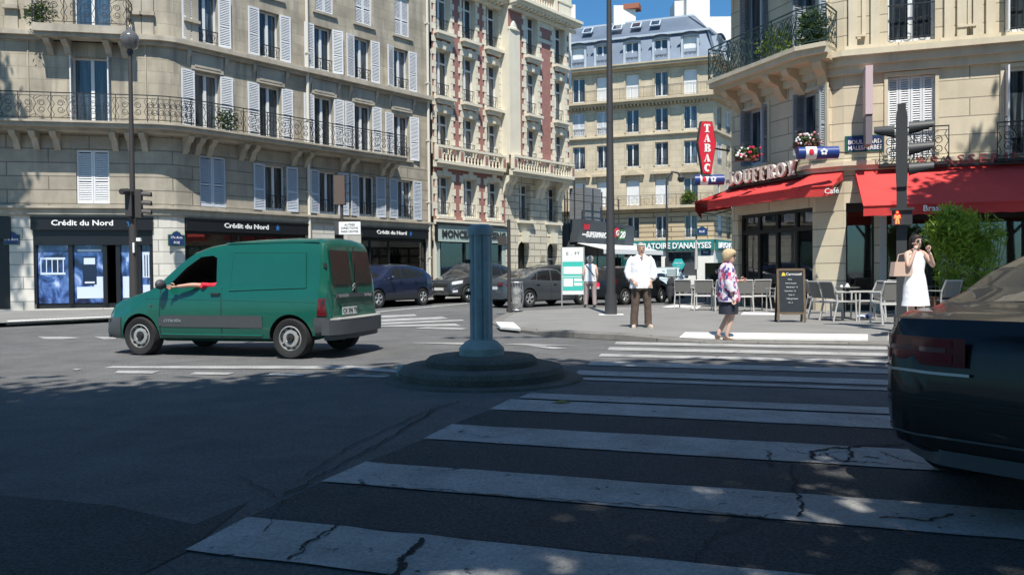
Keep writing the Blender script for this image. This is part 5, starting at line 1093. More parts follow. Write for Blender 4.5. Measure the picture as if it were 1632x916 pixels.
def boolean(o,cutters):
    for c in cutters:
        m=o.modifiers.new('b','BOOLEAN'); m.operation='DIFFERENCE'; m.object=c; m.solver='EXACT'
    bpy.context.view_layer.update(); dg=bpy.context.evaluated_depsgraph_get()
    me=bpy.data.meshes.new_from_object(o.evaluated_get(dg)); o.modifiers.clear(); old=o.data; o.data=me
    for c in cutters: bpy.data.objects.remove(c)
    for p in me.polygons: p.use_smooth=True
    me.set_sharp_from_angle(angle=rad(32))
def lathe_y(mb,prof,n=28):     # profile (r,y) around the y axis
    vs=[(r*math.cos(2*PI*k/n),y,r*math.sin(2*PI*k/n)) for r,y in prof for k in range(n)]
    fs=[(i*n+k,i*n+(k+1)%n,(i+1)*n+(k+1)%n,(i+1)*n+k) for i in range(len(prof)-1) for k in range(n)]; mb.add(vs,fs)
def wheel(par,x,y,r,side,style='alloy',w=.2,steer=0):
    mb=MB(); lathe_y(mb,[(r*.60,0),(r*.66,-.015),(r*.93,-.02),(r,.02),(r,w-.02),(r*.93,w),(r*.6,w),(r*.6,0)]); M=T(x,y,r)@(RZ(0 if side<0 else PI))@RZ(steer)
    o=obj('wheel',mb,'rubber',par,M,smooth=40)
    mb=MB(); R=r*.62
    if style=='steel':
        lathe_y(mb,[(R,-.012),(R*.93,-.018),(R*.9,.03),(R*.72,.035),(R*.66,.0),(R*.42,-.004),(R*.3,.02),(0.01,.02)]); rm=obj('rim',mb,'steelwheel',o,smooth=40)
        mb=MB(); lathe_y(mb,[(R*.3,.015),(R*.26,-.03),(.01,-.032)],10)
        for k in range(10): q=k*PI/5; mb.tube([(R*.80*math.cos(q),.036,R*.80*math.sin(q)),(R*.80*math.cos(q),-.002,R*.80*math.sin(q))],.018,6)
        obj('hub_cap',mb,'rubber',o)
    else:
        lathe_y(mb,[(R,-.01),(R*.9,-.014),(R*.88,.03)])
        for k in range(5):
            q=k*2*PI/5+.3; c,s_=math.cos(q),math.sin(q)
            for dq in (-.14,.14):
                q2=q+dq; mb.tube([(R*.15*c,-.0,R*.15*s_),(R*.9*math.cos(q2),-.008,R*.9*math.sin(q2))],.022,5)
        lathe_y(mb,[(R*.24,.02),(R*.22,-.012),(.01,-.014)],12); rm=obj('rim',mb,'silver',o,smooth=40)
        mb=MB(); lathe_y(mb,[(R*.88,.05),(.01,.05)]); obj('brake_disc',mb,'dark',o)
def make_car(name,label,kind,paint,loc,rotz,wr=.31,style='alloy',group=None):
    K=CARS[kind]; B_=Body(*K['body'],tum=K.get('tum',.28)); r=thing(name,label,'car' if kind!='van' else 'van',loc,rotz,group)
    mb=MB(); B_.mesh(mb); me=tomesh('body',mb,[paint,'dark'],32); o=obj('body',me,None,r)
    cut=[]
    for x in K['wheels']:
        for s_ in (-1,1):
            m=MB(); lathe_y(m,[(.01,-.2),(wr+.055,-.2),(wr+.055,.2),(.01,.2)],28); m.v=[(a+x,b+s_*(K['hw']-.10),c+wr) for a,b,c in m.v]; mm=tomesh('c',m,[paint,'dark']); 
            for p in mm.polygons: p.material_index=1
            co=bpy.data.objects.new('c',mm); COL.objects.link(co); co.parent=r; cut.append(co)
    if 'cut' in K: cut+=K['cut'](r,B_,paint)
    boolean(o,cut)
    for x in K['wheels']:
        for s_ in (-1,1): wheel(r,x,s_*(K['hw']-.02),wr,s_,style)
    for w_ in K['win']:
        for s_ in (-1,1):
            if K.get('open') and w_ is K['win'][0]: continue
            mb=MB(); B_.patch(mb,s_,w_); obj('side_window',mb,'carglass',r,smooth=60)
    ws=K['screen']; mb=MB(); B_.toppatch(mb,*ws,dx=-.004); obj('windscreen',mb,'carglass',r,smooth=60)
    if 'rear' in K: mb=MB(); B_.toppatch(mb,*K['rear'],dx=.004); obj('rear_window',mb,'carglass',r,smooth=60)
    for x in K['seams']:
        for s_ in (-1,1): mb=MB(); B_.patch(mb,s_,[(x-.006,K['sz'][0]),(x+.006,K['sz'][0]),(x+.006,K['sz'][1]),(x-.006,K['sz'][1])],.004); obj('door_seam',mb,'dark',r)
    for x in K.get('handles',[]):
        for s_ in (-1,1): mb=MB(); mb.box(x-.08,x+.08,-.02,.02,-.015,.015); obj('door_handle',mb,paint if kind!='van' else 'dark',r,T(0,s_*(B_.side(x,K['hz'])+.01),K['hz']))
    mx,mz=K['mirror']
    for s_ in (-1,1):
        y=B_.side(mx,mz); mb=MB(); mb.tube([(mx,s_*(y-.02),mz),(mx,s_*(y+.08),mz+.02)],.03,6); mb.sphere((mx,s_*(y+.16),mz+.05),.1,10,7,(.7,1,.8)); obj('wing_mirror',mb,K.get('mirrorm',paint),r,smooth=60)
    for nm,m_,c in K['side']:
        for s_ in (-1,1): mb=MB(); B_.patch(mb,s_,c,.010,8); obj(nm,mb,m_,r,smooth=60)
    for nm,m_,bxs in K['boxes']:
        for q in bxs: mb=MB(); mb.box(*q); obj(nm,mb,m_,r)
    return r,B_
mat('headlamp',(.6,.62,.64),.1,coat=1); mat('plate',(.62,.62,.60),.5)
sed=dict(body=(4.72,[(0,.48),(.05,.62),(.2,.70),(.6,.80),(1.1,.90),(1.3,.94),(1.7,1.16),(2.05,1.36),(2.35,1.40),(2.8,1.40),(3.25,1.30),(3.6,1.17),(3.88,1.08),(4.0,1.06),(4.4,1.05),(4.62,1.02),(4.69,.92),(4.72,.70)],[(0,.45),(1.3,.90),(2.6,.95),(4.1,1.0),(4.62,.97),(4.72,.62)],[(0,.55),(.1,.74),(.35,.84),(.9,.9),(3.8,.9),(4.3,.875),(4.52,.84),(4.64,.77),(4.70,.68),(4.72,.60)],[(0,.28),(.5,.2),(4.1,.2),(4.72,.32)]),hw=.9,wheels=(.9,3.72),
 win=[[(1.75,.95),(2.55,.97),(2.5,1.34),(2.15,1.32)],[(2.62,.97),(3.32,1.0),(3.18,1.29),(2.57,1.35)],[(3.37,1.0),(3.62,1.02),(3.36,1.20),(3.24,1.26)]],screen=(1.36,2.1,.95,.86),rear=(3.2,3.84,.86,.95),seams=(1.5,2.6,3.5),sz=(.3,.94),handles=(2.4,3.3),hz=.84,mirror=(1.72,.94),
 side=[('headlight','headlamp',[(.12,.56),(.5,.60),(.55,.70),(.16,.64)]),('tail_light','redlamp',[(4.28,.80),(4.69,.76),(4.68,.90),(4.30,.96)]),('chrome_strip','chrome',[(4.2,.74),(4.66,.72),(4.66,.735),(4.2,.76)][:4])],
 boxes=[('number_plate','plate',[(-.02,-.005,-.26,.26,.36,.47),(4.722,4.735,-.26,.26,.66,.77)]),('tail_light','redlamp',[(4.70,4.728,-.52,-.28,.80,.92),(4.70,4.728,.28,.52,.80,.92)])])
suv=dict(body=(4.4,[(0,.55),(.05,.80),(.2,.90),(.6,1.0),(1.05,1.07),(1.4,1.30),(1.75,1.52),(2.1,1.60),(2.8,1.60),(3.4,1.54),(3.8,1.44),(4.1,1.24),(4.28,1.06),(4.38,.9),(4.4,.7)],[(0,.5),(1.1,1.03),(2.5,1.06),(4.1,1.12),(4.3,1.0),(4.4,.62)],[(0,.62),(.1,.78),(.35,.87),(.9,.92),(3.8,.92),(4.2,.86),(4.35,.76),(4.4,.66)],[(0,.32),(.5,.24),(4.0,.24),(4.4,.36)]),hw=.92,wheels=(.86,3.52),
 win=[[(1.5,1.07),(2.3,1.08),(2.28,1.48),(1.85,1.44)],[(2.38,1.08),(3.15,1.11),(3.1,1.45),(2.36,1.48)],[(3.22,1.12),(3.62,1.20),(3.42,1.38),(3.18,1.43)]],screen=(1.14,1.84,.94,.86),rear=(3.86,4.22,.84,.9),seams=(1.3,2.34,3.3),sz=(.35,1.04),handles=(2.15,3.05),hz=.94,mirror=(1.5,1.07),
 side=[('headlight','headlamp',[(.08,.72),(.55,.78),(.6,.90),(.12,.84)]),('tail_light','redlamp',[(4.0,.92),(4.33,.92),(4.3,1.06),(4.05,1.10)]),('sill_cladding','greyplastic',[(1.25,.27),(3.15,.27),(3.15,.42),(1.25,.42)]),('fog_lamp','headlamp',[(.06,.42),(.25,.42),(.25,.52),(.06,.50)])],
 boxes=[('number_plate','plate',[(-.03,-.01,-.26,.26,.5,.61),(4.41,4.425,-.26,.26,.72,.83)]),('grille','dark',[(-.015,.02,-.42,.42,.64,.76)]),('roof_rail','chrome',[(1.9,3.6,-.60,-.56,1.605,1.635),(1.9,3.6,.56,.60,1.605,1.635)])])
hat=dict(body=(4.3,[(0,.5),(.05,.66),(.2,.74),(.6,.86),(1.0,.94),(1.35,1.18),(1.7,1.38),(2.0,1.45),(3.0,1.46),(3.8,1.42),(4.05,1.32),(4.2,1.05),(4.26,.92),(4.3,.7)],[(0,.45),(1.0,.90),(2.6,.95),(4.1,.98),(4.3,.62)],[(0,.58),(.1,.74),(.35,.82),(.9,.87),(3.7,.87),(4.15,.82),(4.28,.72),(4.3,.64)],[(0,.28),(.5,.2),(4.0,.2),(4.3,.32)]),hw=.87,wheels=(.84,3.46),
 win=[[(1.45,.95),(2.25,.97),(2.22,1.36),(1.82,1.33)],[(2.33,.97),(3.05,.99),(3.02,1.37),(2.31,1.37)],[(3.12,.99),(3.75,1.02),(3.66,1.32),(3.1,1.36)]],screen=(1.08,1.78,.94,.86),rear=(4.02,4.20,.86,.9),seams=(1.3,2.29,3.2),sz=(.3,.93),handles=(2.1,2.95),hz=.85,mirror=(1.45,.95),
 side=[('headlight','headlamp',[(.1,.56),(.5,.62),(.55,.74),(.16,.68)]),('tail_light','redlamp',[(3.98,.80),(4.26,.80),(4.2,1.0),(4.0,1.04)])],
 boxes=[('number_plate','plate',[(-.03,-.01,-.26,.26,.4,.51),(4.31,4.325,-.26,.26,.62,.73)]),('grille','dark',[(-.015,.02,-.4,.4,.53,.6)])])
def vancut(r,B_,paint):
    out=[]
    def mk(m):
        mm=tomesh('c',m,[paint,'dark']); [setattr(p,'material_index',1) for p in mm.polygons]; co=bpy.data.objects.new('c',mm); COL.objects.link(co); co.parent=r; out.append(co)
    m=MB(); m.prism([(1.26,.55),(2.35,.55),(2.35,1.62),(1.78,1.60),(1.36,1.20)],-.70,.70); mk(m)
    m=MB(); m.prism([(1.38,1.08),(2.15,1.08),(2.19,1.14),(2.16,1.52),(2.08,1.56),(1.86,1.54),(1.62,1.38),(1.36,1.14)],-1.1,1.1); mk(m)
    return out
van=dict(body=(4.11,[(0,.50),(.02,.66),(.10,.78),(.3,.88),(.7,.97),(1.0,1.04),(1.25,1.27),(1.5,1.48),(1.72,1.62),(2.0,1.71),(2.35,1.765),(2.8,1.79),(3.4,1.80),(3.85,1.785),(3.94,1.76),(3.99,1.68),(4.04,1.36),(4.085,1.05),(4.105,.9),(4.11,.6)],[(0,.46),(1.0,1.0),(2.4,1.05),(3.95,1.06),(4.07,1.0),(4.11,.55)],[(0,.60),(.05,.70),(.2,.79),(.6,.85),(1.2,.865),(3.6,.865),(3.95,.845),(4.06,.81),(4.11,.75)],[(0,.26),(.4,.22),(3.6,.24),(4.11,.34)]),tum=.17,hw=.86,wheels=(.79,3.48),cut=vancut,open=-1,
 win=[[(1.40,1.08),(2.17,1.08),(2.15,1.54),(1.84,1.52)]],screen=(1.06,1.74,.92,.86),seams=(1.18,2.30),sz=(.3,1.06),handles=(2.2,),hz=.97,mirror=(1.30,1.07),mirrorm='greyplastic',
 side=[('front_bumper','greyplastic',[(.0,.27),(.40,.27),(.40,.60),(.0,.58)]),('rub_strip','greyplastic',[(1.22,.46),(3.02,.46),(3.02,.64),(1.22,.64)]),('rear_bumper','greyplastic',[(3.88,.34),(4.11,.36),(4.11,.62),(3.88,.62)]),('door_strip','greyplastic',[(1.16,.46),(1.219,.48),(1.219,.62),(1.16,.60)])],
 boxes=[('roof_drip','vangreen',[(2.3,3.9,-.70,-.69,1.735,1.755)])])
CARS=dict(sedan=sed,suv=suv,hatch=hat,van=van)
# the green van
vX=Vector((2.62,-.75)).normalized(); vr=math.atan2(vX.y,vX.x); vO=Vector((-5.89,12.4))-vX*.79+Vector((-vX.y,vX.x))*.84
vn,VB=make_car('delivery_van','green panel van with grey bumpers, driver’s arm out of its window','van','vangreen',(vO.x,vO.y,0),vr,.305,'steel')
# far side panel, rear doors
for s_ in (-1,1):
    mb=MB(); VB.patch(mb,s_,[(2.44,1.02),(3.74,1.06),(3.70,1.58),(2.46,1.60)],.012,14); 
    c=[(2.44,1.02),(3.74,1.06),(3.70,1.58),(2.46,1.60)]
    obj('side_panel',mb,'vangreen',vn,smooth=60)
    for a,b in zip(c,c[1:]+c[:1]):
        mb=MB(); mb.tube([(a[0]+(b[0]-a[0])*k/10,s_*(VB.side(a[0]+(b[0]-a[0])*k/10,a[1]+(b[1]-a[1])*k/10)+.008),a[1]+(b[1]-a[1])*k/10) for k in range(11)],.010,6); obj('panel_crease',mb,'vangreen',vn,smooth=80)
    mb=MB(); mb.tube([(x,s_*(VB.side(x,.90)+.002),.90-.02*(x-1)) for x in [.9+k*.3 for k in range(11)]],.005,6); obj('body_crease',mb,'vangreen',vn,smooth=80)
    mb=MB(); mb.tube([(VB_x,s_*(VB.side(VB_x,.34)+.004),.34) for VB_x in [1.2+k*.2 for k in range(10)]],.016,6); obj('sill',mb,'vangreen',vn,smooth=80)
    mb=MB(); VB.patch(mb,s_,[(3.93,.64),(4.07,.64),(4.06,.90),(3.95,.90)],.014,6); obj('tail_light',mb,'redlamp',vn,smooth=60)
for y0,y1 in ((-.66,-.05),(.05,.66)):
    vs=[]; mb=MB(); n=6
    for i in range(n+1):
        t=i/n; z=1.10+.52*t; x=4.085-(4.085-4.0)*(z-1.05)/.63+.016; k=1-.06*t
        for j in range(n+1): y=(y0+(y1-y0)*j/n)*k; vs.append((x,y,z))
    mb.add(vs,[(i*(n+1)+j,i*(n+1)+j+1,(i+1)*(n+1)+j+1,(i+1)*(n+1)+j) for i in range(n) for j in range(n)]); obj('rear_window',mb,'vanglass',vn)
mb=MB(); mb.box(4.075,4.118,-.73,-.735+.16,.66,.94); mb=MB(); mb.box(4.10,4.125,-.46,.06,.62,.78); mb.box(4.10,4.128,-.50,.10,.785,.80); obj('plate_recess',mb,'vangreen',vn)
mb=MB(); mb.box(4.127,4.133,-.43,.03,.645,.755); obj('number_plate',mb,'plate',vn); obj('plate_lettering',text_mb('CX 396 TE',.075,.002,.008),'letterdark',vn,T(4.134,-.2,.665)@RZ(PI/2))
mb=MB(); mb.box(4.105,4.13,-.60,.60,.90,.96); obj('door_strip',mb,'greyplastic',vn); obj('badge_lettering',text_mb('CITROËN',.045,.002,.006,sx=1.2),'silver',vn,T(4.132,-.40,.908)@RZ(PI/2)); obj('badge_lettering',text_mb('Berlingo',.055,.002,.002),'silver',vn,T(4.132,.42,.905)@RZ(PI/2))
for k in (0,1):
    mb=MB(); mb.X=T(4.105,0.0,1.03+.05*k)@RZ(PI/2); mb.prism([(-.07,-.03),(0,.02),(.07,-.03),(.07,-.01),(0,.04),(-.07,-.01)],-.012,0); mb.X=None; obj('badge',mb,'silver',vn)
mb=MB(); mb.box(4.085,4.10,-.004,.004,.64,1.68); obj('door_seam',mb,'dark',vn); mb=MB(); mb.box(4.10,4.13,.01,.05,.98,1.10); obj('door_handle',mb,'dark',vn)
P=[(3.98,-.86),(4.12,-.84),(4.22,-.70),(4.26,-.4),(4.27,0),(4.26,.4),(4.22,.70),(4.12,.84),(3.98,.86)]; mb=MB(); mb.slab([(4.0,-.845)]+P[1:-1]+[(4.0,.845)],.36,.58); mb.slab([(4.02,-.80),(4.12,-.78),(4.17,-.6),(4.2,0),(4.17,.6),(4.12,.78),(4.02,.80)],.28,.36); obj('rear_bumper',mb,'greyplastic',vn,smooth=30); mb=MB(); mb.slab([(4.13,-.82),(4.225,-.69),(4.262,-.4),(4.275,0),(4.262,.4),(4.225,.69),(4.13,.82),(4.1,.7),(4.1,-.7)],.582,.60); obj('bumper_step',mb,'chairgrey',vn)
mb=MB(); mb.slab([(-.06,-.45),(-.05,.45),(.05,.70),(.12,.74),(.12,-.74),(.05,-.70)],.27,.56); obj('front_bumper',mb,'greyplastic',vn)
obj('badge_lettering',text_mb('CITROËN',.045,.003,.006,sx=1.2),'silver',vn,T(1.42,-(VB.side(1.42,.55)+.012),.535))
for z_ in (.80,1.35):
    mb=MB(); mb.box(3.99,4.04,-VB.side(4.0,z_)-.012,-VB.side(4.0,z_)+.01,z_,z_+.07); obj('door_hinge',mb,'dark',vn)
mb=MB(); mb.sphere((1.02,-VB.side(1.02,.78)-.0,.78),.022,8,5,(1,.4,.7)); obj('side_repeater',mb,'redlamp',vn)
mb=MB(); mb.box(1.95,2.25,-.58,-.15,.6,1.1); mb.box(2.12,2.28,-.56,-.17,1.1,1.52); mb.box(1.95,2.25,.15,.58,.6,1.1); mb.box(2.12,2.28,.17,.56,1.1,1.52); obj('seat',mb,'blackcloth',vn); mb=MB(); mb.box(1.28,1.45,-.68,.68,.9,1.08); obj('dashboard',mb,'greyplastic',vn); mb=MB(); mb.X=T(1.6,-.36,1.1)@Matrix.Rotation(rad(65),4,'Y'); mb.tube([(.18*math.cos(k*PI/8),.18*math.sin(k*PI/8),0) for k in range(17)],.014,6); mb.X=None; obj('steering_wheel',mb,'dark',vn)
# parked and passing cars
def dirpos(P,X,xw,yw): X=Vector(X).normalized(); Y=Vector((-X.y,X.x)); o=Vector(P)-X*xw-Y*yw; return (o.x,o.y,0),math.atan2(X.y,X.x)
l,r_=dirpos((-3.55,31.0),(math.sin(rad(31)),math.cos(rad(31))),3.52,-.86); make_car('parked_suv','dark blue compact SUV waiting beside the bank behind the green van','suv','carblue',l,r_,.345)
l,r_=dirpos((-1.9,33.6),(math.sin(rad(38)),math.cos(rad(38))),.86,-.86); cs_=make_car('parked_suv','charcoal SUV facing the junction in front of the pale green shop','suv','cardark',l,r_,.345); cs_[0].scale=(1,1,1.07)
l,r_=dirpos((.62,28.3),(-math.sin(rad(47)),-math.cos(rad(47))),3.72,.86); make_car('sedan_car','slate grey saloon seen from behind beside the litter bag and white information panel','sedan','cargrey',l,r_,.33)
l,r_=dirpos((1.4,37.5),(-math.sin(rad(60)),-math.cos(rad(60))),3.52,.86); make_car('parked_suv','dark grey SUV half hidden behind the slate grey saloon','suv','cardark',l,r_,.345)
l,r_=dirpos((4.3,29.8),(-math.sin(rad(43)),-math.cos(rad(43))),3.46,.84); make_car('estate_car','black hatchback with red tail light standing behind the man in the white shirt','hatch','carblack2',l,r_,.32)
l,r_=dirpos((3.6,38.0),(math.sin(rad(20)),math.cos(rad(20))),.86,-.8); make_car('oncoming_car','black car with bright headlights facing the camera just left of the tall mast','hatch','carblack2',l,r_,.32)
l,r_=dirpos((8.1,37.2),(math.sin(rad(12)),math.cos(rad(12))),.86,-.8); make_car('oncoming_car','pale roofed small car with greenish windscreen beyond the scooter','hatch','carpale',l,r_,.32)
bk,BB=make_car('black_car','glossy black saloon passing very close at the right edge of the view','sedan','carblack',(6.11,6.66,0),rad(220),.34)
bk.scale=(1,1,.97)
for c in list(bk.children):
    if c.name.startswith(('number_plate','tail_light','chrome_strip','mesh')): bpy.data.objects.remove(c)
def wrap(nm,m,z0,z1,x0,yend,off=.012,side=-1,taper=0,th=0):
    P=[]
    for k in range(9):
        x=x0+(4.705-x0)*k/8; P.append((x,BB.side(x,(z0+z1)/2)+off))
    P+=[(4.722+off,BB.side(4.715,(z0+z1)/2)-.02),(4.727+off,(BB.side(4.715,(z0+z1)/2)+yend)/2),(4.729+off,yend)]
    vs=[];n=len(P)
    for k,(x,y) in enumerate(P):
        t=k/(n-1); zt=z1-(taper*(1-min(1,t*2.2))); zz=z0+(taper*.5*(1-min(1,t*2.2))); vs+=[(x,side*y,zz),(x,side*y,zt)]
    mb=MB(); mb.add(vs,[(2*k,2*k+2,2*k+3,2*k+1) for k in range(n-1)]); return obj(nm,mb,m,bk,smooth=50)
mat('redlamp2',(.16,.008,.012),.12,coat=1); mat('lampclear',(.14,.06,.06),.15,coat=1)
for sd in (-1,1):
    q=wrap('tail_light','redlamp',.78,.93,4.30,.36,.012,sd,.05); mb=MB()
    wrap('light_band','redlamp2',.80,.85,4.36,.42,.016,sd,.01); wrap('light_band','redlamp2',.88,.915,4.36,.42,.016,sd,.01); wrap('reversing_light','lampclear',.852,.878,4.6,.45,.016,sd,0)
    wrap('chrome_strip','silver',.735,.75,4.35,.34,.016,sd); wrap('boot_seam','dark',.60,.608,4.25,.05,.008,sd); wrap('bumper_seam','dark',.56,.566,3.9,.0,.007,sd); wrap('bumper_strip','greyplastic',.40,.412,4.3,.0,.012,sd); wrap('bumper_skirt','greyplastic',.26,.34,4.0,.0,.010,sd)
mb=MB(); BB.toppatch(mb,4.08,4.60,.98,1.0,.004,6,0,.97,1.0); BB.toppatch(mb,4.08,4.60,.98,1.0,.004,6,0,-1.0,-.97); obj('boot_lid_seam',mb,'dark',bk)
# scooter
r=thing('scooter','grey scooter with round mirrors between the black hatchback and terrace chairs','scooter',(6.25,30.6,0),rad(-105))
for x in (.0,1.25):
    mb=MB(); lathe_y(mb,[(.15,-.05),(.22,-.06),(.25,0),(.22,.06),(.15,.05)],20); obj('wheel',mb,'rubber',r,T(x,0,.25),smooth=40)
mb=MB(); mb.rings([(.10,0,.35,.10,.14),(.15,0,.6,.10,.20),(.2,0,.85,.08,.2),(.22,0,1.0,.06,.12)],14); mb.sphere((.0,0,.36),.15,10,6,(1.2,.6,.8)); obj('front_fairing',mb,'greyplastic',r,smooth=50)
mb=MB(); mb.box(.2,.7,-.15,.15,.28,.36); mb.rings([(.95,0,.34,.38,.16),(.95,0,.55,.42,.17),(.95,0,.72,.40,.15)],14); obj('body',mb,'greyplastic',r,smooth=50); mb=MB(); mb.rings([(.95,0,.72,.4,.15),(.95,0,.82,.38,.14)],14); obj('seat',mb,'blackcloth',r)
mb=MB(); mb.tube([(.2,-.33,1.05),(.2,.33,1.05)],.02,8); mb.tube([(.05,0,.3),(.22,0,1.05)],.03,8); obj('handlebar',mb,'dark',r); mb=MB(); mb.sphere((.1,0,1.0),.09,10,7); obj('headlight',mb,'headlamp',r)
for s_ in (-1,1): mb=MB(); mb.tube([(.2,s_*.22,1.05),(.2,s_*.3,1.25)],.01,5); mb.sphere((.2,s_*.32,1.29),.07,10,6,(.3,1,.8)); obj('mirror',mb,'headlamp',r)
mb=MB(); mb.prism([(.05,.98),(.12,.98),(.2,1.35),(.16,1.36)],-.2,.2); obj('windshield',mb,'paleblue',r)
# ---------------------------------------------------------------- street furniture
mat('turqlight',(.05,.50,.42),.5)
x0,y0=G(767,603); ISL=(-.37,9.35)
r=thing('traffic_island_bollard','ribbed blue grey bollard on a stepped round stone island in mid junction','bollard',(ISL[0],ISL[1],0))
mb=MB(); mb.rings([(.03,-.05,0,1.18,1.12),(.03,-.05,.025,1.16,1.10),(0,0,.03,.98,.98),(0,0,.10,.985,.985),(0,0,.15,.95,.95),(0,0,.165,.90,.90),(0,0,.17,.66,.66),(0,0,.23,.66,.66),(0,0,.265,.62,.62),(0,0,.275,.56,.56),(0,0,.278,.0,.0)],48); obj('stone_base',mb,'island',r,smooth=35)
mb=MB(); mb.rings([(0,.02,.278,.27,.27),(0,.02,.36,.27,.27),(0,.02,.44,.19,.19),(0,.02,.46,.15,.15)],24); obj('foot_collar',mb,'basepost',r,smooth=30)
mb=MB()
for k in range(6): q=k*PI/3+.2; mb.cyl(.085*math.cos(q),.02+.085*math.sin(q),.44,1.72,.052,12)
mb.cyl(0,.02,.44,1.72,.075,12); obj('post_tubes',mb,'bluepost',r,smooth=40)
mb=MB(); mb.rings([(0,.02,1.70,.152,.152),(0,.02,1.79,.157,.157),(0,.02,1.81,.15,.15),(0,.02,1.83,.10,.10),(0,.02,1.835,0,0)],24); obj('cap',mb,'bluepost',r,smooth=30)
for z in (.99,1.37): mb=MB(); mb.box(-.19,-.10,-.03,.03,z,z+.045); obj('bracket',mb,'dark',r)
mb=MB(); mb.sphere((-.96,-.06,.09),.11,10,6,(.5,1,.8)); obj('worn_edge',mb,'basepost',r)
mat('leafyellow',(.22,.20,.04),.8); lx,ly=G(893,643); mb=MB(); mb.add([(-.09,0,.012),(0,-.05,.018),(.11,.0,.012),(.02,.06,.03),(.0,.0,.028)],[(0,1,4),(1,2,4),(2,3,4),(3,0,4)]); o=obj('fallen_leaf',mb,'leafyellow',label='dry yellow leaf lying on the crossing just right of the island',cat='leaf'); o.location=(lx,ly,0)
def sig_head(r,x,y,z,rot,n=3,m='signalbrown'):
    R_=T(x,y,z)@RZ(rot); mb=MB(); mb.box(-.11,.11,-.09,.09,0,.27*n+.04); h=obj('signal_head',mb,m,r,R_)
    for k in range(n):
        zz=.16+.27*k; mb=MB(); P=[(.10*math.cos(a),-.09,zz+.10*math.sin(a)) for a in [PI*j/8 for j in range(-1,10)]]
        vs=P+[(px,-.36,pz-.02) for px,_,pz in P]+[(px*.93,-.09,zz+(pz-zz)*.93) for px,_,pz in P]+[(px*.93,-.355,zz+(pz-zz)*.93-.02) for px,_,pz in P]; n_=len(P)
        mb.add(vs,[(i,i+1,i+1+n_,i+n_) for i in range(n_-1)]+[(i+2*n_,i+3*n_,i+1+3*n_,i+1+2*n_) for i in range(n_-1)]+[(i+n_,i+1+n_,i+1+3*n_,i+3*n_) for i in range(n_-1)]); obj('visor',mb,m,h,smooth=60)
        mb=MB(); mb.X=T(0,-.091,zz)@Matrix.Rotation(PI/2,4,'X'); mb.cyl(0,0,0,.01,.095,16); mb.X=None; obj('lens',mb,['lensgreen','lensamber','lensred'][k%3],h)
mat('lensgreen',(.01,.05,.03),.2); mat('lensamber',(.08,.04,.005),.2); mat('lensred',(.08,.01,.01),.2)
# left lamp post with signals
lp=D(214,470,24); r=thing('street_lamp','tall brown lamp post with a globe and traffic signals by the bank','street lamp',(lp[0],24,.12))
mb=MB(); mb.cyl(0,0,0,.25,.19,14); mb.cyl(0,0,.25,2.9,.14,14,.115); mb.cyl(0,0,2.9,7.9,.085,12,.055); mb.cyl(0,0,7.9,8.02,.09,12); obj('post',mb,'signalbrown',r,smooth=35)
mb=MB(); mb.rings([(0,0,8.0,.08,.08),(0,0,8.1,.22,.22),(0,0,8.3,.27,.27),(0,0,8.42,.26,.26),(0,0,8.52,.19,.19),(0,0,8.62,.06,.06),(0,0,8.75,.02,.02)],18); obj('globe',mb,'lampglobe',r,smooth=50) if 'lampglobe' in MT else obj('globe',mb,'lampgrey',r,smooth=50)
sig_head(r,.20,-.02,2.92,rad(100)); 
mb=MB(); mb.box(-.12,.08,-.24,-.1,2.95,3.7); mb.tube([(-.02,-.24,3.7),(-.1,-.5,3.66)],.09,8); obj('rear_signal_head',mb,'signalbrown',r)
mb=MB(); mb.box(.1,.24,-.05,.05,2.2,2.3); mb.box(.05,.1,-.16,-.12,1.85,2.15); obj('push_box',mb,'letterwhite',r)
# central mast
r=thing('lamp_mast','tall plain dark grey mast left of the man in the white shirt','street lamp',(2.64,20.95,.12))
mb=MB(); mb.cyl(0,0,0,.55,.165,16,.16); mb.cyl(0,0,.55,9.5,.125,16,.055); mb.cyl(0,0,5.1,5.16,.095,16); obj('post',mb,'mastbrown',r,smooth=35); mb=MB(); mb.slab([(-.35,-.25),(.3,-.28),(.35,.2),(-.3,.25)],0,.006); obj('base_mortar',mb,'tactile',r)
mb=MB(); mb.tube([(0,0,9.5),(.4,-.3,9.9),(1.2,-.9,10.0)],.04,8); mb.sphere((1.3,-1,9.95),.25,12,6,(1.3,.7,.35)); obj('lamp_head',mb,'mastbrown',r)
# thin pole with box by the pavement tip, and the litter bag
r=thing('sign_pole','slim dark brown pole with a small box at head height beside the litter bag','pole',(-.08,22.8,.12)); mb=MB(); mb.cyl(0,0,0,.12,.09,12); mb.cyl(0,0,.12,2.68,.055,12,.05); obj('post',mb,'signalbrown',r,smooth=35); mb=MB(); mb.box(-.32,-.06,-.1,.1,1.95,2.2); mb.box(-.36,-.3,-.11,.11,2.12,2.2); obj('control_box',mb,'signalbrown',r)
r=thing('litter_bin','transparent litter bag full of rubbish on a hooped stand','litter bin',(.13,23.0,.12)); mb=MB()
for k in range(14): q=k*2*PI/14; mb.tube([(.16*math.cos(q),.16*math.sin(q),.05),(.20*math.cos(q),.20*math.sin(q),.35),(.20*math.cos(q),.20*math.sin(q),.6),(.17*math.cos(q),.17*math.sin(q),.86)],.007,4)
for z,rr in ((.05,.16),(.86,.18)): mb.tube([(rr*math.cos(q*PI/10),rr*math.sin(q*PI/10),z) for q in range(21)],.014,5)
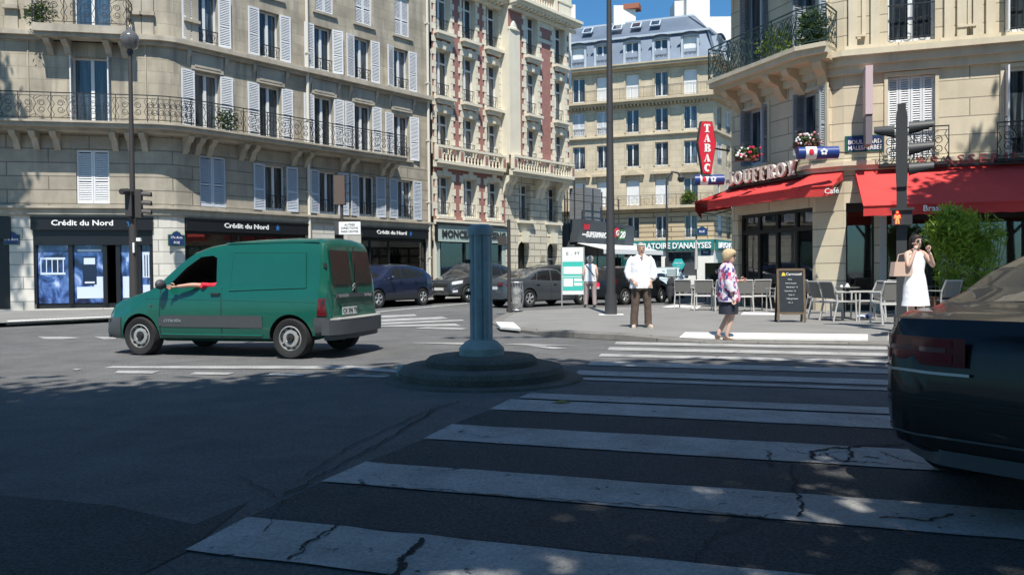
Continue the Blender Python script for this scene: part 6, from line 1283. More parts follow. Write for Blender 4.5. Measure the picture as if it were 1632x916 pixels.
obj('frame',mb,'silver',r); mb=MB(); rnd=random.Random(2); mb.rings([(0,0,.08,.11,.11)]+[(rnd.uniform(-.01,.01),0,.15+.09*k,.14+rnd.uniform(-.02,.025),.14+rnd.uniform(-.02,.02)) for k in range(7)]+[(0,0,.84,.15,.15)],14); obj('bag',mb,'bagplastic',r) if 'bagplastic' in MT else obj('bag',mb,'bin',r)
# box signal and white panel behind the van
p=D(546,440,29.3); r=thing('traffic_signal','brown traffic signal with a white notice panel showing above the van roof','traffic signal',(p[0],29.3,.12)); mb=MB(); mb.cyl(0,0,0,4.4,.06,10); obj('post',mb,'signalbrown',r,smooth=35)
z1=D(546,280,29.3)[2]-.12; z0=D(546,326,29.3)[2]-.12; mb=MB(); mb.box(-.26,.14,-.12,.12,z0,z1); obj('signal_head',mb,'signalback',r) if 'signalback' in MT else obj('signal_head',mb,'signalbrown',r)
for k in range(3): mb=MB(); mb.box(.141,.3,-.1,.1,z0+.08+k*.34,z0+.10+k*.34); obj('visor',mb,'signalbrown',r)
z1=D(546,354,29.3)[2]-.12; z0=D(546,374,29.3)[2]-.12; mb=MB(); mb.box(-.08,.72,-.17,-.13,z0,z1); obj('notice_panel',mb,'letterwhite',r); mb=MB(); mb.box(-.22,-.081,-.2,-.1,z0,z1+.02); obj('panel_side',mb,'greyplastic',r); obj('lettering',text_mb('AUTRES',.08,.003,.008),'letterdark',r,T(.32,-.172,z0+.32)) ; obj('lettering',text_mb('DIRECTIONS',.08,.003,.008),'letterdark',r,T(.32,-.172,z0+.2)); obj('lettering',text_mb('PARIS CENTRE',.08,.003,.008,sx=.9),'letterdark',r,T(.32,-.172,z0+.07))
# right signal mast with red man
r=thing('traffic_signal','dark traffic signal mast with a glowing red man before the right awning','traffic signal',(7.08,14.25,.12),rad(-26))
mb=MB(); mb.box(-.085,.085,-.08,.08,0,2.62); mb.box(-.13,.13,-.12,.12,0,.3); obj('post',mb,'lampgrey',r); mb=MB(); P=[(-.085,2.62),(.085,2.62),(.095,2.8),(.095,3.85),(.08,3.98),(-.08,3.98),(-.095,3.85),(-.095,2.8)]; mb.prism(P,-.12,.12); mb.box(-.07,.07,-.07,.07,3.97,4.12); obj('signal_head',mb,'lampgrey',r)
for sx_,zz,L_ in ((-1,3.62,.34),(1,3.66,.40),(1,3.28,.40),(1,2.92,.40)):
    mb=MB(); n=12; A_=[( .13*math.cos(-.7+(PI+1.4)*j/n),.13*math.sin(-.7+(PI+1.4)*j/n)) for j in range(n+1)]; vs=[(sx_*.115,a,zz+b) for a,b in A_]+[(sx_*(.115+L_),a*.55,zz+max(b,-.02)*.75+.03) for a,b in A_]+[(sx_*.115,a*.9,zz+b*.88) for a,b in A_]+[(sx_*(.112+L_),a*.48,zz+max(b,-.02)*.6+.03) for a,b in A_]; k=n+1
    mb.add(vs,[(i,i+1,i+1+k,i+k) for i in range(n)]+[(i+2*k,i+3*k,i+1+3*k,i+1+2*k) for i in range(n)]+[(i+k,i+1+k,i+1+3*k,i+3*k) for i in range(n)]); mb.add([(sx_*.12,.115*math.cos(2*PI*j/12),zz+.115*math.sin(2*PI*j/12)) for j in range(12)],[tuple(range(12))]); obj('visor',mb,'lampgrey',r,smooth=60)
mb=MB(); mb.box(-.16,.17,-.22,-.091,1.93,2.22); q=obj('pedestrian_signal',mb,'lampgrey',r); mb=MB(); mb.box(-.19,.20,-.26,-.221,2.19,2.235); obj('hood',mb,'lampgrey',q)
mb=MB(); cx=-.07; y_=-.232; mb.tube([(cx,y_,2.10),(cx,y_,2.02)],.026,8); mb.sphere((cx,y_,2.155),.021,8,6); mb.tube([(cx-.028,y_,2.115),(cx-.044,y_,2.05)],.011,6); mb.tube([(cx+.028,y_,2.115),(cx+.044,y_,2.05)],.011,6); mb.tube([(cx-.014,y_,2.03),(cx-.02,y_,1.95)],.014,6); mb.tube([(cx+.014,y_,2.03),(cx+.02,y_,1.95)],.014,6); obj('red_man',mb,'redlight',q)
# far lamp with swan neck
p=D(1063,440,42); r=thing('street_lamp','slender distant lamp post with a curved swan neck in front of the mansard block','street lamp',(p[0],42,0)); z1=D(1063,283,42)[2]; mb=MB(); mb.cyl(0,0,0,2,.13,10,.1); mb.tube([(0,0,2),(0,0,z1-.3),(.05,0,z1),(.3,0,z1+.3),(.6,0,z1+.25),(.75,0,z1+.05)],.055,8); obj('post',mb,'lampgrey',r); mb=MB(); mb.rings([(.78,0,z1-.25,.12,.12),(.78,0,z1-.02,.2,.2),(.78,0,z1+.12,.06,.06)],12); obj('lamp_head',mb,'lampgrey',r)
# information panel
p=G(897,490,.12); q=G(930,490,.12); r=thing('information_panel','free-standing white and turquoise information panel at the pavement edge','information panel',((p[0]+q[0])/2,25.3,.12),rad(-4)); Wd=.36
mb=MB(); mb.box(-Wd-.02,-Wd+.02,-.02,.02,0,1.95); mb.box(Wd-.02,Wd+.02,-.02,.02,0,1.95); obj('leg',mb,'silver',r); mb=MB(); mb.box(-Wd+.02,Wd-.02,-.015,.015,.42,1.94); obj('board',mb,'white',r)
mb=MB(); mb.box(-Wd+.03,Wd-.03,-.02,-.0155,.55,1.48); obj('turquoise_field',mb,'turqlight',r); mb=MB(); mb.box(-Wd+.06,Wd-.06,-.024,-.0205,1.08,1.32); mb.box(-Wd+.06,0,-.024,-.0205,.68,.94); mb.box(.04,Wd-.06,-.024,-.0205,.84,.94); mb.box(.04,Wd-.06,-.024,-.0205,.70,.80); mb.box(-Wd+.03,Wd-.03,-.0235,-.0205,.985,1.01); obj('white_field',mb,'white',r); obj('lettering',text_mb('C . FT',.09,.003,.004,sp=1.4),'letterdark',r,T(0,-.0175,1.70))
# chalkboard
p=G(1240,513,.12); q=G(1284,514,.12); r=thing('chalkboard','wooden A-frame chalkboard menu standing on the pavement in front of the café door','chalkboard',((p[0]+q[0])/2,(p[1]+q[1])/2,.12),rad(-8)); Wd=.30
tl=Matrix.Rotation(-.09,4,'X'); mb=MB(); mb.box(-Wd,-Wd+.045,-.02,.02,0,1.18); mb.box(Wd-.045,Wd,-.02,.02,0,1.18); mb.box(-Wd+.045,Wd-.045,-.02,.02,1.13,1.18); mb.box(-Wd+.045,Wd-.045,-.02,.02,.17,.22); obj('frame',mb,'woodframe',r,tl)
mb=MB(); mb.box(-Wd+.045,Wd-.045,-.008,.008,.22,1.13); b_=obj('board',mb,'blackboard',r,tl); mb=MB(); mb.box(-Wd,-Wd+.045,-.02,.02,0,1.2); mb.box(Wd-.045,Wd,-.02,.02,0,1.2); mb.box(-Wd+.045,Wd-.045,-.015,.015,.2,1.1); obj('rear_frame',mb,'darkwood',r,T(0,.34,0)@Matrix.Rotation(.2,4,'X'))
obj('lettering',text_mb('Carrousel',.06,.002,.006),'letterwhite',b_,T(.06,-.0095,1.03)); mb=MB(); mb.prism([(-.2,1.02),(-.11,1.02),(-.13,1.08),(-.17,1.1)],-.012,-.0085); obj('drawing',mb,'yellow',b_)
for k,t in enumerate(['Menu','Entrée du jour','Plat du jour  12','Steak frites  14','Tarte  6','Café gourmand','Vin  4']): 
    mb=text_mb(t,.028,.001,.001); obj('chalk_writing',mb,'letterwhite',b_,T(-.02+.02*(k%3),-.0095,.93-.085*k))
# cafe chairs and tables
ch=thing('cafe_chair','grey metal café armchair with mesh back, leftmost of the terrace row near the scooter','chair',(0,0,.12),0,'grey terrace armchairs')
mb=MB(); 
for s_ in (-.27,.27):
    mb.tube([(s_,-.24,0),(s_*.98,-.22,.64)],.019,6); mb.tube([(s_*1.0,.32,0),(s_*.98,.22,.42),(s_*.96,.24,.64),(s_*.9,.34,.88)],.019,6); mb.box(s_-.025,s_+.025,-.27,.26,.635,.66)
mb.tube([(-.26,-.22,.42),(.26,-.22,.42)],.018,6); mb.tube([(-.25,.335,.875),(.25,.335,.875)],.018,6); mb.tube([(-.26,.22,.41),(.26,.22,.41)],.018,6); obj('frame',mb,'chairgrey',ch,smooth=40)
mb=MB(); mb.box(-.25,.25,-.24,.22,.425,.445); obj('seat',mb,'chairgrey',ch); mb=MB(); mb.add([(-.235,.235,.5),(.235,.235,.5),(.23,.325,.86),(-.23,.325,.86),(-.235,.245,.5),(.235,.245,.5),(.23,.335,.86),(-.23,.335,.86)],[(0,1,2,3),(7,6,5,4),(0,4,5,1),(2,6,7,3),(0,3,7,4),(1,5,6,2)]); obj('backrest',mb,'chairmesh',ch)
x,y=G(1093,491,.12); ch.location=(x,y,.12); ch.rotation_euler=(0,0,rad(150))
for px,py,a,lb in ((1122,494,165,'second grey café armchair from the scooter, its mesh back to the camera'),(1152,495,178,'grey café armchair behind the woman in the floral blouse, left side'),(1183,496,170,'grey café armchair just right of the woman in the floral blouse'),(1207,495,190,'grey café armchair midway between the floral blouse and the chalkboard'),(1243,497,190,'grey café armchair partly behind the left edge of the chalkboard'),(1318,509,95,'grey café armchair right of the chalkboard facing the round table'),(1338,511,100,'grey café armchair overlapping its neighbour right of the chalkboard'),(1380,510,-95,'grey café armchair facing left under the tall grey facade post'),(1416,516,180,'pale grey café armchair beside the signal mast left of the woman in white'),(1420,505,180,'grey café armchair tucked behind another beside the signal mast'),(1500,508,200,'grey café armchair in the shade right of the woman in white'),(1305,499,80,'grey café armchair half hidden behind the chalkboard right edge'),(1140,483,-10,'grey café armchair facing the camera on the far side of the left tables'),(1172,486,10,'grey café armchair facing the camera behind the floral blouse woman'),(1196,487,-8,'grey café armchair facing the camera between two backs, far side of the tables'),(1255,489,5,'grey café armchair in front of the café door behind the chalkboard'),(1226,486,-5,'grey café armchair against the café front behind the left tables')):
    x,y=G(px,py,.12); dup(ch,(x,y,.12),rad(a),lb)
def table(px,py,lb,rd=.35,gl=True):
    x,y=G(px,py,.12); r=thing('cafe_table',lb,'table',(x,y,.12),0,'round café tables'); mb=MB(); mb.rings([(0,0,.71,rd,rd),(0,0,.735,rd,rd)],24); obj('tabletop',mb,'tabletop',r); mb=MB(); mb.cyl(0,0,.03,.71,.03,8); obj('pedestal',mb,'iron',r); mb=MB(); mb.rings([(0,0,0,.2,.2),(0,0,.03,.04,.04)],12); obj('foot',mb,'iron',r)
    return x,y
for px,py,lb in ((1345,507,'round café table between the facing armchairs right of the chalkboard'),(1135,488,'round café table in front of the seated woman'),(1215,490,'round café table against the glass front left of the chalkboard'),(1485,505,'round café table in the shade behind the woman in white')):
    x,y=table(px,py,lb)
    if px==1345: 
        mb=MB(); mb.cyl(0,0,0,.05,.035,10,.028); o=obj('cup',mb,'letterwhite',label='small white cup on the round table right of the chalkboard',cat='cup'); o.location=(x-.1,y-.1,.855)
        mb=MB(); mb.prism([(-.05,0),(.05,0),(0,.09)],-.04,.04); o=obj('card_stand',mb,'letterwhite',label='small white folded card on the round table right of the chalkboard',cat='card'); o.location=(x+.08,y,.855)
x,y=G(1372,507,.12); r=thing('litter','crumpled blue and white paper lying under the armchair facing left','paper',(x,y,.12)); mb=MB(); mb.sphere((0,0,.04),.09,8,5,(1.4,1,.5)); obj('paper',mb,'posterwhite',r); mb=MB(); mb.sphere((.18,0,.05),.08,8,5,(1.2,1,.6)); obj('wrapper',mb,'bluecan',r)
# olive back panel near the seated customers
x,y=G(1145,480,.12); r=thing('wind_screen','olive brown terrace screen panel standing behind the seated customers','screen',(x+.1,y+.6,.12),rad(0)); mb=MB(); mb.box(-.45,.45,-.02,.02,.3,1.45); obj('panel',mb,'olive',r) if 'olive' in MT else obj('panel',mb,'potbrown',r); mb=MB(); mb.box(-.45,-.41,-.03,.03,0,.3); mb.box(.41,.45,-.03,.03,0,.3); obj('leg',mb,'iron',r)
x,y=G(1117,488,.12); r=thing('closed_parasol','thin closed parasol pole leaning over the left terrace chairs','parasol',(x,y+.6,.12),0); mb=MB(); mb.tube([(0,0,0),(0,0,2.3)],.02,8); obj('pole',mb,'lampgrey',r); mb=MB(); mb.rings([(0,0,1.2,.06,.06),(0,0,1.7,.05,.05),(0,0,2.25,.015,.015)],8); obj('canopy',mb,'chairgrey',r)
# ---------------------------------------------------------------- plants
def leaves(mb,c,rad3,n,size,rnd,clus=14,cr=.3,shape=1.0,hollow=.25,droop=0):
    for k in range(n//clus):
        while True:
            v=Vector((rnd.uniform(-1,1),rnd.uniform(-1,1),rnd.uniform(-1,1)))
            if v.length<=1 and v.length>hollow: break
        cc=Vector(c)+Vector((v.x*rad3[0],v.y*rad3[1],v.z*rad3[2]))
        for j in range(clus):
            p=cc+Vector((rnd.gauss(0,cr),rnd.gauss(0,cr),rnd.gauss(0,cr*.7)))
            a=Vector((rnd.gauss(0,1),rnd.gauss(0,1),rnd.gauss(0,.6)-droop)).normalized(); b=a.cross(Vector((rnd.gauss(0,1),rnd.gauss(0,1),rnd.gauss(0,1)))).normalized(); s=size*rnd.uniform(.6,1.3)
            mb.v+=[tuple(p-a*s),tuple(p+b*s*.42*shape),tuple(p+a*s),tuple(p-b*s*.42*shape)]; i=len(mb.v)-4; mb.f.append((i,i+1,i+2,i+3)); mb.mi.append(0)
def fastmesh(name,mb,m):
    me=bpy.data.meshes.new(name); me.from_pydata(mb.v,[],mb.f); me.materials.append(MT[m]); me.update(); return me
def tree(label,loc,h0,R3,n,proto=None,rot=0,scale=1,size=.17):
    r=thing('street_tree',label,'tree',loc,rot,'plane trees lining the boulevard')
    if proto:
        for c in proto.children: k=c.copy(); COL.objects.link(k); k.parent=r
        r.scale=(scale,)*3; return r
    rnd=random.Random(11); mb=MB(); tz=h0+R3[2]*.3
    mb.tube([(0,0,0),(.05,.03,1.5),(-.03,.02,3.5),(.08,-.05,tz)],[.28,.22,.19,.13],10)
    for k in range(9):
        q=k*2.4; z=h0*.6+k*.45; L=R3[0]*.75; mb.tube([(0,0,z),(L*.4*math.cos(q),L*.4*math.sin(q),z+1.2),(L*math.cos(q),L*math.sin(q),z+2.6)],[.10,.065,.02],6)
    obj('trunk',mb,'bark',r,smooth=60); mb=MB(); leaves(mb,(0,0,h0+R3[2]),R3,n,size,rnd,40,.5,1.5,.15); obj('crown',fastmesh('crown',mb,'leaf'),None,r); return r
t0=tree('broad leafy plane tree overhanging the crossing, beside the camera',(2.2,-1.2,0),5.0,(5.2,4.6,4.6),8000)
rnd=random.Random(31); mb=MB(); leaves(mb,(0,2.3,12.0),(5.6,2.2,3.0),15000,.17,rnd,24,.45,1.5,.05); leaves(mb,(-3.5,1.2,11.0),(3,2.6,3.0),7000,.17,rnd,24,.45,1.5,.05); obj('crown',fastmesh('crown',mb,'leaf'),None,t0)
td=tree('leafy plane tree behind the camera, left of the crossing',(-3.9,-2.6,0),5.0,(5.2,4.6,4.6),13000); td.scale=(.98,)*3
mb=MB(); leaves(mb,(0,2.3,11.5),(5.2,2.0,3.2),12000,.17,rnd,24,.45,1.5,.05); obj('crown',fastmesh('crown',mb,'leaf'),None,td)
for i,(x,y,rt,sc,lb) in enumerate(((8.2,-1.8,.15,1.05,'leafy plane tree behind the camera, beyond the black car'),(-10.6,-6.2,.4,.95,'leafy plane tree at the left end of the row'),(14.5,-3.5,3.3,1.0,'leafy plane tree far right of the row'),(2.6,-13.5,4.0,1.1,'leafy plane tree in the second row behind the camera'),(-7,-14,5.0,1.1,'leafy plane tree in the second row to the left'),(11,-13,5.4,1.1,'leafy plane tree in the second row to the right'))):
    tree(lb,(x,y,0),5,(5,4.4,5),0,proto=td,rot=rt,scale=sc)
def high_tree(label,x,y,h0,R3,n):
    r=thing('street_tree',label,'tree',(x,y,.12),0,'plane trees lining the boulevard'); rnd=random.Random(21); mb=MB(); mb.tube([(0,0,0),(.05,.03,h0*.4),(-.05,.02,h0*.8),(.08,-.05,h0+R3[2])],[.25,.2,.16,.08],10)
    for k in range(8): q=k*2.4; z=h0*.92+k*.3; L=R3[0]*.8; mb.tube([(0,0,z),(L*.4*math.cos(q),L*.4*math.sin(q),z+.8),(L*math.cos(q),L*math.sin(q)*.8,z+1.6)],[.09,.06,.02],6)
    obj('trunk',mb,'bark',r,smooth=60); mb=MB(); leaves(mb,(0,0,h0+R3[2]),R3,n,.17,rnd,18,.4,1.5,.05); obj('crown',fastmesh('crown',mb,'leaf'),None,r)
high_tree('tall plane tree right of the frame shading the red awning',14.4,11.6,10.5,(4.7,3.0,3.0),26000)
high_tree('tall plane tree left of the frame shading the bank facade',-19.4,19.6,13.0,(2.9,2.6,3.2),15000)
def bush(name,label,cat,loc,R3,n,size,m='leafbush',pot=None,seed=1,shape=1.0,droop=0,cr=.12,group=None,cl=12):
    r=thing(name,label,cat,loc,0,group); rnd=random.Random(seed); mb=MB(); leaves(mb,(0,0,R3[2]+(pot or 0)),R3,n,size,rnd,cl,cr,shape,.1,droop); obj('foliage',fastmesh('foliage',mb,m),None,r)
    return r
p=D(1530,430,18.0); r=thing('bamboo_plant','tall bright green bamboo in a planter under the awning behind the woman in white','plant',(p[0],18.0,.12)); rnd=random.Random(4)
mb=MB(); mb.box(-.75,.95,-.28,.28,0,.5); obj('planter',mb,'potbrown',r); mb=MB()
for k in range(30):
    x=rnd.uniform(-.6,.85); y=rnd.uniform(-.2,.2); h=rnd.uniform(1.5,2.35); mb.tube([(x,y,.4),(x+rnd.uniform(-.1,.1),y,h*.6),(x+rnd.uniform(-.3,.3),y+rnd.uniform(-.3,.2),h)],.008,5,False)
obj('canes',mb,'bamboo',r); mb=MB(); leaves(mb,(.1,0,1.85),(.8,.4,.62),2200,.10,rnd,9,.09,.42,.05,.8); leaves(mb,(.15,0,1.1),(.75,.35,.7),1500,.09,rnd,9,.09,.42,.05,.8); leaves(mb,(-.35,-.15,2.05),(.42,.3,.5),2200,.10,rnd,9,.09,.42,.05,.8); obj('foliage',fastmesh('foliage',mb,'bamboo'),None,r)
def flowers(label,px,py,Y,seed,cols):
    c=D(px,py,Y); r=thing('flower_box',label,'flower box',(c[0],Y,c[2]-.25)); rnd=random.Random(seed); mb=MB(); mb.box(-.32,.32,-.1,.1,0,.16); obj('box',mb,'potbrown',r); mb=MB(); leaves(mb,(0,-.03,.2),(.34,.16,.17),420,.05,rnd,10,.05,1.2); obj('foliage',fastmesh('foliage',mb,'leaf'),None,r)
    for m in cols:
        mb=MB()
        for k in range(16): mb.sphere((rnd.uniform(-.34,.34)*(.6 if m=='flowerwhite' else 1)-(.15 if m=='flowerwhite' else -.06),-.12+rnd.uniform(-.08,.05),.2+rnd.uniform(-.12,.2)),.035,6,4)
        obj('blossom',mb,m,r)
flowers('window box with crimson and white geraniums above the left awning',1190,243,23.4,1,['flowerred','flowerwhite']); flowers('window box with pink and white flowers above the barrel sign',1284,222,21.9,2,['flowerpink','flowerwhite'])
c=D(1255,42,23.0); bush('balcony_plant','pale green shrub trained along the upper café balcony rail','plant',(c[0],23.0,7.4),(.9,.25,.45),1300,.06,'leafbush',None,3)
c=D(1297,52,21.6); bush('balcony_plant','leafy potted plant at the corner of the upper café balcony','plant',(c[0],21.75,7.4),(.32,.25,.5),700,.08,'leaf',None,4)
c=R.uv(1098,322); bush('balcony_plant','round yellow green bush on the far mansard block balcony','plant',R.P(c[0],.35,6.8),(.55,.35,.6),900,.1,'leafbush',None,6)
for i,(px,lb) in enumerate(((342,'pale leaved potted plant behind the long balcony railing, first window'),(357,'taller potted plant behind the long balcony railing, first window’s right side'))):
    u,z=B.uv(px,190); bush('balcony_plant',lb,'plant',B.P(u,.55,6.47),(.22,.2,.42),300,.06,'leaf',None,7+i)
u,z=A.uv(75,40); bush('balcony_plant','trailing plant on the small upper balcony of the corner building','plant',A.P(u,.5,9.7),(.5,.2,.35),500,.06,'leaf',None,9)
# ---------------------------------------------------------------- people
def skin_body(name,J,E,m,par,M=None,extra=None):
    names=list(J); me=bpy.data.meshes.new('sk'); me.from_pydata([J[k][0] for k in names],[(names.index(a),names.index(b)) for a,b in E],[]); o=bpy.data.objects.new('sk',me); COL.objects.link(o)
    o.modifiers.new('s','SKIN'); 
    for i,k in enumerate(names):
        r_=J[k][1]; r_=(r_,r_) if not isinstance(r_,tuple) else r_; me.skin_vertices[0].data[i].radius=r_; me.skin_vertices[0].data[i].use_root=(i==0)
    s2=o.modifiers.new('u','SUBSURF'); s2.levels=1; s2.render_levels=1
    bpy.context.view_layer.update(); dg=bpy.context.evaluated_depsgraph_get(); mm=bpy.data.meshes.new_from_object(o.evaluated_get(dg)); bpy.data.objects.remove(o)
    mb=MB(); mb.v=[tuple(v.co) for v in mm.vertices]; mb.f=[tuple(p.vertices) for p in mm.polygons]; mb.mi=[0]*len(mb.f); bpy.data.meshes.remove(mm)
    if extra: extra(mb)
    return obj(name,mb,m,par,M,smooth=180)
def lerp3(a,b,t): return tuple(a[i]+(b[i]-a[i])*t for i in range(3))
def add_hand(mb,w,d,up,curl=.5,s=1,side=1):
    d=Vector(d).normalized(); up=Vector(up); n=(up-d*up.dot(d)).normalized(); b=d.cross(n)*side; w=Vector(w)
    mb.tube([w,w+d*.03*s,w+d*.08*s],[.024*s,.033*s,.034*s],8,True,.55)
    for k,(o_,L) in enumerate(((-.027,.072),(-.009,.08),(.009,.076),(.026,.06))):
        a=w+d*.075*s+b*o_*s; c=a+(d*math.cos(curl*.5)-n*math.sin(curl*.5))*L*.5*s; e=c+(d*math.cos(curl*1.4)-n*math.sin(curl*1.4))*L*.5*s; mb.tube([a,c,e],[.0095*s,.0088*s,.006*s],6)
    a=w+d*.025*s-b*.03*s; c=a+(d*.7-b*.7)*.035*s; e=c+(d*.95-b*.2)*.03*s; mb.tube([a,c,e],[.011*s,.010*s,.007*s],6)
def add_head(mb,c,f=(0,-1,0),h=.235):
    X=mb.X; f=Vector(f); a=math.atan2(f.x,-f.y); mb.X=T(*c)@RZ(a); k=h/.235
    mb.rings([(0,.02*k,-.115*k,.03*k,.03*k),(0,-.015*k,-.105*k,.045*k,.055*k),(0,-.008*k,-.075*k,.058*k,.075*k),(0,.0,-.04*k,.068*k,.087*k),(0,.005*k,0,.073*k,.093*k),(0,.01*k,.04*k,.073*k,.093*k),(0,.012*k,.08*k,.06*k,.078*k),(0,.012*k,.105*k,.035*k,.045*k),(0,.012*k,.117*k,.0,.0)],16)
    mb.rings([(0,-.085*k,-.035*k,.017*k,.024*k),(0,-.086*k,-.02*k,.012*k,.018*k),(0,-.084*k,.012*k,.007*k,.008*k)],8); mb.tube([(-.018*k,-.077*k,-.062*k),(0,-.083*k,-.06*k),(.018*k,-.077*k,-.062*k)],.006*k,6)
    for s in (-1,1): mb.sphere((s*.074*k,.012*k,-.005*k),.026*k,8,6,(.35,.7,1.1))
    mb.X=X
def head_parts(par,c,f,hair,style,glasses=False,h=.235):
    f=Vector(f); a=math.atan2(f.x,-f.y); M=T(*c)@RZ(a); k=h/.235; mb=MB()
    if style=='short': mb.rings([(0,.035*k,-.03*k,.076*k,.07*k),(0,.025*k,.03*k,.080*k,.088*k),(0,.008*k,.06*k,.080*k,.100*k),(0,.01*k,.095*k,.062*k,.08*k),(0,.012*k,.122*k,.025*k,.035*k),(0,.012*k,.126*k,0,0)],16)
    if style=='puffy': mb.rings([(0,.06*k,-.09*k,.06*k,.05*k),(0,.045*k,-.05*k,.092*k,.085*k),(0,.03*k,.0,.105*k,.10*k),(0,.012*k,.05*k,.108*k,.118*k),(0,.0,.09*k,.098*k,.115*k),(0,.01*k,.13*k,.065*k,.08*k),(0,.012*k,.15*k,0,0)],16)
    if style=='bob': mb.rings([(0,.055*k,-.16*k,.07*k,.05*k),(0,.05*k,-.10*k,.092*k,.075*k),(0,.04*k,-.02*k,.095*k,.09*k),(0,.02*k,.05*k,.092*k,.102*k),(0,.012*k,.10*k,.07*k,.085*k),(0,.012*k,.13*k,0,0)],16)
    mb.v=[(x*(1+.04*math.sin(37*z+9*y)),y*(1+.05*math.sin(41*x+31*z)),z) for x,y,z in mb.v]
    obj('hair',mb,hair,par,M,smooth=60)
    if glasses:
        mb=MB(); [mb.sphere((s*.033*k,-.088*k,.008*k),.026*k,10,6,(1.1,.35,.85)) for s in (-1,1)]; mb.tube([(-.075*k,.01*k,.015*k),(-.06*k,-.08*k,.015*k),(.06*k,-.08*k,.015*k),(.075*k,.01*k,.015*k)],.005*k,5); obj('sunglasses',mb,'dark',par,M)
    else:
        for s in (-1,1):
            mb=MB(); mb.sphere((s*.03*k,-.085*k,.008*k),.009*k,8,5); obj('eye',mb,'dark',par,M); mb=MB(); mb.tube([(s*.045*k,-.083*k,.028*k),(s*.018*k,-.092*k,.03*k)],.004*k,5); obj('eyebrow',mb,hair,par,M)
def torso(mb,rs,n=20): mb.rings(rs,n)
def folds(mb,amp=.008,fz=14,fx=23):
    mb.v=[(x+amp*math.sin(fx*z+7*x),y+amp*math.sin(fz*z*1.3+19*x),z) for x,y,z in mb.v]; return mb
# generic person: j is a dict of joint positions (standing, faces -y)
def person(label,loc,rotz,skin,j,legs=True,arms=True,hs=1,hand=None,headf=(0,-1,0)):
    r=thing('person',label,'person',loc,rotz); D_=dict(pel=(j['pel'],(.13,.10)),sp=(lerp3(j['pel'],j['neck'],.45),(.12,.09)),ch=(lerp3(j['pel'],j['neck'],.75),(.14,.095)),neck=(j['neck'],.052),hd=(lerp3(j['neck'],j['head'],.6),.05)); E=[('pel','sp'),('sp','ch'),('ch','neck'),('neck','hd')]
    for s in 'LR':
        D_['sh'+s]=(j['sh'+s],.052); D_['el'+s]=(j['el'+s],.038); D_['wr'+s]=(j['wr'+s],.026); E+=[('ch','sh'+s),('sh'+s,'el'+s),('el'+s,'wr'+s)]
        D_['hp'+s]=(j['hp'+s],.085); D_['kn'+s]=(j['kn'+s],.055); D_['an'+s]=(j['an'+s],.036); E+=[('pel','hp'+s),('hp'+s,'kn'+s),('kn'+s,'an'+s)]
        D_['cf'+s]=(lerp3(j['kn'+s],j['an'+s],.35),.053); E.remove(('kn'+s,'an'+s)); E+=[('kn'+s,'cf'+s),('cf'+s,'an'+s)]
        D_['to'+s]=(j['to'+s],.028); E+=[('an'+s,'to'+s)]
    def ex(mb):
        add_head(mb,j['head'],headf)
        for s,sd in (('L',1),('R',-1)):
            w=j['wr'+s]; d=Vector(w)-Vector(j['el'+s]); hd_=j.get('hd'+s,(d.normalized(),(0,1,0) if abs(d.normalized().y)<.7 else (0,0,1),.8)); add_hand(mb,w,hd_[0],hd_[1],hd_[2],1,sd)
    obj_=skin_body('body',D_,E,skin,r,None,ex); return r
def sleeve(par,pts,rs,m,nm='sleeve'): mb=MB(); mb.tube(pts,rs,12); folds(mb,.006,18,30); return obj(nm,mb,m,par,smooth=70)
def shoes(par,j,m,hh=.05,heel=0):
    for s in 'LR':
        a=Vector(j['an'+s]); t=Vector(j['to'+s]); d=(t-a); d.z=0; d.normalize(); n=Vector((-d.y,d.x,0)); mb=MB()
        P=[a-d*.05,a+d*.02,a+d*.10,t+d*.04,t+d*.07]; Wd=[.034,.042,.046,.04,.02]; H=[a.z+.01,a.z+.01,a.z*.62+.03,t.z+.035,t.z+.02]; vs=[]
        zb=[heel,heel*.9,heel*.3,0,0]
        for p,w_,h_,z_ in zip(P,Wd,H,zb):
            for q in (-1,1): vs.append((p.x+n.x*w_*q,p.y+n.y*w_*q,z_+.0))
            for q in (.75,-.75): vs.append((p.x+n.x*w_*q,p.y+n.y*w_*q,max(h_-.02,z_+.03)))
        fs=[]
        for i in range(4):
            for k in range(4): fs.append((i*4+k,i*4+(k+1)%4,i*4+4+(k+1)%4,i*4+4+k))
        fs+=[(3,2,1,0),(16,17,18,19)]; mb.add(vs,fs)
        if heel: mb.tube([tuple((a-d*.035).xy)+(0,),tuple((a-d*.03).xy)+(heel,)],[.008,.02],6)
        obj('shoe',mb,m,par,smooth=50)
# man in the white shirt
j=dict(pel=(0,0,.94),neck=(0,.01,1.47),head=(0,-.025,1.60),shL=(.19,.01,1.41),elL=(.26,.03,1.12),wrL=(.18,-.10,.90),shR=(-.19,.01,1.41),elR=(-.27,.03,1.12),wrR=(-.17,-.13,.93),hpL=(.10,0,.88),knL=(.13,-.01,.48),anL=(.15,.03,.08),toL=(.18,-.10,.03),hpR=(-.10,0,.88),knR=(-.12,-.01,.48),anR=(-.13,.03,.08),toR=(-.17,-.10,.03))
x,y=G(1022,522,.12); mn=person('grey haired man in an untucked white shirt and brown trousers','%s'%'' and (0,0,0) or (x,y,.12),0,'skin',j)
head_parts(mn,j['head'],(0,-1,0),'hairgrey','short')
mb=MB(); mb.rings([(0,0,.80,.225,.15),(0,0,.86,.225,.155),(0,0,1.0,.215,.15),(0,0,1.15,.205,.14),(0,.0,1.3,.225,.135),(0,.01,1.39,.225,.115),(0,.011,1.43,.185,.10),(0,.012,1.455,.12,.085),(0,.012,1.49,.075,.07)],22); folds(mb,.009); obj('shirt',mb,'shirtwhite',mn,smooth=70)
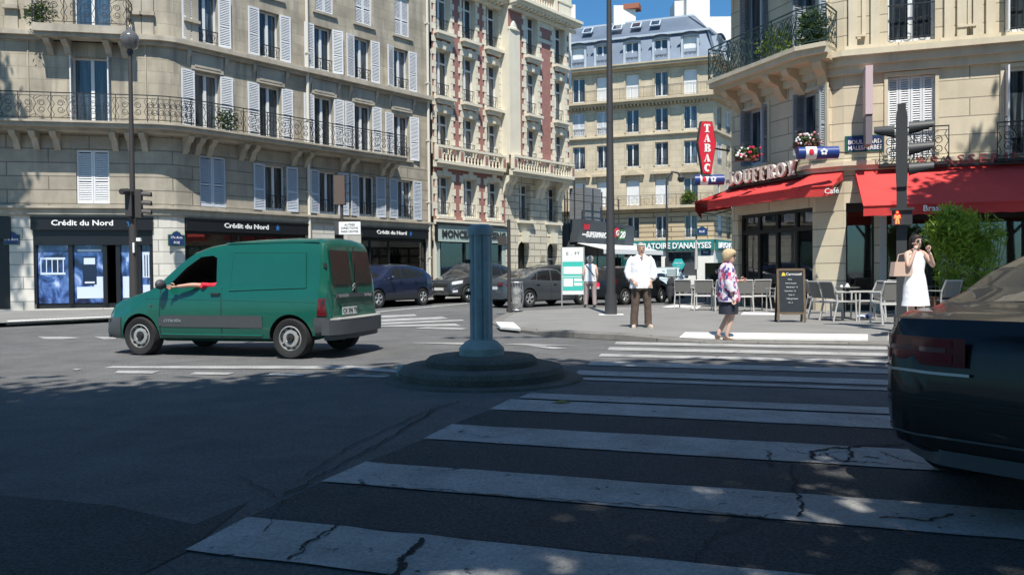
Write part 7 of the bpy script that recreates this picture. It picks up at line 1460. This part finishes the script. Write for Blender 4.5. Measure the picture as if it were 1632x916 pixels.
for s,a in (('L',1),('R',-1)): sleeve(mn,[(a*.15,.01,1.42),(a*.22,.01,1.34),(a*.275,.03,1.14),(a*.245,-.03,1.03),(a*.215,-.06,.98)],[.062,.066,.072,.068,.06],'shirtwhite')
mb=MB(); mb.prism([(-.035,1.50),(.035,1.50),(0,1.36)],-.142,-.12); obj('open_collar',mb,'skin',mn)
mb=MB(); mb.rings([(0,0,.76,.175,.125),(0,0,.83,.18,.13),(0,0,.92,.17,.125)],18); 
for a in (-1,1): mb.tube([(a*.095,0,.84),(a*.115,-.01,.6),(a*.13,-.01,.44),(a*.138,.015,.2),(a*.145,.02,.07)],[.10,.088,.078,.075,.080],12)
folds(mb,.007,20,33); obj('trousers',mb,'trousers',mn,smooth=70); shoes(mn,j,'shoe')
# woman in the floral blouse, walking to the right
x,y=G(1160,545.5); j=dict(pel=(0,0,.93),neck=(-.02,.01,1.38),head=(.035,0,1.50),shL=(.0,-.16,1.32),elL=(-.04,-.22,1.04),wrL=(.02,-.22,.80),shR=(.0,.16,1.32),elR=(.04,.2,1.06),wrR=(.24,.12,1.08),hpL=(0,-.09,.86),knL=(.06,-.08,.49),anL=(-.05,-.07,.10),toL=(.10,-.07,.03),hpR=(0,.09,.86),knR=(.04,.07,.49),anR=(-.16,.06,.13),toR=(-.05,.06,.03))
fl=person('elderly blond woman in a floral blouse and navy skirt at the kerb',(x,y,0),0,'skinpale',j,headf=(1,-.25,0))
head_parts(fl,j['head'],(1,-.25,0),'hairblond','puffy',True)
mb=MB(); mb.rings([(.02,0,.72,.19,.24),(.02,0,.80,.19,.245),(0,0,1.0,.17,.225),(-.01,0,1.15,.155,.21),(-.01,0,1.27,.14,.205),(-.01,0,1.34,.11,.15),(-.015,0,1.40,.062,.065)],22); folds(mb,.010); obj('blouse',mb,'floral',fl,smooth=70)
sleeve(fl,[(-.01,-.13,1.33),(-.01,-.19,1.26),(-.045,-.235,1.05),(0,-.235,.90)],[.065,.08,.075,.07],'floral'); sleeve(fl,[(-.01,.13,1.33),(.0,.19,1.26),(.04,.21,1.06),(.15,.16,1.07)],[.065,.078,.07,.062],'floral')
mb=MB(); mb.rings([(.01,0,.50,.155,.20),(.01,0,.60,.16,.205),(0,0,.75,.16,.20),(0,0,.92,.14,.17)],20); folds(mb,.009,9,12); obj('skirt',mb,'navy',fl,smooth=70); shoes(fl,j,'trousers',heel=.06)
# woman in the white dress, on the phone, with a handbag
j=dict(pel=(0,0,.96),neck=(0,.01,1.47),head=(.0,-.02,1.60),shL=(.17,.01,1.41),elL=(.27,-.10,1.17),wrL=(.13,-.17,1.42),shR=(-.17,.01,1.41),elR=(-.23,-.12,1.16),wrR=(-.10,-.12,1.46),hpL=(.09,0,.9),knL=(.09,-.01,.49),anL=(.08,.02,.08),toL=(.09,-.12,.03),hpR=(-.09,0,.9),knR=(-.09,-.01,.49),anR=(-.08,.02,.08),toR=(-.09,-.12,.03),hdL=((-.5,.1,.85),(0,1,0),1.3),hdR=((.3,.2,.9),(1,0,0),1.3))
x,y=G(1459,536,.12); wd=person('dark haired woman in a sleeveless white dress phoning by the signal mast',(x,y,.12),rad(12),'skinpale',j)
head_parts(wd,j['head'],(0,-1,0),'hairdark','bob',True)
mb=MB(); mb.rings([(0,0,.52,.235,.17),(0,0,.62,.225,.165),(0,0,.85,.20,.15),(0,0,1.0,.165,.13),(0,0,1.10,.14,.11),(0,0,1.25,.165,.125),(0,.0,1.36,.15,.105),(0,.005,1.42,.10,.07)],22); folds(mb,.008,9,13); obj('dress',mb,'dresswhite',wd,smooth=70); mb=MB(); mb.rings([(0,0,1.055,.148,.117),(0,0,1.10,.146,.115)],20); obj('belt',mb,'letterwhite',wd); shoes(wd,j,'dark',heel=.05)
hb=thing('handbag','pale pink leather handbag hanging from the arm of the woman in white','handbag',(x-.27,y-.06,1.14),rad(8)); mb=MB(); mb.prism([(-.18,0),(.18,0),(.15,.24),(-.15,.24)],-.06,.06); obj('bag',mb,'tanbag',hb); mb=MB(); mb.tube([(-.08,0,.24),(-.05,0,.36),(.05,0,.38),(.10,0,.24)],.009,6); obj('handle',mb,'tanbag',hb)
mb=MB(); mb.box(-.035,.035,-.006,.006,0,.14); o=obj('phone',mb,'dark',label='dark mobile phone held at the ear of the woman in white',cat='phone'); o.location=(x-.075,y-.05,1.66); o.rotation_euler=(0,.1,1.4)
# woman seen from behind by the information panel
j=dict(pel=(0,0,.92),neck=(0,0,1.40),head=(.0,-.01,1.53),shL=(.18,0,1.34),elL=(.23,.02,1.06),wrL=(.22,-.08,.84),shR=(-.18,0,1.34),elR=(-.23,.0,1.06),wrR=(-.20,-.12,.85),hpL=(.10,0,.86),knL=(.13,-.02,.47),anL=(.17,.03,.08),toL=(.19,-.10,.03),hpR=(-.10,0,.86),knR=(-.10,-.02,.47),anR=(-.12,.10,.08),toR=(-.13,-.03,.03))
x,y=G(941,490,.12); wb=person('short haired woman in white sleeveless top and rose trousers walking away',(x,y,.12),rad(170),'skinpale',j)
head_parts(wb,j['head'],(0,-1,0),'hairgrey','puffy'); mb=MB(); mb.rings([(0,0,.84,.20,.15),(0,0,1.0,.19,.15),(0,0,1.2,.18,.13),(0,0,1.33,.185,.11),(0,0,1.40,.09,.075)],20); folds(mb); obj('top',mb,'shirtwhite',wb,smooth=70)
mb=MB(); mb.rings([(0,0,.76,.19,.15),(0,0,.88,.185,.14)],18); [mb.tube([(a*.10,0,.84),(a*.115,-.01,.5),(a*.145,.04 if a>0 else .07,.1)],[.11,.08,.065],12) for a in (-1,1)]; folds(mb,.006); obj('trousers',mb,'pinktrousers',wb,smooth=70); shoes(wb,j,'dark'); mb=MB(); mb.tube([(.13,.10,1.38),(0,.145,1.2),(-.16,.15,1.0)],.012,6); obj('shoulder_strap',mb,'dark',wb)
mb=MB(); mb.prism([(-.06,0),(.06,0),(.04,.14),(-.04,.14)],-.02,.02); o=obj('purse',mb,'flowerred',label='small red purse in the hand of the woman walking away',cat='purse'); o.location=(x+.24,y-.05,.78)
# seated woman with sunglasses at the left tables, companion in black
def seated(label,loc,rotz,hairm,gl,top,style='bob'):
    j=dict(pel=(0,0,.50),neck=(0,-.02,1.03),head=(0,-.06,1.16),shL=(.18,-.02,.97),elL=(.24,-.15,.74),wrL=(.06,-.22,1.02),shR=(-.18,-.02,.97),elR=(-.22,-.12,.74),wrR=(-.12,-.32,.76),hpL=(.09,-.05,.5),knL=(.11,-.46,.5),anL=(.11,-.46,.08),toL=(.11,-.58,.03),hpR=(-.09,-.05,.5),knR=(-.11,-.46,.5),anR=(-.11,-.44,.08),toR=(-.11,-.56,.03))
    p_=person(label,loc,rotz,'skinpale',j); head_parts(p_,j['head'],(0,-1,0),hairm,style,gl); mb=MB(); mb.rings([(0,0,.46,.19,.15),(0,0,.7,.17,.13),(0,-.01,.9,.20,.13),(0,-.02,1.0,.14,.10),(0,-.02,1.04,.065,.06)],18); folds(mb); obj('jacket',mb,top,p_,smooth=70)
    sleeve(p_,[(.16,-.02,.98),(.24,-.13,.76),(.13,-.19,.93)],[.07,.062,.045],top); sleeve(p_,[(-.16,-.02,.98),(-.23,-.11,.76),(-.15,-.27,.76)],[.07,.062,.045],top); mb=MB(); [mb.tube([(a*.09,.0,.5),(a*.11,-.46,.5),(a*.11,-.45,.08)],[.10,.07,.05],10) for a in (-1,1)]; obj('trousers',mb,'blackcloth',p_,smooth=70); shoes(p_,j,'dark'); return p_
x,y=G(1142,484,.12); seated('seated woman in black with sunglasses at the left terrace table',(x,y,.12),0,'hairdark',True,'blackcloth')
x,y=G(1156,480,.12); seated('dark haired customer in black behind the floral blouse woman’s shoulder',(x+.1,y+.3,.12),rad(-60),'hairdark',False,'blackcloth')
# driver with the red sleeve
j=dict(pel=(0,0,0),neck=(0,.02,.50),head=(.02,-.01,.63),shL=(0,-.18,.44),elL=(-.28,-.30,.26),wrL=(-.52,-.40,.26),shR=(0,.18,.44),elR=(-.18,.22,.22),wrR=(-.36,.10,.36),hpL=(0,-.1,-.02),knL=(-.3,-.12,.02),anL=(-.42,-.12,-.12),toL=(-.46,-.12,-.14),hpR=(0,.1,-.02),knR=(-.3,.12,.02),anR=(-.42,.12,-.12),toR=(-.46,.12,-.14))
Md=vn.matrix_basis.copy(); 
dp=Matrix.Translation((vO.x,vO.y,0))@RZ(vr)@Vector((2.06,-.44,.655))
dr=person('van driver in a red sleeve stretching a bare forearm out of the open window','%s'%'' and () or tuple(dp),vr,'skin',{**j,'elL':(-.24,-.455,.455),'wrL':(-.50,-.50,.43),'shL':(0,-.2,.42)},headf=(-1,0,0))
head_parts(dr,j['head'],(-1,0,0),'hairdark','short'); mb=MB(); mb.rings([(0,0,-.05,.13,.18),(0,0,.2,.12,.17),(0,.0,.38,.12,.20),(0,0,.47,.09,.12),(0,.02,.51,.06,.06)],18); obj('shirt',mb,'redshirt',dr,smooth=70) if 'redshirt' in MT else obj('shirt',mb,'redcloth',dr,smooth=70)
sleeve(dr,[(0,-.16,.43),(-.03,-.30,.43),(-.10,-.43,.45)],[.06,.05,.042],'redshirt' if 'redshirt' in MT else 'redcloth')
